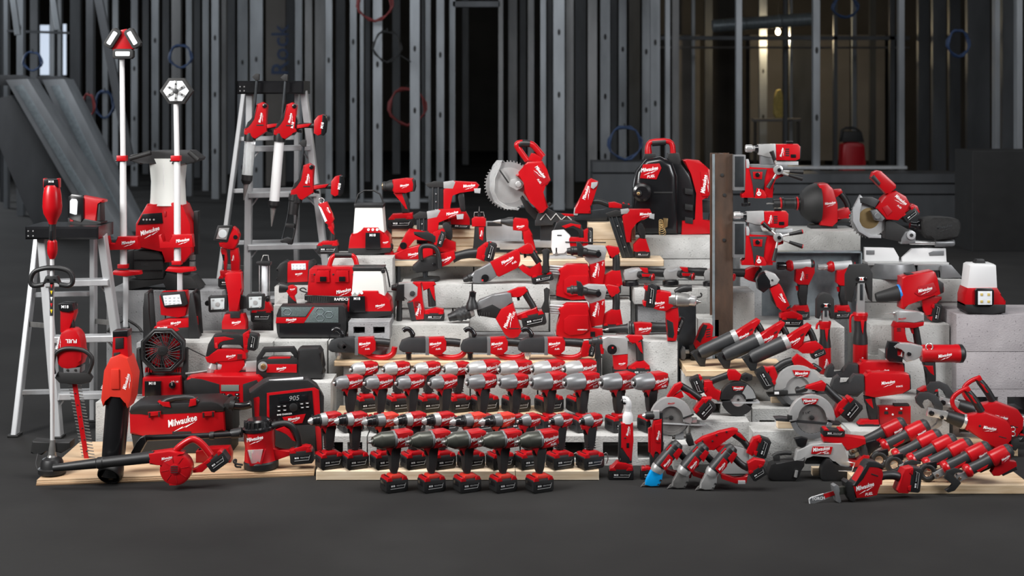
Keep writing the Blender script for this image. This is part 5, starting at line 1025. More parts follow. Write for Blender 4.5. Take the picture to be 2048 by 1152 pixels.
t.p('blade_guard', [(205, 232), (250, 232), (225, 300), (190, 370), (185, 470), (215, 540), (290, 590), (380, 600), (370, 615), (270, 605), (185, 550), (152, 460), (150, 350), (175, 270)], 40, 'clear', 0, 3)
t.p('arbor_arm', [(310, 380), (390, 360), (425, 390), (400, 440), (360, 460), (300, 430)], 50, 'silver', -24, 8); t.q('guard_link', 262, 355, 120, 12, -55, 14, 'matte', -30, 2); t.disc('arbor_bolt', (372, 412), 22, 20, 'silver', -52)
bd = t.p('motor_head', [(380, 330), (420, 265), (440, 240), (555, 235), (590, 300), (618, 380), (590, 420), (560, 440), (545, 470), (600, 585), (560, 630), (530, 635), (470, 540), (410, 480), (425, 390), (350, 345)], 120, 'red', -20, 14); t.logo(535, 320, 110, -50, -86, 'print', bd); t.txt('FUEL', 530, 388, 44, -52, -86, 'print', bd, .01, .3); t.q('motor_panel', 545, 355, 70, 120, 32, 8, 'darkred', -79, 2, par=bd)
t.t('handle', [(440, 235), (385, 160), (362, 125), (362, 105), (395, 98), (470, 105), (500, 130), (560, 205)], [24, 24, 24, 24, 24, 26, 26], 'red', -20, 1); t.t('handle_pad', [(372, 112), (400, 100), (460, 104)], 28, 'rubber', -20, 1); t.p('trigger_web', [(440, 235), (470, 175), (500, 180), (560, 215), (540, 240)], 40, 'red', -20, 6)
t.p('dust_chute', [(385, 520), (400, 500), (440, 560), (530, 640), (525, 700), (495, 690), (430, 620)], 50, 'rubber', 20, 8); t.p('pivot_arm', [(520, 640), (590, 600), (660, 640), (800, 660), (830, 690), (640, 700), (640, 730), (500, 735), (500, 700)], 90, 'grey', 30, 6)
t.t('lattice', [(540, 690), (580, 640), (620, 690), (660, 640), (700, 690), (740, 655), (780, 690)], 6, 'silver', -18, 0); t.l('pivot_knob', (600, 575), (620, 560), [(0, 16), (1, 14), (1, 0)], 'matte', -20); t.b('pivot_post', 540, 720, 640, 930, 90, 'grey', 60, 6)
# ---------------------------------------------------------------- centre: hammers
t = T('rotary_hammer', 'long red rotary hammer with grey nose lying with its loop handle up', 'hammer drill', 500, 357, z=Z_5+.001, cr=K8)
t.l('chuck', (190, 300), (108, 330), [(0, 38), (.4, 36), (.5, 30), (.8, 26), (1, 18), (1, 0)], 'rubber'); t.p('gear_case', [(170, 285), (205, 255), (330, 180), (350, 190), (388, 290), (330, 335), (245, 355), (190, 350)], 76, 'cast', 0, 16); t.disc('mode_dial', (290, 308), 31, 16, 'black', -42); t.b('dial_mark', 262, 318, 276, 332, 6, 'redprint', -52, 2)
bd = t.p('housing', [(330, 180), (545, 75), (575, 90), (580, 165), (560, 225), (405, 300), (385, 290)], 84, 'red', 0, 14); t.logo(475, 165, 110, 30, -43, 'print', bd); t.txt('FUEL', 528, 180, 44, 28, -43, 'print', bd, .01, .3)
t.p('handle', [(545, 80), (640, 25), (672, 35), (690, 80), (680, 110), (625, 110), (590, 110)], 60, 'red', 0, 8); t.t('grip', [(645, 60), (680, 110), (735, 190)], [30, 30, 30, 28], 'rubber', 0, 1); t.p('lower_bridge', [(560, 225), (600, 200), (660, 245), (740, 175), (762, 240), (762, 290), (660, 300), (600, 260)], 64, 'red', 0, 8); t.p('trigger', [(602, 105), (625, 95), (630, 140), (610, 150)], 26, 'black', 0, 5)
t.batt(760, 312, 180, 60, 12, 90); t.p('depth_bracket', [(752, 85), (775, 68), (802, 80), (805, 110), (795, 190), (815, 235), (800, 265), (752, 265), (770, 190), (768, 120)], 40, 'matte', -40, 6)
t = T('rotary_hammer', 'largest rotary hammer with grey top and black bellows nose', 'hammer drill', 520, 800, z=Z_D+.001, cr=K8)
t.l('chuck', (60, 618), (-12, 640), [(0, 44), (.5, 40), (.6, 36), (1, 30), (1, 0)], 'rubber'); t.l('nose_bellows', (165, 588), (55, 618), [(0, 52), (.15, 60), (.3, 52), (.45, 60), (.6, 52), (.75, 60), (1, 46), (1, 0)], 'grey'); t.l('collar', (195, 580), (150, 592), [(0, 44), (.5, 50), (1, 46), (1, 0)], 'silver')
t.t('side_handle', [(190, 420), (180, 500), (185, 560)], [30, 28, 30, 46, 52], 'rubber', -50, 1); t.disc('handle_end', (188, 436), 24, 60, 'black', -50)
t.p('top_case', [(200, 545), (240, 490), (350, 450), (470, 425), (500, 430), (515, 500), (440, 560), (300, 570), (230, 575)], 96, 'cast', 0, 12); t.p('lower_case', [(220, 570), (350, 520), (420, 560), (380, 640), (230, 615)], 104, 'rubber', 0, 14)
for k in range(5): t.b('case_vent', 238+k*20, 588, 248+k*20, 620, 6, 'matte', -53, 2)
bd = t.p('housing', [(420, 560), (520, 510), (545, 600), (590, 740), (560, 790), (500, 808), (450, 770), (375, 640)], 120, 'red', 0, 16); t.logo(480, 655, 130, 72, -61, 'print', bd); t.txt('FUEL', 522, 605, 60, 72, -61, 'print', bd, .01, .3); t.b('housing_slot', 480, 715, 570, 722, 4, 'matte', -60, 1)
t.p('handle', [(470, 425), (560, 388), (620, 385), (640, 420), (600, 450), (580, 470), (560, 455), (510, 470)], 64, 'red', 0, 10); t.t('grip', [(610, 410), (630, 460), (670, 520), (695, 570)], [30, 30, 30, 28], 'rubber', 0, 1); t.p('battery_bridge', [(545, 610), (640, 580), (715, 545), (718, 590), (760, 600), (600, 660), (560, 650)], 70, 'red', 0, 8); t.p('trigger', [(548, 470), (575, 455), (575, 495), (555, 500)], 30, 'black', 0, 5); t.batt(690, 655, 200, 100, 12, 110, -6)
def dust_hammer(label, py, z, dy, m2):
    t = T('dust_box_hammer', label, 'hammer drill', 1120, py, z=z, cr=K8, group='hammers with red dust boxes')
    P = lambda *q: [(x, y+dy) for x, y in q]; o = lambda x, y: (x, y+dy)
    bx = t.p('dust_box', P((885, 560), (960, 515), (1130, 515), (1145, 560), (1145, 720), (1255, 720), (1255, 790), (1000, 808), (870, 770), (875, 690), (920, 590)), 120, 'red', -20, 14); t.p('box_step', P((935, 640), (980, 605), (1130, 605), (1140, 720), (1090, 760), (980, 770), (935, 740)), 16, 'red', -84, 5, par=bx); t.txt('HAMMERVAC', *o(1085, 722), 80, 0, -93, 'print', bx)
    t.b('box_latch', *o(1150, 740), *o(1188, 782), 12, 'black', -82, 4, par=bx); t.p('intake_lip', P((868, 740), (970, 740), (960, 800), (875, 790)), 90, 'rubber', -20, 6)
    for k in range(4): t.l('telescope_tube', o(820, 530+k*20), o(960, 540+k*20), [(0, 9), (1, 9), (1, 0)], 'alu', -50+k*6)
    t.p('tube_nozzle', P((770, 400), (795, 385), (820, 400), (812, 490), (818, 590), (765, 590), (750, 550), (780, 500)), 40, 'matte', -46, 6)
    t.l('chuck', o(1055, 410), o(962, 412), [(0, 36), (.4, 34), (.45, 38), (.6, 38), (.7, 28), (1, 22), (1, 0)], 'grey' if m2 else 'rubber'); t.p('front_handle_clamp', P((1040, 335), (1075, 345), (1110, 400), (1090, 460), (1050, 450)), 60, 'rubber', -10, 6); t.l('side_handle', o(1090, 410), o(1225, 430), [(0, 36), (.2, 34), (.3, 26), (.8, 26), (.9, 34), (1, 32), (1, 0)], 'rubber', -70); t.disc('handle_end', o(1215, 428), 24, 50, 'black', -85)
    t.p('gear_case', P((1090, 380), (1140, 362), (1275, 368), (1290, 400), (1270, 490), (1150, 520), (1110, 480)), 80, 'silver', 0, 14)
    bd = t.p('motor_housing', P((1145, 520), (1270, 480), (1275, 560), (1255, 690), (1150, 710)), 96, 'red', -4, 10); t.logo(1200, 565+dy, 120, 76, -53, 'print', bd); t.txt('FUEL', 1253, 510+dy, 34, 76, -53, 'print', bd, .01, .3)
    t.p('handle', P((1280, 375), (1300, 365), (1385, 380), (1398, 420), (1380, 440), (1330, 470), (1305, 440)), 60, 'red', 0, 10); t.t('grip', P((1360, 420), (1370, 490), (1365, 590)), [28, 30, 32, 32], 'rubber', 0, 1); t.p('trigger', P((1308, 440), (1332, 445), (1335, 475), (1312, 470)), 26, 'black', 0, 5); t.p('battery_bridge', P((1250, 620), (1330, 570), (1400, 570), (1420, 690), (1255, 690)), 70, 'red', 0, 8); t.batt(1330, 725+dy, 150, 70, 0, 90)
dust_hammer('hammer with red dust box standing in the upper position', 488, .501, -322, False)
dust_hammer('hammer with red dust box in the lower position beside the largest hammer', 800, Z_D+.001, 0, True)
t = T('compact_rotary_hammer', 'compact rotary hammer with silver gear case and side handle hanging down', 'hammer drill', 760, 1152, z=Z_S+.001, cr=K6)
t.l('chuck', (610, 910), (532, 912), [(0, 36), (.3, 34), (.5, 32), (.6, 26), (1, 20), (1, 0)], 'rubber'); t.p('gear_case', [(585, 875), (690, 868), (740, 890), (740, 980), (700, 1010), (640, 1000), (620, 950), (590, 935)], 76, 'silver', 0, 12); t.disc('mode_dial', (690, 950), 20, 14, 'grey', -42)
t.p('clamp', [(575, 885), (630, 880), (630, 1005), (560, 1005), (570, 960)], 50, 'rubber', -16, 6); t.t('side_handle', [(592, 1000), (592, 1050), (590, 1165)], [24, 20, 20, 22], 'rubber', -20, 1)
bd = t.p('motor_housing', [(680, 870), (755, 868), (765, 1000), (780, 1080), (775, 1140), (690, 1150), (650, 1020), (700, 1000), (735, 970), (740, 895)], 80, 'red', 0, 10); t.p('motor_side', [(650, 1020), (695, 1005), (720, 1150), (680, 1150)], 84, 'grey', 0, 6); t.logo(735, 1070, 90, 78, -42, 'print', bd)
for k in range(5): t.b('vent', 705, 1010+k*10, 745, 1014+k*10, 3, 'matte', -41, 1)
t.p('handle', [(755, 868), (850, 868), (862, 890), (800, 910), (770, 935)], 56, 'red', 0, 8); t.t('grip', [(820, 890), (828, 960), (835, 1050)], [28, 28, 28, 30], 'rubber', 0, 1); t.p('grip_panel', [(810, 900), (850, 895), (858, 1010), (840, 980)], 60, 'red', 0, 5); t.p('bridge', [(770, 1080), (860, 1055), (920, 1070), (925, 1110), (780, 1110)], 66, 'red', 0, 8); t.batt(850, 1124, 150, 56, 0, 84)
# right angle drills
def hawg(label, dx, side, chuck, tail):
    t = T('right_angle_drill', label, 'drill', 800+dx, 984, z=Z_H+.001, cr=K8, group='right angle drills on the long plank')
    P = lambda *q: [(x+dx, y) for x, y in q]; o = lambda x, y: (x+dx, y)
    t.p('gear_head', P((556, 870), (575, 825), (640, 800), (760, 795), (800, 810), (800, 910), (770, 925), (590, 918), (560, 900)), 90, 'grey', 0, 16); t.b('head_band', *o(775, 800), *o(805, 940), 92, 'cast', 0, 6)
    t.t('top_handle', [(660+dx, 800), (672+dx, 770), (640+dx, 730), (610+dx, 730), (590+dx, 745)], [12, 12, 14, 18, 22, 24, 20], 'black', -10, 2)
    if side: t.l('side_handle', (665+dx, 855, -40), (700+dx, 862, -110), [(0, 34), (.4, 30), (.9, 26), (1, 26), (1, 14), (.6, 12), (.6, 0)], 'rubber')
    if chuck == 'silver': t.l('chuck', o(636, 910), o(636, 982), [(0, 30), (.5, 30), (.55, 26), (.8, 22), (1, 12), (1, 0)], 'chrome', -6)
    else: t.l('chuck', o(636, 912), o(636, 980), [(0, 26), (.3, 27), (.35, 22), (1, 22), (1, 0)], 'black', -6); t.l('chuck_ring', o(636, 912), o(636, 928), [(0, 28), (1, 26)], 'red', -6)
    bd = t.p('motor_housing', P((800, 800), (925, 795), (948, 830), (945, 900), (900, 940), (840, 940), (800, 925)), 92, 'red', 0, 12); t.logo(858+dx, 848, 95, 10, -47, 'print', bd); t.txt('FUEL', 880+dx, 888, 40, 8, -47, 'print', bd, .01, .3)
    t.t('lower_bail', P((850, 935), (920, 965), (1020, 972), (1090, 940), (1100, 880)), [20, 20, 20, 20, 24], 'red', 0, 2)
    if tail:
        t.t('grip', P((935, 840), (1010, 842), (1095, 850)), [36, 34, 34, 36], 'rubber', 0, 1); t.p('rear_housing', P((1090, 835), (1140, 830), (1165, 870), (1150, 950), (1090, 960), (1075, 920)), 80, 'red', 0, 10); t.batt(1165+dx, 905, 100, 50, 78, 84)
    else: t.t('grip', P((935, 840), (1000, 842), (1060, 850)), [36, 34, 34], 'rubber', 4, 1)
hawg('leftmost right angle drill with round side handle and silver chuck', -1555, True, 'silver', False)
hawg('second right angle drill from the left with black chuck', -975, False, 'black', False)
hawg('third right angle drill from the left with red ringed black chuck', -470, False, 'black', False)
hawg('rightmost right angle drill with silver chuck, its grip fully visible', 0, False, 'silver', True)
# ---------------------------------------------------------------- right: drum, beam, mag drills, saws
t = T('drain_drum_machine', 'large black drum machine with red carry handle and red back frame', 'drain cleaner', 400, 793, z=.746, cr=K9)
t.p('rear_drum', [(390, 250), (470, 260), (540, 360), (585, 480), (590, 790), (400, 793)], 230, 'black', 50, 26); dm = t.p('drum', [(98, 793), (90, 640), (92, 420), (115, 310), (190, 220), (300, 197), (395, 245), (430, 350), (438, 793)], 150, 'black', -40, 55, seg=4)
t.l('hub', (160, 465, -115), (150, 468, -190), [(0, 74), (.5, 74), (.9, 68), (1, 50), (1, 0)], 'black'); t.disc('hub_bore', (128, 472), 22, 10, 'rubber', -192); t.disc('hub_nut', (124, 474), 12, 12, 'brass', -196)
t.p('badge', [(165, 258), (290, 250), (305, 285), (268, 372), (142, 362)], 8, 'red', -118, 2, par=dm); t.logo(215, 300, 130, 10, -124, 'print', dm); t.txt('FUEL', 225, 348, 60, 8, -124, 'print', dm, .01, .3); t.b('seam', 248, 466, 392, 478, 8, 'matte', -116, 2, par=dm)
t.p('handle_post', [(172, 225), (185, 182), (270, 178), (275, 215)], 90, 'rubber', 0, 8); t.p('handle_post', [(358, 215), (365, 178), (450, 175), (475, 285), (410, 290)], 90, 'rubber', 0, 8)
t.t('carry_handle', [(217, 182), (215, 115), (240, 88), (370, 82), (402, 108), (408, 180)], [28, 28, 24, 22], 'red', 0, 1); t.t('handle_grip', [(245, 100), (350, 92)], 26, 'rubber', 0, 0)
t.p('back_frame', [(475, 230), (510, 222), (600, 230), (655, 280), (680, 300), (690, 480), (660, 520), (610, 520), (615, 690), (695, 690), (690, 790), (462, 798), (468, 690), (575, 690), (585, 480), (545, 330)], 120, 'red', -20, 10); t.p('frame_panel', [(608, 315), (660, 320), (668, 500), (620, 505)], 10, 'red', -84, 4); t.logo(640, 410, 140, 82, -92, 'print')
for y in (440, 560, 660): t.p('latch', [(488, y), (550, y+10), (548, y+55), (490, y+45)], 30, 'rubber', -74, 6)
t.b('drive_pack', 612, 540, 700, 630, 100, 'matte', 10, 10); t.t('bungee', [(690, 640), (680, 700), (660, 760)], 8, 'matte', -20, 1)
for k in range(7): t.ring('cable_coil', (300+k*2, 690+k*14), 14+k*2, 2.5, 'brass', -122, n=14)
t.p('cable_clip', [(318, 665), (355, 668), (350, 730), (325, 745)], 20, 'brass', -122, 4)
# steel beam and channel
Y = 6.0; zt = height_of(308, Y); x0, x1 = W(1427, 0, Y).x, W(1466, 0, Y).x
t = T('steel_beam', 'rusty upright steel beam holding the two magnetic drills', 'beam', 1446, 180+4032/Y, Y); q = t.o.location
box_mesh('front_flange', x0-q.x, x1-q.x, 0, .012, -q.z, zt-q.z, 'rust', t.o, .001); box_mesh('web', -.006, .006, .012, .10, -q.z, zt-q.z, 'rust', t.o, 0); box_mesh('rear_flange', x0-q.x, x1-q.x, .10, .112, -q.z, zt-q.z, 'rust', t.o, .001)
box_mesh('mill_edge', x0-q.x-.004, x0-q.x+.006, -.002, .014, -q.z, zt-q.z, 'galv', t.o, .001)
for y in (350, 390, 480): t.disc('bolt_hole', (1444+(y % 7), y), 3.5, 1, 'matte', -1, n=12)
Y = 5.9; t = T('steel_channel', 'black upright steel channel left of the rusty beam', 'beam', 1376, 180+4032/Y, Y); q = t.o.location
zt = height_of(602, Y)
for a, b, c, d in ((1358, 1392, 0, .01), (1358, 1361, .01, .08), (1389, 1392, .01, .08)): box_mesh('channel_face', W(a, 0, Y).x-q.x, W(b, 0, Y).x-q.x, c, d, -q.z, zt-q.z, 'steel_dark', t.o, .001)
# mag drills
def mag(label, dy, dx, knob):
    t = T('magnetic_drill', label, 'magnetic drill', 1050, 520+dy, Y=5.99, cr=K9, group='magnetic drills on the beam')
    P = lambda *q: [(x, y+dy) for x, y in q]; M = lambda *q: [(x+dx, y+dy) for x, y in q]; o = lambda x, y: (x, y+dy); m = lambda x, y: (x+dx, y+dy)
    mg = t.b('magnet', 866, 190+dy, 958, 462+dy, 90, 'cast', 0, 4); t.b('magnet_pole', 874, 200+dy, 944, 432+dy, 6, 'steel_dark', -46, 2)
    t.p('base_frame', P((958, 230), (975, 225), (985, 290), (1165, 290), (1180, 310), (1250, 330), (1245, 355), (1180, 370), (1170, 420), (1165, 518), (930, 518), (928, 490), (960, 470)), 100, 'red', 0, 8)
    t.p('control_panel', P((985, 298), (1120, 298), (1100, 360), (1090, 500), (1020, 505), (1010, 420)), 8, 'grey', -52, 3); t.p('switch_plate', P((1010, 318), (1085, 318), (1080, 375), (1015, 370)), 8, 'red', -56, 3); t.disc('switch', o(1045, 340), 17, 14, 'black', -62)
    t.p('badge', P((1040, 440), (1090, 455), (1115, 500), (1110, 520), (1025, 520)), 8, 'red', -56, 2); t.ring('badge_ring', o(1056, 485), 14, 3, 'print', -62, n=16); t.b('badge_bar', 1053, 450+dy, 1059, 500+dy, 3, 'print', -62, 0)
    t.b('top_slide', 975, 262+dy, 1280, 292+dy, 80, 'cast', 0, 4); t.b('slide_rail', 1190, 240+dy, 1365+dx*.5, 268+dy, 60, 'alu', 0, 3); t.p('side_plate', P((960, 225), (978, 222), (986, 250), (984, 290), (962, 290)), 60, 'alu', -24, 4)
    t.p('motor_bracket', M((1075, 195), (1150, 190), (1180, 260), (1075, 262)), 70, 'cast', 0, 6)
    t.l('arbor', m(1040, 142), m(962, 142), [(0, 20), (.3, 22), (.35, 30), (.9, 30), (1, 26), (1, 0)], 'chrome'); t.l('gear_nose', m(1070, 145), m(1035, 143), [(0, 34), (1, 24), (1, 0)], 'black'); t.p('gear_case', M((1058, 110), (1190, 105), (1195, 215), (1130, 210), (1060, 190)), 84, 'silver', 0, 12)
    bd = t.p('motor', M((1190, 108), (1360, 106), (1378, 125), (1375, 220), (1340, 235), (1192, 232)), 90, 'red', 0, 12); t.logo(1236+dx, 170+dy, 70, 78, -46, 'print', bd); t.p('motor_cap', M((1362, 112), (1382, 125), (1380, 215), (1362, 222)), 84, 'rubber', 0, 6)
    for i in range(3):
        for j in range(4): t.b('vent', 1262+i*10+dx+j*0, 140+j*16+dy, 1270+i*10+dx, 150+j*16+dy, 4, 'matte', -46, 1, par=bd)
    t.b('brush_cap', 1302+dx, 185+dy, 1342+dx, 210+dy, 8, 'black', -46, 3, par=bd); t.b('gear_lever', 1275+dx, 85+dy, 1328+dx, 106+dy, 30, 'black', 0, 6)
    hub = t.disc('feed_hub', o(1200, 302), 36, 30, 'chrome', -74); t.disc('hub_cap', o(1206, 302), 15, 12, 'black', -92, par=hub, n=14)
    arms = [((1188, 262), (1148, 160)), ((1185, 335), (1120, 440)), ((1235, 312), (1390, 318)), ((1225, 325), (1385, 370))] if not knob else [((1180, 280), (1080, 190)), ((1195, 335), (1165, 480)), ((1235, 290), (1380, 258)), ((1235, 320), (1380, 370))]
    for a, b in arms:
        t.t('feed_spoke', [(*o(*a), -74), (*o((a[0]*2+b[0])/3, (a[1]*2+b[1])/3), -76)], 9, 'chrome', 0, 0); t.t('feed_grip', [(*o((a[0]*2+b[0])/3, (a[1]*2+b[1])/3), -76), (*o(*b), -80)], [12, 18], 'rubber', 0, 0)
        if knob: t.l('grip_end', (*o(*b), -80), (*o(b[0]+(b[0]-a[0])*.06, b[1]+(b[1]-a[1])*.06), -80), [(0, 18), (.7, 17), (1, 10), (1, 0)], 'red')
    t.p('battery', P((1140, 410), (1165, 405), (1180, 450), (1165, 495), (1130, 495)), 80, 'black', 0, 8)
    if not knob: t.l('adjust_screw', o(965, 518), o(968, 585), [(0, 16), (.6, 14), (.65, 34), (.95, 34), (1, 28), (1, 0)], 'black')
mag('upper magnetic drill clamped to the top of the rusty beam', 0, 0, False)
mag('lower magnetic drill with red tipped feed handles', 515, -90, True)
# drain snake
t = T('drain_snake', 'red handheld drain snake with large black cone pointing left', 'drain cleaner', 200, 388, z=.766, cr=K14)
t.l('drum_cone', (165, 250), (55, 250), [(0, 118), (.2, 118), (.6, 100), (.9, 70), (1, 45), (1, 0)], 'matte', n=32); t.l('cable_guide', (60, 250), (-96, 252), [(0, 34), (.15, 32), (.2, 36), (.25, 30), (.6, 30), (.62, 36), (.7, 36), (.72, 28), (1, 26), (1, 0)], 'rubber'); t.l('guide_ring', (46, 250), (36, 250), [(0, 36), (.5, 40), (1, 36)], 'red'); t.l('guide_ring', (-50, 252), (-60, 252), [(0, 34), (.5, 38), (1, 34)], 'red')
t.p('drum_cover', [(150, 135), (205, 132), (235, 160), (262, 250), (262, 350), (230, 380), (160, 372)], 150, 'red', 0, 20); t.logo(215, 245, 62, 10, -76, 'print'); t.p('handle', [(235, 170), (290, 165), (300, 185), (262, 215), (240, 200)], 50, 'red', 0, 8); t.t('grip', [(285, 185), (318, 225), (338, 270), (330, 300)], [20, 20, 20, 18], 'rubber', 0, 1); t.p('lower_arm', [(255, 290), (330, 270), (345, 300), (330, 330), (262, 360)], 60, 'red', 0, 8); t.p('foot', [(110, 372), (260, 362), (262, 390), (108, 392)], 110, 'matte', 0, 6); t.batt(302, 348, 88, 30, 4, 60, lab=False)
t.t('snake_tip', [(-96, 252), (-120, 250), (-135, 252)], 4, 'steel', 0, 0)
# right mitre saw
t = T('mitre_saw', 'mitre saw with pale grey base and black dust bag on the right', 'mitre saw', 690, 672, z=.597, cr=K14)
t.l('turntable', (585, 672), (585, 590), [(0, 140), (.5, 140), (1, 130), (1, 0)], 'cast', 10, n=36); t.b('table', 435, 585, 900, 600, 150, 'silver', 20, 4); t.p('base_body', [(720, 600), (900, 590), (915, 640), (968, 670), (850, 675), (850, 620), (720, 640)], 150, 'cast', 20, 6); t.p('base_foot', [(850, 600), (905, 595), (970, 668), (850, 672)], 60, 'cast', -50, 5)
t.p('fence', [(432, 505), (515, 506), (600, 508), (630, 560), (630, 585), (432, 585)], 30, 'white', 20, 4); t.p('fence', [(648, 565), (705, 512), (785, 508), (900, 510), (905, 590), (648, 590)], 30, 'white', 20, 4); t.b('fence_window', 440, 520, 488, 545, 6, 'cast', 4, 3); t.p('fence_window', [(800, 535), (825, 525), (888, 522), (888, 550), (805, 552)], 6, 'cast', 4, 2)
bl = t.disc('saw_blade', (455, 335), 108, 5, 'silver', 0, n=56, r=.02); t.disc('blade_ring', (455, 335), 60, 7, 'brass', 0, par=bl, n=32, r=.02)
for k in range(36): a = math.radians(10*k); t.q('saw_tooth', 455+110*math.cos(a), 335-110*math.sin(a), 12, 6, 10*k+20, 7, 'steel', 0, .5, par=bl)
t.p('blade_guard', [(402, 200), (418, 220), (395, 290), (392, 350), (420, 410), (470, 435), (520, 430), (520, 448), (450, 446), (390, 410), (358, 350), (360, 280)], 36, 'alu', -4, 3); t.p('upper_guard', [(395, 215), (470, 212), (510, 230), (480, 280), (470, 260), (400, 245)], 44, 'grey', -4, 5)
t.p('arbor_cover', [(455, 290), (490, 280), (540, 330), (520, 350), (480, 345)], 40, 'cast', -24, 6); t.disc('arbor_bolt', (490, 318), 18, 24, 'cast', -44)
bd = t.p('motor_head', [(485, 275), (530, 215), (560, 190), (600, 175), (655, 205), (680, 250), (640, 320), (610, 345), (545, 340)], 110, 'red', 0, 14); t.logo(622, 228, 80, -38, -56, 'print', bd); t.txt('FUEL', 615, 265, 30, -38, -56, 'print', bd, .01, .3); t.p('motor_panel', [(515, 270), (545, 255), (575, 290), (545, 320)], 8, 'darkred', -55, 3, par=bd)
t.p('handle', [(458, 105), (470, 70), (495, 58), (520, 62), (605, 140), (605, 160), (570, 190), (545, 195)], 60, 'red', -4, 14); t.p('handle_pad', [(458, 100), (475, 80), (515, 130), (505, 148)], 66, 'rubber', -4, 8); t.batt(685, 315, 90, 60, 38, 80, -10); t.p('battery_holder', [(655, 280), (700, 250), (725, 262), (740, 300), (640, 340)], 74, 'red', 0, 8)
t.p('arm', [(545, 350), (570, 340), (680, 400), (690, 450), (640, 470), (540, 450)], 80, 'matte', 10, 6); t.p('pivot', [(655, 410), (690, 400), (715, 415), (712, 475), (655, 480), (630, 480), (632, 450)], 70, 'cast', -4, 6); t.disc('pivot_cap', (686, 428), 25, 12, 'alu', -42); t.disc('pivot_hub', (686, 428), 10, 14, 'matte', -46, n=12)
t.l('slide_rail', (690, 475), (840, 478), [(0, 13), (1, 13), (1, 0)], 'chrome'); t.l('rail_end', (835, 478), (945, 478), [(0, 22), (.9, 22), (1, 18), (1, 0)], 'cast'); t.p('post', [(780, 490), (905, 488), (840, 560), (800, 590), (780, 560)], 60, 'matte', 40, 5)
t.p('dust_bag', [(745, 345), (770, 326), (930, 328), (968, 345), (972, 400), (950, 455), (780, 455), (750, 420)], 120, 'cloth', 0, 26, 1, seg=3); t.l('bag_port', (690, 375), (760, 385), [(0, 20), (.5, 22), (.6, 30), (1, 30), (1, 0)], 'black'); t.logo(870, 382, 90, 10, -62, 'grey')
# square area light at the right end
t = T('square_area_light', 'white topped red area light with bright square lens at the right end', 'light', 1095, 876, z=.481, cr=K14)
t.p('diffuser', [(1015, 600), (1030, 592), (1155, 592), (1168, 600), (1175, 735), (1000, 735)], 130, 'white', 0, 14); t.p('top_knob', [(1055, 595), (1070, 570), (1112, 570), (1122, 595)], 50, 'rubber', 0, 6); t.p('body', [(985, 775), (1000, 728), (1170, 726), (1192, 760), (1195, 795), (1218, 800), (1218, 830), (985, 830)], 150, 'red', 0, 10); t.p('base', [(985, 820), (1218, 820), (1215, 870), (1140, 876), (1000, 876), (985, 860)], 156, 'rubber', 0, 8)
hd = t.q('lens_frame', 1090, 777, 108, 102, 0, 24, 'black', -84, 8, ch=12); t.q('lens', 1090, 780, 80, 78, 0, 6, 'led', -98, 3, par=hd)
for i in (-1, 1):
    for j in (-1, 1): t.b('led_chip', 1090+i*20-7, 780+j*20-7, 1090+i*20+7, 780+j*20+7, 4, 'sack', -102, 1, par=hd)
# galvanised panel
Y = 6.212; t = T('galvanised_panel', 'upright galvanised sheet panel behind the knockout tools', 'panel', 1615, 180+(H-.4385)*F/Y, Y); q = t.o.location
xa, xb, zt = W(1524, 0, Y).x-q.x, W(1719, 0, Y).x-q.x, height_of(501, Y)
box_mesh('sheet', xa, xb, 0, .006, 0, zt-q.z, 'galv', t.o, 0); box_mesh('top_flange', xa, xb, -.05, .0, zt-.006-q.z, zt-q.z, 'galv', t.o, .001); box_mesh('side_flange', xb-.006, xb, -.05, 0, 0, zt-q.z, 'galv', t.o, .001)
for y in (530, 600, 660): t.disc('rivet', (1712, y), 3, 3, 'chrome', -2, n=10)
# ---------------------------------------------------------------- right middle
def grinder(label, x, y, tail, guard_d):
    t = T('angle_grinder', label, 'angle grinder', x, 296, z=.562, cr=K10, group='angle grinders on the slab')
    P = lambda *q: [(a+x, b+y) for a, b in q]; o = lambda a, b: (a+x, b+y)
    t.p('gear_head', P((-72, 195), (-60, 165), (0, 148), (60, 145), (85, 165), (80, 225), (20, 245), (-60, 245)), 80, 'silver', 0, 14); t.p('head_ridge', P((-40, 172), (40, 152), (60, 165), (-20, 190)), 84, 'alu', 0, 5)
    t.l('wheel_guard', (*o(-10, 250), 0), (*o(-8, 290), 0), [(0, 50), (.2, 66), (1, 68), (1, 0)], 'black'); t.l('grinding_disc', o(-8, 284), o(-8, 294), [(0, 58), (1, 58), (1, 0)], 'steel')
    t.l('side_handle', (*o(50, 195), -30), (*o(165, 212), -100), [(0, 26), (.2, 34), (.3, 24), (.6, 26), (.92, 34), (1, 30), (1, 0)], 'rubber'); t.l('handle_end', (*o(160, 211), -98), (*o(172, 213), -104), [(0, 31), (.6, 31), (1, 24), (1, 12), (.3, 10), (.3, 0)], 'red')
    t.p('handle_stripe', P((70, 180), (150, 185), (140, 205), (75, 205)), 10, 'red', -112, 2)
    t.p('collar', P((70, 145), (130, 150), (140, 225), (75, 235)), 76, 'red', 6, 10); t.t('grip', P((130, 180), (200, 186), (290, 190)), [34, 32, 32, 36], 'rubber', 10, 1)
    if tail: t.p('battery_holder', P((270, 160), (330, 135), (390, 130), (360, 265), (300, 250), (262, 230)), 80, 'red', 10, 10); t.batt(*o(380, 200), 120, 60, 62, 84, 8); t.p('paddle', P((60, 148), (110, 130), (150, 155), (90, 165)), 50, 'red', 8, 5)
grinder('leftmost of the three angle grinders, red tipped side handle', 262, 0, False, 0); grinder('middle one of the three angle grinders', 590, -6, False, 0); grinder('rightmost of the three angle grinders with its battery visible', 922, 0, True, 0)
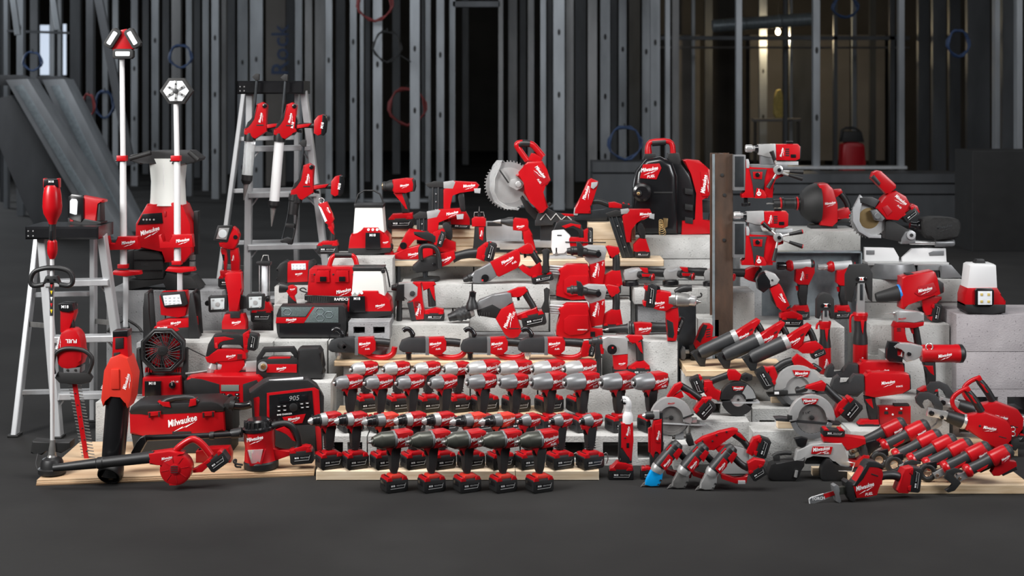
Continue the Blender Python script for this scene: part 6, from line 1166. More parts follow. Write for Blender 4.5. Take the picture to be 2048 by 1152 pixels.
# big horizontal drill
t = T('large_drill', 'heavy drill with silver chuck pointing right and battery at its rear', 'drill', 590, 746, z=.404, cr=K10)
t.batt(415, 375, 190, 90, 84, 100, lab=True); t.p('battery_gauge', [(365, 280), (430, 272), (490, 295), (495, 330), (420, 350)], 90, 'black', 4, 10); t.p('battery_cap', [(412, 330), (490, 320), (500, 345), (430, 370)], 94, 'red', 0, 6)
bd = t.p('housing', [(415, 350), (500, 330), (580, 345), (600, 460), (540, 500), (470, 490), (425, 470)], 96, 'red', 0, 14); t.logo(482, 432, 90, 8, -49, 'print', bd); t.txt('FUEL', 505, 465, 40, 8, -49, 'print', bd, .01, .3)
t.l('gear_case', (560, 405), (730, 415), [(0, 56), (.3, 60), (.34, 55), (.4, 60), (.85, 56), (1, 50), (1, 0)], 'steel', n=28); t.l('chuck', (715, 415), (788, 422), [(0, 42), (.2, 44), (.85, 42), (1, 34), (1, 0)], 'chrome'); t.l('chuck_jaws', (785, 422), (832, 428), [(0, 28), (.4, 24), (.5, 14), (1, 8), (1, 0)], 'steel')
t.p('handle', [(535, 490), (640, 470), (650, 560), (640, 610), (628, 720), (625, 746), (552, 746), (560, 640), (540, 560)], 60, 'red', 0, 14); t.p('grip_pad', [(540, 560), (600, 590), (612, 690), (600, 725), (556, 715)], 64, 'rubber', 0, 10); t.p('trigger', [(620, 560), (652, 552), (645, 605), (622, 610)], 26, 'black', 0, 5)
t.t('side_handle', [(620, 350, 30), (680, 325, 40), (730, 320, 45), (760, 320, 45)], [18, 22, 26, 30, 32, 28], 'rubber', 0, 1); t.batt(660, 630, 150, 44, 68, 60, 50); t.t('depth_hook', [(800, 392), (835, 385), (838, 362), (825, 358)], 7, 'matte', 10, 1)
# die grinder
t = T('die_grinder', 'long slim die grinder lying left of the heavy drill', 'grinder', 290, 690, z=.404, cr=K10)
t.l('nose', (230, 645), (70, 655), [(0, 44), (.1, 36), (.6, 30), (1, 24), (1, 0)], 'rubber'); t.l('collet', (72, 655), (18, 658), [(0, 14), (.4, 12), (.6, 6), (1, 5), (1, 0)], 'steel'); t.l('flange', (240, 640), (275, 640), [(0, 54), (.3, 56), (.6, 46), (1, 50), (1, 0)], 'grey'); t.p('housing', [(275, 598), (330, 592), (425, 600), (432, 640), (400, 690), (285, 695)], 84, 'red', 0, 12); t.logo(365, 645, 100, 8, -43, 'print'); t.l('grip', (420, 635), (560, 638), [(0, 44), (.3, 40), (.9, 40), (1, 32), (1, 0)], 'rubber')
# hammer with dial
t = T('sds_hammer', 'silver cased hammer with a round black dial and hanging side handle', 'hammer drill', 220, 1026, z=.266, cr=K10)
t.l('chuck', (20, 745), (-92, 755), [(0, 44), (.3, 42), (.35, 36), (.7, 34), (.75, 26), (1, 20), (1, 0)], 'grey'); t.b('collar', -5, 715, 30, 850, 60, 'red', -6, 5); t.p('handle_clamp', [(-40, 760), (-5, 750), (0, 860), (20, 880), (-45, 890)], 56, 'rubber', -12, 6); t.t('side_handle', [(-15, 870), (-14, 940), (-16, 1075)], [28, 24, 24, 26], 'rubber', -20, 1)
t.p('gear_case', [(10, 712), (60, 706), (205, 704), (225, 730), (228, 850), (110, 860), (60, 830), (20, 800)], 90, 'silver', 0, 14); t.disc('mode_dial', (95, 808), 40, 22, 'black', -52); t.b('dial_mark', 92, 785, 106, 800, 6, 'redprint', -66, 2)
t.p('motor_housing', [(102, 858), (228, 850), (225, 920), (215, 985), (110, 985)], 86, 'red', 0, 10); t.logo(178, 928, 56, 10, -44, 'print'); t.p('motor_base', [(100, 960), (135, 985), (250, 970), (260, 1026), (105, 1026)], 90, 'rubber', 0, 8)
t.p('handle', [(215, 712), (240, 698), (345, 702), (356, 730), (300, 750), (265, 770), (250, 745)], 60, 'red', 0, 10); t.t('grip', [(318, 730), (325, 800), (328, 905)], [28, 32, 32, 32], 'rubber', 0, 1); t.p('grip_panel', [(290, 760), (335, 750), (352, 850), (330, 830)], 68, 'red', 0, 5); t.p('bridge', [(225, 960), (300, 915), (360, 905), (408, 950), (405, 975), (230, 985)], 70, 'red', 0, 8); t.batt(330, 996, 165, 62, 0, 96)
# upright paddle grinder
t = T('paddle_grinder', 'angle grinder standing upright on its battery with head tilted left', 'angle grinder', 235, 582, z=.439, cr=K12)
P = lambda *q: [(a, b-22) for a, b in q]
t.p('wheel_guard', P((0, 200), (30, 185), (75, 250), (75, 300), (20, 345), (-20, 320), (-30, 250)), 100, 'black', 0, 10); t.p('gear_head', P((10, 195), (50, 180), (110, 200), (145, 245), (125, 280), (70, 300), (55, 260), (20, 230)), 90, 'silver', -4, 14); t.disc('head_screw', (85, 225), 8, 8, 'matte', -50, n=10)
bd = t.p('body', P((65, 310), (140, 272), (160, 300), (235, 470), (215, 490), (165, 490), (120, 450)), 84, 'red', 0, 14); t.logo(165, 365, 80, -58, -43, 'print', bd); t.p('paddle', P((75, 330), (100, 400), (150, 470), (130, 470), (90, 410)), 60, 'rubber', 4, 6)
for k in range(4): t.q('vent', 200+k*8, 440-k*4, 5, 26, -30, 4, 'matte', -42, 1, par=bd)
t.p('foot', P((150, 510), (180, 490), (240, 485), (320, 520), (318, 545), (150, 540)), 86, 'red', 0, 8); t.batt(238, 552, 172, 62, 0, 96)
# knockout tools
def knockout(label, dx, dy, sx, die):
    t = T('knockout_tool', label, 'hydraulic punch', 305+dx, 528, z=.439, cr=K12, group='knockout tools')
    P = lambda *q: [(a+dx, b+(dy if b < 420 else 0)) for a, b in q]; o = lambda a, b: (a+dx, b+(dy if b < 420 else 0))
    if die: t.l('die', o(205, 122), o(128, 122), [(0, 22), (.3, 30), (.9, 30), (1, 26), (1, 0)], 'black')
    else: t.l('die', o(205, 122), o(128, 124), [(0, 24), (.4, 26), (.45, 24), (1, 24), (1, 10), (.5, 9)], 'chrome')
    t.l('die_collar', o(255, 118), o(200, 122), [(0, 34), (.4, 45), (.7, 40), (1, 30), (1, 0)], 'red'); t.l('cylinder', o(395, 112), o(245, 118), [(0, 42), (.5, 38), (1, 36), (1, 0)], 'alu'); t.l('rear_cap', o(385, 112), o(415, 112), [(0, 43), (.6, 42), (1, 30), (1, 0)], 'rubber')
    bd = t.p('body', P((268, 145), (340, 140), (410, 80), (415, 170), (385, 225), (370, 265), (290, 262), (265, 240)), 76, 'red', 0, 12); t.logo(316, 195, 70, 80, -39, 'print', bd)
    for k in range(3): t.q('vent', 352+dx, 185+k*13+dy, 18, 5, -5, 3, 'matte', -38, 1, par=bd)
    t.p('grip', P((285, 255), (368, 255), (360, 330), (355, 425), (302, 425), (305, 340)), 56, 'rubber', 0, 14); t.p('trigger', P((272, 275), (292, 275), (296, 310), (280, 312)), 26, 'red', 0, 5); t.p('foot', [(238+dx, 460), (270+dx, 425), (360+dx, 418), (375+dx, 465)], 80, 'red', 0, 8); t.batt(305+dx, 494, 136, 62, 2, 90)
knockout('left knockout tool with a black punch die', 0, 0, 1, True); knockout('right knockout tool with a silver open die, half hidden by the tall press tool', 315, 8, 1, False)
# upright press tools
def upright_press(label, x, py, z, jaw, silver, w, gy, by, hook):
    t = T('upright_press_tool', label, 'press tool', x, py, z=z, cr=K12, group='press tools standing upright')
    P = lambda *q: [(x+a, b) for a, b in q]
    jw = t.p('jaw', jaw, 70, 'matte', 0, 8); ys = silver
    for a in (-.62, .62): t.disc('jaw_pin', (x+a*w*.8, jaw[-1][1] if False else ys[0]-28), 14, 12, 'black', -38, par=jw, n=14)
    t.b('warning_label', x-20, ys[0]-42, x+22, ys[0]-14, 4, 'print', -36, 0, par=jw); t.p('warning_mark', [(x-12, ys[0]-20), (x-2, ys[0]-38), (x+8, ys[0]-20)], 3, 'orange', -39, 0, par=jw)
    t.b('yoke', x-w*.52, ys[0], x+w*.52, ys[1], 56, 'chrome', -4, 8); t.b('yoke_slot', x-w*.2, ys[0]+12, x+w*.2, ys[0]+(ys[1]-ys[0])*.55, 6, 'steel_dark', -34, 6)
    t.l('collar', (x, ys[1]-10), (x, ys[1]+50), [(0, w), (.3, w*1.05), (.6, w*.95), (1, w*.9), (1, 0)], 'red')
    t.t('release_hook', [(x-w*.8, ys[1]+10), (x-w*1.25, ys[1]+5), (x-w*1.45, ys[1]+40), (x-w*1.4, ys[1]+hook)], 9, 'red', -10, 2)
    t.l('grip', (x, ys[1]+30), (x, gy), [(0, w*.85), (.5, w*.82), (.75, w*.95), (1, w*1.02), (1, 0)], 'rubber'); t.p('grip_mark', P((-10, ys[1]+40), (20, ys[1]+40), (8, ys[1]+150), (-2, ys[1]+110)), 8, 'red', -w*.85, 2)
    t.l('motor_body', (x, gy-20), (x, by), [(0, w*.98), (.5, w*1.02), (.9, w), (1, w*.9), (1, 0)], 'red'); t.logo(x, (gy+by)/2+20, 75, 82, -w*1.03, 'print')
    for s in (-1, 1): t.disc('jaw_guard', (x+s*w*.9, ys[0]+10), 22, 50, 'red' if hook < 60 else 'matte', 0, n=14)
upright_press('shorter upright press tool with black jaw, standing left', 498, 946, .266, [(428, 520), (430, 380), (455, 340), (490, 325), (535, 335), (562, 375), (566, 520), (540, 525), (530, 450), (460, 450), (450, 525)], (448, 555), 46, 745, 946, 50)
upright_press('taller upright press tool with wide black jaw block', 770, 940, .266, [(656, 385), (655, 190), (690, 115), (820, 105), (858, 175), (855, 395), (835, 380), (810, 240), (720, 240), (700, 400)], (245, 490), 56, 720, 940, 140)
# pipe expanders
t = T('pipe_expander', 'bulky red pipe expander with black cone nose and blue ring', 'pipe expander', 1335, 549, z=.426, cr=K12)
t.l('cone', (1075, 330), (890, 365), [(0, 62), (.1, 60), (.5, 48), (.9, 38), (1, 32), (1, 0)], 'matte', n=12); t.l('blue_ring', (1078, 328), (1062, 331), [(0, 66), (.5, 68), (1, 64)], 'bluering')
bd = t.p('housing', [(1068, 200), (1110, 190), (1310, 152), (1330, 165), (1345, 215), (1370, 330), (1330, 350), (1110, 400), (1095, 450), (1065, 440), (1070, 340)], 130, 'red', 0, 14); t.logo(1248, 298, 110, 15, -66, 'print', bd); t.p('side_frame', [(1165, 320), (1200, 270), (1310, 240), (1340, 300), (1290, 335), (1200, 345)], 8, 'darkred', -67, 3, par=bd); t.logo(1248, 298, 110, 15, -73, 'print', bd)
t.b('top_pad', 1115, 178, 1222, 212, 100, 'rubber', 0, 6); t.p('rear_cap', [(1295, 255), (1345, 215), (1395, 250), (1395, 320), (1340, 345), (1320, 310)], 120, 'rubber', 0, 12); t.b('rear_light', 1375, 275, 1398, 315, 40, 'red', -30, 4)
t.p('handle', [(1225, 350), (1290, 345), (1390, 355), (1385, 380), (1330, 400), (1315, 490), (1270, 500), (1245, 460)], 70, 'red', 0, 12); t.p('trigger', [(1205, 445), (1240, 430), (1270, 480), (1230, 480)], 30, 'black', 0, 6); t.batt(1345, 478, 140, 72, 80, 90)
t = T('small_pipe_expander', 'pipe expander with pale metal head and thin pin nose', 'pipe expander', 1130, 768, z=.331, cr=K12)
t.l('pin', (1040, 485), (962, 488), [(0, 16), (.25, 12), (.3, 5), (1, 2), (1, 0)], 'chrome'); t.p('head', [(1032, 470), (1060, 455), (1200, 470), (1250, 480), (1250, 545), (1170, 550), (1040, 550)], 90, 'silver', 0, 14); t.logo(1080, 522, 60, 10, -46, 'redprint'); t.p('neck', [(1012, 585), (1030, 548), (1250, 545), (1245, 575), (1170, 595), (1100, 590)], 84, 'red', 0, 8)
t.p('body', [(1015, 575), (1105, 575), (1108, 700), (1200, 720), (1240, 740), (1235, 766), (1020, 768)], 80, 'red', 0, 12); t.t('grip', [(1190, 580), (1200, 640), (1215, 730)], [28, 26, 28, 28], 'rubber', 0, 1); t.p('trigger', [(1150, 600), (1185, 600), (1195, 650), (1165, 640)], 30, 'red', 0, 5)
for k in range(3): t.b('vent', 1040, 592+k*10, 1070, 597+k*10, 3, 'matte', -41, 1)
# crimpers
t = T('silver_jaw_crimper', 'crimper with polished silver jaw and long red cylinder body', 'crimper', 1290, 1128, z=.191, cr=K12)
t.p('jaw_block', [(968, 760), (985, 700), (1060, 705), (1085, 740), (1040, 760), (1040, 810), (1090, 820), (1085, 855), (985, 850), (965, 830)], 70, 'black', 0, 6); t.p('jaw_window', [(1030, 760), (1090, 760), (1075, 805), (1040, 808)], 20, 'red', -10, 3)
t.p('jaw_yoke', [(1015, 735), (1050, 708), (1160, 715), (1240, 735), (1240, 810), (1170, 840), (1120, 855), (1100, 840), (1110, 800), (1110, 770), (1080, 745), (1030, 752)], 74, 'chrome', -4, 12); t.disc('jaw_pin', (1132, 790), 16, 16, 'black', -44)
t.l('cylinder', (1235, 795), (1550, 795), [(0, 60), (.05, 68), (.8, 68), (.85, 72), (.95, 70), (1, 50), (1, 0)], 'red'); t.l('rear_cap', (1525, 795), (1570, 795), [(0, 72), (.6, 70), (1, 46), (1, 0)], 'rubber'); t.logo(1400, 800, 105, 12, -70, 'print'); t.ring('hang_ring', (1285, 735), 26, 5, 'chrome', -50)
t.p('handle', [(1240, 850), (1340, 850), (1340, 900), (1330, 960), (1345, 1050), (1280, 1050), (1285, 960), (1262, 900)], 60, 'rubber', 0, 12); t.p('trigger', [(1250, 880), (1320, 880), (1330, 960), (1300, 940), (1275, 905)], 64, 'red', 0, 8); t.p('foot', [(1210, 1075), (1260, 1045), (1350, 1040), (1360, 1080)], 80, 'red', 0, 8); t.batt(1285, 1100, 150, 54, 0, 84)
def ccrimp(label, dx, dy, Y, py, full):
    t = T('open_jaw_crimper', label, 'crimper', 870+dx, py, Y=Y, cr=K12, group='open jaw crimpers')
    P = lambda *q: [(a+dx, b+dy) for a, b in q]; o = lambda a, b: (a+dx, b+dy)
    t.p('c_jaw', P((790, 955), (720, 950), (690, 985), (680, 1030), (600, 1040), (590, 1000), (612, 975), (598, 955), (560, 985), (540, 1040), (560, 1085), (640, 1120), (740, 1122), (785, 1080), (800, 1040)), 80, 'grey', 0, 12); t.p('jaw_rib', P((560, 1060), (590, 1085), (740, 1085), (770, 1060), (765, 1078), (735, 1102), (600, 1102)), 90, 'matte', 0, 4)
    bd = t.p('body', P((795, 960), (830, 932), (1080, 935), (1130, 945), (1142, 985), (1140, 1060), (1080, 1095), (870, 1125), (800, 1110)), 110, 'red', 0, 18); t.logo(970+dx, 1010+dy, 105, 10, -56, 'print', bd); t.txt('FORCE', 1055+dx, 1035+dy, 50, 6, -56, 'print', bd); t.p('rear_cap', P((1095, 942), (1145, 950), (1150, 1060), (1090, 1095)), 100, 'rubber', 0, 12); t.b('top_lug', 815+dx, 925+dy, 850+dx, 950+dy, 70, 'red', 0, 5)
    return t, P, o
t, P, o = ccrimp('front open jaw crimper with dark c shaped jaw, larger in view', 0, 0, 5.6, 1345, True)
t.p('handle', [(795, 1115), (880, 1120), (880, 1200), (900, 1300), (835, 1300), (835, 1220), (805, 1170)], 60, 'rubber', 0, 12); t.p('trigger', [(800, 1140), (850, 1130), (865, 1215), (840, 1190), (815, 1165)], 64, 'red', 0, 6); t.p('foot', [(745, 1330), (775, 1300), (900, 1295), (910, 1335)], 80, 'red', 0, 8); t.batt(828, 1338, 160, 20, 0, 84, lab=False)
t, P, o = ccrimp('rear open jaw crimper half hidden behind the front one', -45, -85, 5.745, 968, False)
# cable cutters
def cutter(label, dx, dy, Y, py):
    t = T('cable_cutter', label, 'cable cutter', 1760+dx, py, Y=Y, cr=K13, group='cable cutters')
    P = lambda *q: [(a+dx, b+dy) for a, b in q]; o = lambda a, b: (a+dx, b+dy)
    t.p('hook_jaw', P((1190, 290), (1220, 250), (1290, 245), (1350, 270), (1400, 340), (1400, 380), (1340, 370), (1325, 320), (1285, 290), (1250, 300), (1235, 330), (1262, 370), (1235, 365), (1200, 330)), 34, 'grey', -4, 6); t.p('lower_jaw', P((1370, 430), (1400, 430), (1395, 500), (1330, 545), (1300, 530), (1360, 490)), 30, 'steel', 4, 5)
    t.p('jaw_arm', P((1290, 360), (1440, 395), (1430, 455), (1275, 425)), 60, 'chrome', -4, 8); t.disc('pivot', o(1305, 400), 20, 20, 'black', -40); t.disc('pivot', o(1385, 430), 14, 20, 'black', -40)
    t.l('sleeve', o(1430, 425), o(1560, 470), [(0, 44), (.5, 54), (.9, 58), (1, 50), (1, 0)], 'rubber'); t.l('sleeve_ring', o(1548, 466), o(1572, 474), [(0, 60), (.5, 62), (1, 60)], 'chrome')
    bd = t.p('body', P((1560, 480), (1580, 420), (1720, 395), (1880, 455), (1922, 520), (1915, 600), (1870, 660), (1780, 670), (1720, 600), (1570, 530)), 110, 'red', 0, 16); t.logo(1745+dx, 514+dy, 100, -8, -60, 'print', bd); t.p('badge_frame', P((1690, 488), (1800, 500), (1808, 545), (1690, 530)), 4, 'darkred', -55, 1, par=bd)
    t.disc('bolt', o(1670, 493), 9, 8, 'matte', -56, n=10); t.q('vent', *o(1845, 580), 60, 6, -14, 4, 'matte', -55, 1)
    t.t('guard_loop', P((1575, 425), (1510, 390), (1475, 340), (1478, 290), (1520, 250), (1570, 225), (1605, 215)), 17, 'red', 0, 2); t.t('grip', P((1590, 235), (1650, 310), (1700, 395)), [24, 28, 30, 30], 'rubber', 0, 1); t.p('grip_panel', P((1585, 245), (1620, 265), (1670, 335), (1640, 325)), 60, 'red', 0, 6); t.p('hand_hook', P((1560, 225), (1600, 200), (1615, 225), (1590, 245)), 50, 'red', 0, 6)
    for k in range(2): t.ring('hang_ring', o(1940, 530+k*36), 17, 4, 'chrome', -10, n=16)
    t.batt(1850+dx, 668+dy, 160, 56, -6, 90, 0); t.p('rear_pack', P((1915, 610), (1975, 590), (1990, 650), (1950, 690), (1910, 670)), 80, 'matte', 0, 8)
cutter('front cable cutter with hooked black jaw and looped red handle', 0, 0, 5.50, 696)
cutter('rear cable cutter partly hidden behind the front one', 88, -82, 5.62, 606)
t = T('dock_charger', 'small red charger behind the rows of press tools', 'charger', 1030, 490, z=.101, cr=K13)
t.p('body', [(905, 350), (1150, 348), (1150, 488), (910, 488)], 70, 'red', 0, 8); t.b('rail', 1025, 335, 1140, 352, 60, 'matte', 0, 4)
for x in (960, 1068): t.b('socket', x-15, 385, x+15, 408, 6, 'matte', -37, 3)
for x, y in ((962, 366), (1075, 366), (1010, 410)): t.disc('indicator', (x, y), 8, 6, 'print', -37, n=10)
# row of press tools on the plank
def press(label, dx, dy, s, jaw, jd=0):
    py = 960+dy
    t = T('press_tool', label, 'press tool', 1880+dx, py, z=.0355, cr=K13, group='press tools lying on the right plank')
    P = lambda *q: [(a+dx, b+dy) for a, b in q]; o = lambda a, b: (a+dx, b+dy)
    t.l('motor_body', o(1765, 770), o(1905, 700), [(0, 46), (.1, 62), (.8, 62), (1, 54), (1, 0)], 'red'); t.l('tail_cap', o(1895, 705), o(1935, 685), [(0, 58), (.6, 54), (1, 36), (1, 0)], 'grey'); t.p('badge', P((1830, 745), (1890, 690), (1905, 715), (1895, 760), (1835, 785)), 4, 'darkred', -62, 2); t.logo(1866+dx, 738+dy, 70, 34, -66, 'print')
    t.l('grip', o(1610, 842), o(1775, 765), [(0, 44), (.4, 42), (.8, 46), (1, 52), (1, 0)], 'grey'); t.p('grip_stripe', P((1650, 840), (1740, 790), (1725, 815), (1670, 850)), 8, 'red', -44, 2); t.l('collar', o(1572, 862), o(1618, 838), [(0, 44), (.3, 54), (.7, 54), (1, 46), (1, 0)], 'red')
    t.q('yoke', *o(1550, 888), 105, 52, 26, 44, 'chrome', -6, 8); t.disc('yoke_pin', o(1525, 902), 12, 12, 'copper', -32, n=14)
    cx, cy = o(1475, 905)
    if jaw == 'hook':
        t.p('jaw', P((1400, 895), (1420, 840), (1480, 818), (1545, 835), (1540, 850), (1480, 850), (1462, 880), (1500, 900), (1530, 930), (1480, 990), (1430, 1005), (1405, 985), (1450, 965), (1470, 940), (1430, 915)) if jd else P((1400, 895), (1420, 840), (1480, 818), (1545, 835), (1540, 850), (1480, 850), (1462, 880), (1500, 900), (1510, 930), (1460, 955), (1420, 945)), 30, 'matte', jd, 6)
        for k in range(3): t.disc('jaw_bolt', (cx-40+k*34, cy-42+abs(k-1)*10), 8, 8, 'steel', -18, n=10)
    elif jaw == 'ring':
        t.ring('jaw', (cx-16, cy-18), 52, 21, 'matte', 0, n=22); t.ring('jaw_lining', (cx-16, cy-18), 32, 5, 'copper', 0, n=20); t.p('jaw_lug', P((1430, 850), (1450, 815), (1525, 800), (1530, 850), (1480, 855)), 34, 'black', 0, 5)
    else: t.p('jaw', P((1395, 890), (1410, 830), (1520, 800), (1560, 825), (1545, 860), (1480, 900), (1470, 940), (1420, 945)), 60, 'black', 0, 8)
    t.p('battery_mount', P((1770, 860), (1800, 800), (1900, 770), (1960, 775), (1968, 810), (1830, 885), (1790, 886)), 60, 'red', 4, 8); t.q('battery', *o(1905, 838), 120, 52, 24, 60, 'rubber', 6, 6)
for lab, dx, dy, jaw in [('rearmost press tool lying at the left end of the row', -820, -208, 'block'), ('large press tool second from the back of the row', -640, -192, 'block'), ('third press tool from the back with round black ring jaw', -545, -118, 'ring'), ('fourth press tool from the back, beside the ring jaw', -430, -84, 'ring'), ('fifth press tool from the back with half round jaw', -310, -52, 'hook'), ('second press tool from the front with copper lined ring jaw', -172, -24, 'ring'), ('front press tool with hooked jaw hanging over the plank edge', 0, 0, 'hook')]:
    press(lab, dx, dy, 1, jaw, -40 if dx == 0 else 0)
# ---------------------------------------------------------------- right front: saws, shears
def recip(label, dx, dy, tail):
    py = 995+dy
    t = T('reciprocating_saw', label, 'saw', 840+dx, py, z=.309, cr=K10, group='reciprocating saws on the short plank')
    P = lambda *q: [(a+dx, b+dy) for a, b in q]; o = lambda a, b: (a+dx, b+dy)
    t.p('shoe', P((722, 888), (760, 880), (790, 850), (835, 850), (855, 900), (840, 993), (795, 993), (760, 940)), 56, 'matte', -4, 8); t.disc('shoe_pivot', o(800, 895), 22, 62, 'black', -4); t.p('shoe_slot', P((735, 895), (752, 890), (785, 960), (775, 965)), 60, 'steel_dark', -6, 3)
    t.l('boot', o(800, 895), o(1090, 760), [(0, 50), (.1, 58), (.5, 60), (.9, 64), (1, 58), (1, 0)], 'grey', n=18); t.l('band', o(1070, 770), o(1110, 752), [(0, 62), (.5, 64), (1, 62)], 'silver')
    bd = t.p('body', P((1085, 720), (1140, 690), (1220, 640), (1270, 605), (1295, 618), (1285, 650), (1225, 700), (1225, 770), (1170, 820), (1110, 800)), 84, 'red', 0, 12); t.logo(1160+dx, 745+dy, 90, 30, -43, 'print', bd)
    for k in range(3): t.q('vent', *o(1205+k*10, 700-k*5), 5, 20, -20, 3, 'matte', -43, 1, par=bd)
    t.t('grip', P((1265, 640), (1300, 690), (1325, 760)), [26, 28, 28, 28], 'rubber', 0, 1); t.p('trigger', P((1235, 690), (1262, 672), (1270, 705), (1250, 715)), 26, 'black', 0, 5); t.p('battery_bridge', P((1170, 815), (1230, 765), (1330, 745), (1390, 795), (1290, 850), (1220, 850)), 76, 'red', 0, 8)
    if tail: t.batt(*o(1350, 850), 120, 60, 22, 84)
recip('left reciprocating saw, furthest back of the three', 20, -44, False); recip('middle reciprocating saw of the three', 222, -24, False); recip('right reciprocating saw, nearest of the three, with battery visible', 440, -4, True)
t = T('compact_reciprocating_saw', 'compact reciprocating saw with upright red housing behind the three black booted saws', 'saw', 800, 902, z=.309, cr=K10)
t.p('housing', [(770, 780), (820, 640), (850, 602), (905, 605), (930, 625), (915, 740), (880, 830), (800, 850)], 84, 'red', 0, 14); t.p('rear_shell', [(790, 730), (825, 640), (850, 605), (880, 612), (850, 700), (820, 760)], 88, 'rubber', 0, 8); t.logo(835, 805, 60, 12, -43, 'print')
for k in range(4): t.q('vent', 885, 645+k*20, 34, 8, 12, 3, 'matte', -43, 1)
t.p('nose', [(730, 790), (775, 775), (800, 850), (760, 880), (735, 850)], 60, 'matte', 0, 8); t.p('shoe', [(662, 830), (680, 790), (698, 800), (705, 880), (690, 903), (664, 895)], 50, 'cast', 0, 6); t.b('shoe_bar', 695, 820, 745, 850, 30, 'silver', 0); t.t('grip', [(900, 740), (980, 735), (1060, 760)], [30, 26, 26], 'red', 0, 1); t.p('front_foot', [(740, 870), (800, 850), (830, 902), (745, 902)], 60, 'rubber', 0, 6)
# circular saws
def blade(t, c, R, th, d, m='steel', teeth=28, hub='matte'):
    b = t.disc('saw_blade', c, R, th, m, d, n=48, r=.01)
    for k in range(teeth): a = math.radians(360/teeth*k); t.q('saw_tooth', c[0]+R*math.cos(a), c[1]-R*math.sin(a), R*.12, R*.06, 360/teeth*k+25, th*1.2, m, d, 0, par=b)
    t.disc('arbor_bolt', c, R*.16, th+10, hub, d-4, par=b, n=8); return b
def arc(c, R, r, a0, a1, n=16): return [(c[0]+R*math.cos(math.radians(a0+(a1-a0)*i/n)), c[1]-R*math.sin(math.radians(a0+(a1-a0)*i/n))) for i in range(n+1)]+[(c[0]+r*math.cos(math.radians(a1+(a0-a1)*i/n)), c[1]-r*math.sin(math.radians(a1+(a0-a1)*i/n))) for i in range(n+1)]
t = T('circular_saw', 'circular saw with smooth grey guard and red handle behind the right angle drill', 'circular saw', 690, 630, z=.101, cr=K11)
c = (690, 445)
t.p('upper_guard', arc(c, 178, 108, -18, 200), 64, 'silver', 0, 8); blade(t, c, 128, 8, -10); t.p('guard_back', arc(c, 170, 20, 0, 359, 30), 8, 'cast', 26, 1); t.p('lower_guard', arc(c, 150, 120, 195, 345), 40, 'steel', 0, 4); t.logo(690, 322, 60, 8, -33, 'redprint'); t.txt('6 1/2"', 640, 450, 50, 0, -16, 'grey')
t.p('base_plate', [(620, 490), (990, 505), (960, 516), (620, 500)], 110, 'alu', 30, 2); t.b('depth_bracket', 850, 445, 910, 490, 30, 'chrome', -10, 4); t.q('guard_lever', 835, 430, 100, 14, 20, 20, 'matte', -30, 3); t.b('stand_foot', 725, 580, 800, 630, 40, 'cast', 10, 4)
t.p('handle', [(655, 270), (720, 170), (775, 145), (795, 170), (770, 200), (720, 250), (690, 275)], 64, 'red', 10, 10); t.t('grip', [(770, 175), (860, 230), (940, 285)], [28, 30, 30, 30], 'rubber', 10, 1); t.p('grip_panel', [(780, 215), (850, 240), (920, 300), (860, 280)], 66, 'red', 8, 6); t.p('motor', [(690, 270), (780, 220), (800, 270), (760, 285)], 80, 'red', 20, 8)
t.p('battery_holder', [(880, 380), (950, 280), (1040, 275), (1010, 320), (915, 420)], 90, 'red', 10, 8); t.batt(985, 375, 170, 110, 48, 110, 10)
t = T('metal_cutting_saw', 'metal cutting saw with black round guard and clear window', 'circular saw', 1250, 428, z=.166, cr=K11)
c = (1260, 290)
t.p('upper_guard', arc(c, 155, 60, 0, 180), 70, 'rubber', 0, 10); blade(t, c, 66, 8, -20, 'chrome', 24); t.p('window', arc(c, 148, 66, 5, 60), 76, 'clear', 0, 3); t.p('guard_back', arc(c, 140, 10, 0, 359, 30), 8, 'matte', 26, 1); t.p('lower_guard', arc(c, 138, 60, 185, 330), 60, 'rubber', 0, 10); t.p('badge', [(1205, 175), (1310, 175), (1298, 208), (1218, 208)], 6, 'red', -37, 2); t.logo(1258, 192, 80, 4, -41, 'print')
t.b('base_plate', 1090, 310, 1445, 324, 110, 'alu', 30, 2); t.p('front_knob', [(1285, 85), (1330, 65), (1385, 85), (1380, 125), (1330, 140), (1290, 120)], 60, 'rubber', 0, 12); t.disc('knob_dot', (1332, 108), 12, 64, 'black', 0, n=12)
t.p('handle_head', [(1165, 75), (1185, 38), (1245, 42), (1290, 80), (1270, 130), (1180, 125)], 64, 'red', 6, 8); t.t('grip', [(1180, 85), (1110, 110), (1030, 140)], [28, 28, 28, 28], 'rubber', 6, 1); t.p('motor', [(970, 135), (1040, 130), (1050, 200), (1115, 220), (1100, 300), (1000, 270), (960, 220)], 90, 'red', 10, 10); t.batt(915, 170, 150, 95, -68, 100, 10)
t = T('circular_saw', 'rear circular saw with grey guard and red badge, battery on the left', 'circular saw', 290, 354, z=.176, cr=K13)
c = (285, 215)
t.p('upper_guard', arc(c, 182, 105, -5, 185), 70, 'silver', 0, 10); blade(t, c, 112, 8, -16, 'silver', 24); t.p('guard_back', arc(c, 170, 10, 0, 359, 30), 8, 'cast', 30, 1); t.p('badge', [(240, 70), (378, 75), (360, 125), (262, 115)], 6, 'red', -38, 2); t.logo(310, 98, 100, 4, -43, 'print'); t.p('lower_guard', arc(c, 138, 100, 190, 350), 50, 'cast', 0, 6)
t.p('base_plate', [(60, 262), (540, 240), (540, 254), (65, 278)], 110, 'grey', 30, 3); t.b('bevel_bracket', 95, 225, 205, 258, 30, 'matte', -40, 4); t.b('scale_label', 100, 232, 135, 252, 4, 'print', -57, 1)
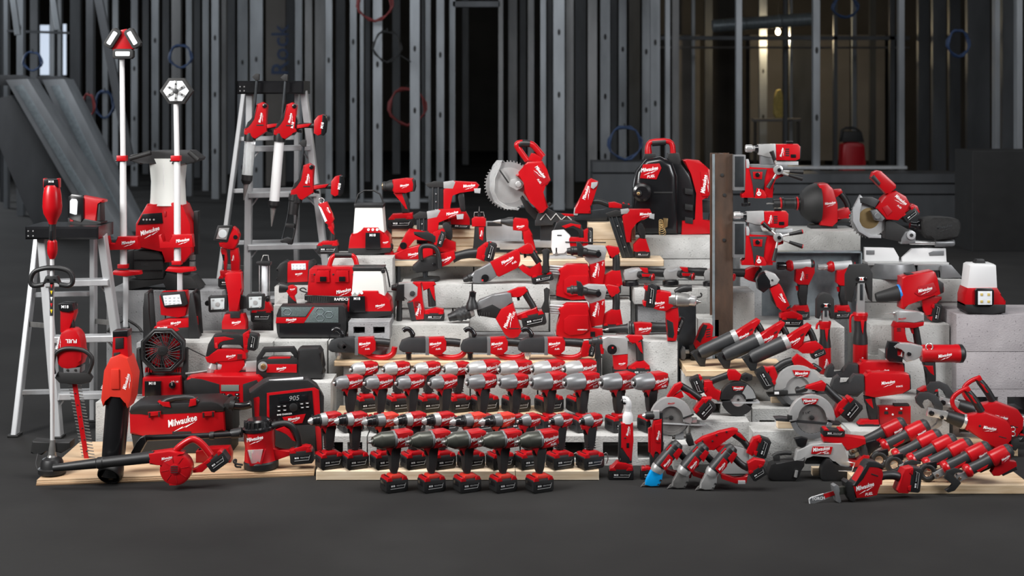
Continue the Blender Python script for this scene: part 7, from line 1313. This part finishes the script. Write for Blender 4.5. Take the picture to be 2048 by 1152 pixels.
t.t('grip', [(120, 75), (180, 30), (250, 8)], [30, 30, 30], 'rubber', 14, 1); t.p('handle_head', [(240, 0), (290, -45), (330, -20), (440, 60), (420, 70), (330, 50), (260, 40)], 70, 'red', 12, 8); t.t('front_knob', [(400, 40), (440, 60), (465, 80)], [20, 24, 22], 'rubber', 0, 1); t.p('motor', [(55, 60), (110, 50), (130, 110), (120, 180), (80, 190)], 90, 'red', 14, 8); t.batt(35, 140, 160, 90, -60, 100, 12); t.b('stand_foot', 240, 330, 330, 354, 60, 'cast', 10, 4)
o = T('wood_offcut', 'small wood offcut under the rear circular saw plate', 'wood', 125, 330, z=.1755, cr=K13, group='wood offcuts'); o.b('offcut', 90, 280, 162, 330, 60, 'pine_fresh', 30, 2)
t = T('circular_saw', 'front circular saw with red badge resting on two wood offcuts', 'circular saw', 395, 524, Y=5.27, cr=K13)
c = (392, 435)
t.p('upper_guard', arc(c, 176, 118, -8, 190), 64, 'silver', -12, 10); blade(t, c, 122, 8, -24, 'steel', 26); t.p('guard_back', arc(c, 164, 10, 0, 359, 30), 6, 'cast', 16, 1); t.p('badge', [(310, 285), (440, 288), (418, 330), (330, 328)], 6, 'red', -46, 2); t.logo(372, 306, 100, 6, -51, 'print'); t.p('lower_guard', arc(c, 165, 125, 195, 345), 40, 'cast', -14, 6); t.txt('7 1/4"', 350, 400, 60, 10, -29, 'grey')
t.p('base_plate', [(110, 445), (160, 440), (620, 482), (600, 498), (120, 462)], 100, 'grey', 20, 3); t.b('bevel_bracket', 205, 415, 240, 450, 30, 'matte', -30, 4)
t.p('handle_head', [(340, 205), (480, 160), (505, 180), (490, 235), (430, 235), (400, 215), (345, 218)], 66, 'red', 6, 8); t.t('front_knob', [(360, 215), (310, 235), (275, 240)], [20, 24, 22], 'rubber', 0, 1); t.t('grip', [(495, 200), (540, 250), (620, 320)], [30, 32, 32, 32], 'rubber', 6, 1); t.p('motor', [(560, 400), (600, 320), (640, 290), (680, 310), (640, 400), (580, 440)], 90, 'red', 10, 8); t.batt(695, 378, 165, 120, 50, 110, 8)
for x0, x1, y0, y1, lab in ((137, 270, 466, 524, 'left wood offcut under the front circular saw'), (550, 622, 484, 524, 'right wood offcut under the front circular saw')):
    o = T('wood_offcut', lab, 'wood', (x0+x1)/2, 524, z=.1505, cr=K13, group='wood offcuts'); o.b('offcut', x0, y0, x1, y1, 80, 'pine_fresh', 36, 2)
# right angle tools standing on the floor
t = T('right_angle_impact', 'right angle impact tool with white elbow neck standing on the floor', 'right angle driver', 262, 968, z=0, cr=K11)
t.batt(262, 925, 212, 96, 0, 110); t.p('foot', [(165, 880), (215, 835), (230, 818), (300, 825), (360, 850), (366, 880)], 104, 'red', 0, 8); t.p('grip', [(250, 700), (330, 720), (358, 760), (355, 830), (262, 830)], 74, 'rubber', 0, 12)
bd = t.p('body', [(262, 490), (365, 485), (368, 640), (355, 800), (340, 820), (325, 760), (300, 720), (262, 700)], 78, 'red', 0, 12); t.p('side_shell', [(245, 510), (268, 490), (270, 700), (250, 820), (240, 800)], 70, 'rubber', 0, 6); t.logo(324, 555, 80, 80, -40, 'print', bd); t.b('switch', 308, 655, 330, 695, 10, 'black', -40, 4); t.disc('button', (296, 612), 7, 8, 'matte', -40, n=10)
t.l('neck_cup', (322, 495), (322, 395), [(0, 45), (.6, 45), (.8, 38), (1, 30), (1, 0)], 'white'); t.t('elbow', [(322, 410), (324, 340), (318, 310), (295, 298), (280, 300)], [30, 30, 30, 30, 30, 34], 'white', 0, 2); t.disc('bit_collar', (290, 305), 26, 40, 'black', -10)
t = T('right_angle_drill_tool', 'slim right angle drill with black chuck standing behind the blue shears', 'right angle driver', 510, 966, z=0, cr=K11)
t.batt(505, 925, 150, 90, 0, 100); t.p('foot', [(430, 900), (480, 862), (520, 865), (560, 890)], 94, 'red', 0, 6); t.p('grip', [(510, 760), (580, 740), (590, 800), (575, 880), (510, 880)], 66, 'rubber', 0, 10)
t.p('body', [(540, 470), (610, 455), (605, 640), (600, 780), (570, 720), (545, 720), (540, 790), (515, 750), (522, 560)], 72, 'red', 0, 8); t.p('body_panel', [(550, 500), (605, 490), (598, 655), (560, 650)], 6, 'red', -39, 2); t.logo(580, 590, 80, 80, -44, 'print'); t.p('lever', [(495, 540), (522, 525), (520, 750), (498, 740)], 40, 'red', 0, 5); t.p('spine', [(555, 410), (620, 400), (625, 740), (600, 790), (608, 470), (560, 480)], 60, 'rubber', 10, 8)
t.b('gear_block', 538, 388, 590, 455, 60, 'silver', 0, 6); t.l('chuck', (545, 430), (470, 432), [(0, 34), (.2, 36), (.8, 34), (1, 28), (1, 0)], 'rubber'); t.l('chuck_tip', (472, 432), (445, 435), [(0, 24), (.5, 20), (1, 10), (1, 0)], 'chrome')
# shears
def shears(label, dx, dy, m, tail):
    gd = 0 if tail else 85
    t = T('metal_shears', label, 'shears', 1010+dx, 1068+dy, z=0.0, cr=K11, group='metal shears on the floor')
    P = lambda *q: [(a+dx, b+dy) for a, b in q]; o = lambda a, b: (a+dx, b+dy)
    t.p('head', P((945, 1000), (980, 930), (1005, 905), (1085, 945), (1078, 1000), (1050, 1055), (980, 1058), (930, 1045)), 66, m, 0, 12); t.p('blade', P((896, 1066), (920, 1035), (960, 1015), (985, 1050), (930, 1052)), 24, 'steel', -6, 3); t.disc('head_bolt', o(1065, 1005), 9, 8, 'matte', -34, n=10); t.disc('head_bolt', o(1045, 1040), 7, 8, 'matte', -34, n=10)
    t.l('collar', o(1030, 940), o(1058, 880), [(0, 52), (.3, 58), (.7, 58), (1, 52), (1, 0)], 'silver'); t.l('body', o(1050, 895), o(1195, 730), [(0, 54), (.1, 58), (.9, 60), (1, 50), (1, 0)], 'grey'); t.p('body_panel', P((1060, 870), (1130, 775), (1165, 810), (1160, 850), (1100, 915)), 10, 'red', -58, 3); t.logo(1118+dx, 850+dy, 80, 52, -66, 'print')
    t.l('tail', o(1180, 745), o(1225, 695), [(0, 58), (.6, 56), (1, 40), (1, 0)], 'rubber'); t.p('tail_panel', P((1165, 780), (1215, 725), (1250, 745), (1200, 830)), 12, 'red', -54, 4); t.p('top_stripe', P((1110, 745), (1150, 700), (1180, 715), (1130, 770)), 40, 'red', -20, 4)
    t.t('grip', P((1230, 790), (1290, 850), (1350, 880)), [34, 30, 30], 'rubber', gd*.6, 1); t.p('guard_bail', P((1110, 920), (1150, 935), (1230, 965), (1310, 955), (1345, 930), (1330, 1000), (1240, 1005), (1120, 965)), 60, 'red', gd*.5, 6)
    if tail: t.p('battery_holder', P((1340, 830), (1400, 795), (1490, 810), (1475, 850), (1350, 920)), 84, 'red', 0, 8); t.batt(*o(1430, 915), 140, 90, 32, 96); t.b('hook', 1258+dx, 975+dy, 1318+dx, 1003+dy, 20, 'alu', -40, 3)
    else: t.batt(1345+dx, 905+dy, 110, 60, 26, 80, gd)
shears('metal shears with bright blue head nearest the left', -465, -30, 'blue', False); shears('middle metal shears with grey head', -240, -14, 'steel', False); shears('metal shears with polished silver head and large battery, nearest the saws', 0, 0, 'chrome', True)
# red long handled saw behind the shears
t = T('portable_band_saw', 'red band saw with long looped handle lying behind the shears', 'band saw', 1200, 930, z=0.0, cr=K11)
t.p('frame', [(890, 660), (960, 610), (1100, 565), (1220, 535), (1260, 545), (1250, 580), (1190, 600), (1080, 680), (1060, 720), (980, 720), (930, 700)], 70, 'red', 0, 10)
for x, y in ((955, 640), (1075, 590), (1160, 562), (1040, 640)): t.disc('screw', (x, y), 8, 8, 'matte', -36, n=10)
t.p('front_knob', [(820, 590), (860, 582), (880, 640), (890, 680), (840, 690), (818, 650)], 60, 'matte', 0, 14); t.t('grip', [(1225, 580), (1290, 625), (1350, 700)], [32, 34, 34, 30], 'rubber', 0, 1); t.p('grip_panel', [(1215, 550), (1290, 585), (1330, 640), (1300, 630), (1240, 590)], 72, 'red', 0, 6)
t.p('motor', [(1040, 680), (1190, 685), (1230, 720), (1220, 760), (1100, 750)], 80, 'red', 10, 10); t.p('gear_cover', [(1180, 700), (1230, 690), (1360, 720), (1350, 925), (1100, 925), (1100, 760)], 70, 'silver', 14, 10); t.p('battery_holder', [(1340, 700), (1390, 620), (1450, 602), (1440, 680), (1380, 770), (1330, 740)], 90, 'red', 0, 8); t.batt(1470, 700, 170, 100, 72, 110)
# deep cut band saw
t = T('deep_cut_band_saw', 'large band saw with grey frame and two black wheel guards on the floor', 'band saw', 450, 915, z=0.0, cr=K13)
t.p('frame', [(280, 690), (380, 640), (470, 630), (620, 625), (640, 660), (660, 760), (690, 800), (640, 830), (560, 760), (520, 725), (400, 725), (340, 735), (330, 790), (280, 870), (240, 860)], 90, 'silver', 0, 10); bd = t.p('badge', [(395, 652), (548, 655), (532, 712), (383, 708)], 6, 'red', -48, 2); t.logo(460, 676, 130, 8, -53, 'print'); t.txt('FUEL', 500, 702, 40, 6, -53, 'print', bold=.01, shear=.3); t.b('inner_web', 350, 725, 530, 800, 40, 'matte', 20, 4)
t.p('wheel_guard', [(50, 850), (70, 790), (110, 770), (270, 768), (335, 735), (330, 800), (275, 870), (260, 915), (90, 912), (55, 890)], 110, 'rubber', -10, 14); t.p('wheel_guard', [(458, 840), (470, 790), (500, 745), (530, 745), (560, 800), (700, 810), (760, 830), (745, 915), (480, 915), (460, 900)], 110, 'rubber', -10, 14)
t.l('guide_roller', (258, 880), (268, 830), [(0, 12), (1, 12), (1, 0)], 'chrome', -70); t.t('front_handle', [(100, 745), (130, 722), (190, 712), (240, 715)], [16, 18, 18, 16], 'matte', 0, 1); t.p('handle_mount', [(100, 740), (150, 725), (150, 775), (105, 775)], 40, 'matte', 0, 4)
t.p('top_knob', [(258, 600), (320, 588), (365, 600), (340, 680), (285, 660)], 60, 'black', 0, 14); t.p('motor', [(470, 580), (500, 555), (690, 580), (800, 590), (805, 640), (740, 650), (660, 690), (630, 630), (480, 622)], 84, 'red', 0, 10); t.batt(557, 552, 170, 50, -2, 100); t.t('grip', [(760, 610), (790, 670), (800, 730)], [32, 30, 30, 30], 'grey', 0, 1); t.p('rear_bridge', [(606, 800), (640, 770), (740, 770), (790, 720), (835, 730), (830, 760), (760, 815), (620, 818)], 70, 'red', 0, 8); t.t('hex_key', [(588, 835), (690, 838), (712, 775), (650, 765)], 5, 'chrome', -62, 0)
o = T('wood_offcut', 'wood offcut under the deep band saw between its wheel guards', 'wood', 430, 885, z=0.0, cr=K13, group='wood offcuts'); o.b('offcut', 400, 825, 462, 885, 60, 'pine_fresh', 10, 2)
# front compact saw with torch blade
t = T('front_reciprocating_saw', 'compact red saw with long printed blade lying in front of everything', 'saw', 830, 1076, z=0.0, cr=K13, yaw=10, warp=lambda x, y: (x, y-max(0, 830-x)*.05))
t.p('saw_blade', [(352, 1068), (372, 1052), (560, 998), (572, 1035), (360, 1108)], 6, 'cast', -6, 0); t.p('blade_print', [(468, 1028), (562, 1002), (568, 1032), (480, 1058)], 2, 'red', -10, 0); t.txt('TORCH', 428, 1060, 105, 2, -11, 'print', bold=.03)
for k in range(22): t.p('blade_tooth', [(362+k*9, 1107-k*3.2), (371+k*9, 1104-k*3.2), (366+k*9, 1113-k*3.2)], 5, 'silver', -6, 0)
t.p('blade_edge', [(352, 1064), (372, 1049), (470, 1021), (470, 1027), (375, 1055), (358, 1070), (365, 1104), (358, 1108)], 4, 'print', -9, 0)
t.p('shoe', [(540, 960), (560, 948), (582, 960), (590, 1000), (578, 1020), (600, 1075), (588, 1090), (568, 1080), (560, 1030), (545, 1000)], 70, 'cast', -4, 6); t.p('shoe_bar', [(580, 975), (660, 965), (665, 1025), (585, 1030)], 40, 'olive', -4, 5); t.p('nose_flange', [(630, 930), (650, 912), (680, 925), (700, 990), (715, 1060), (700, 1080), (672, 1070), (650, 1030)], 90, 'rubber', 0, 10)
bd = t.p('housing', [(690, 960), (800, 780), (850, 790), (925, 830), (935, 880), (905, 960), (885, 1030), (800, 1040), (720, 1050)], 96, 'red', 0, 14); t.p('rear_shell', [(680, 950), (740, 900), (790, 790), (815, 765), (870, 770), (930, 800), (930, 835), (850, 800), (815, 800), (770, 905), (712, 965)], 100, 'rubber', 0, 10); t.logo(785, 965, 150, 14, -49, 'print', bd); t.txt('FUEL', 815, 1015, 62, 8, -49, 'print', bd, .01, .3); t.q('slot', 862, 872, 60, 8, -20, 4, 'matte', -49, 1, par=bd)
t.t('grip', [(910, 900), (980, 890), (1050, 895), (1090, 920)], [34, 34, 32, 34], 'rubber', 0, 1); t.p('trigger', [(895, 905), (940, 920), (935, 960), (900, 962)], 40, 'red', 0, 6); t.p('battery_holder', [(1045, 1000), (1090, 880), (1110, 840), (1175, 830), (1165, 1000), (1130, 1030), (1060, 1022)], 96, 'red', 0, 10); t.batt(1195, 930, 190, 90, 82, 104)
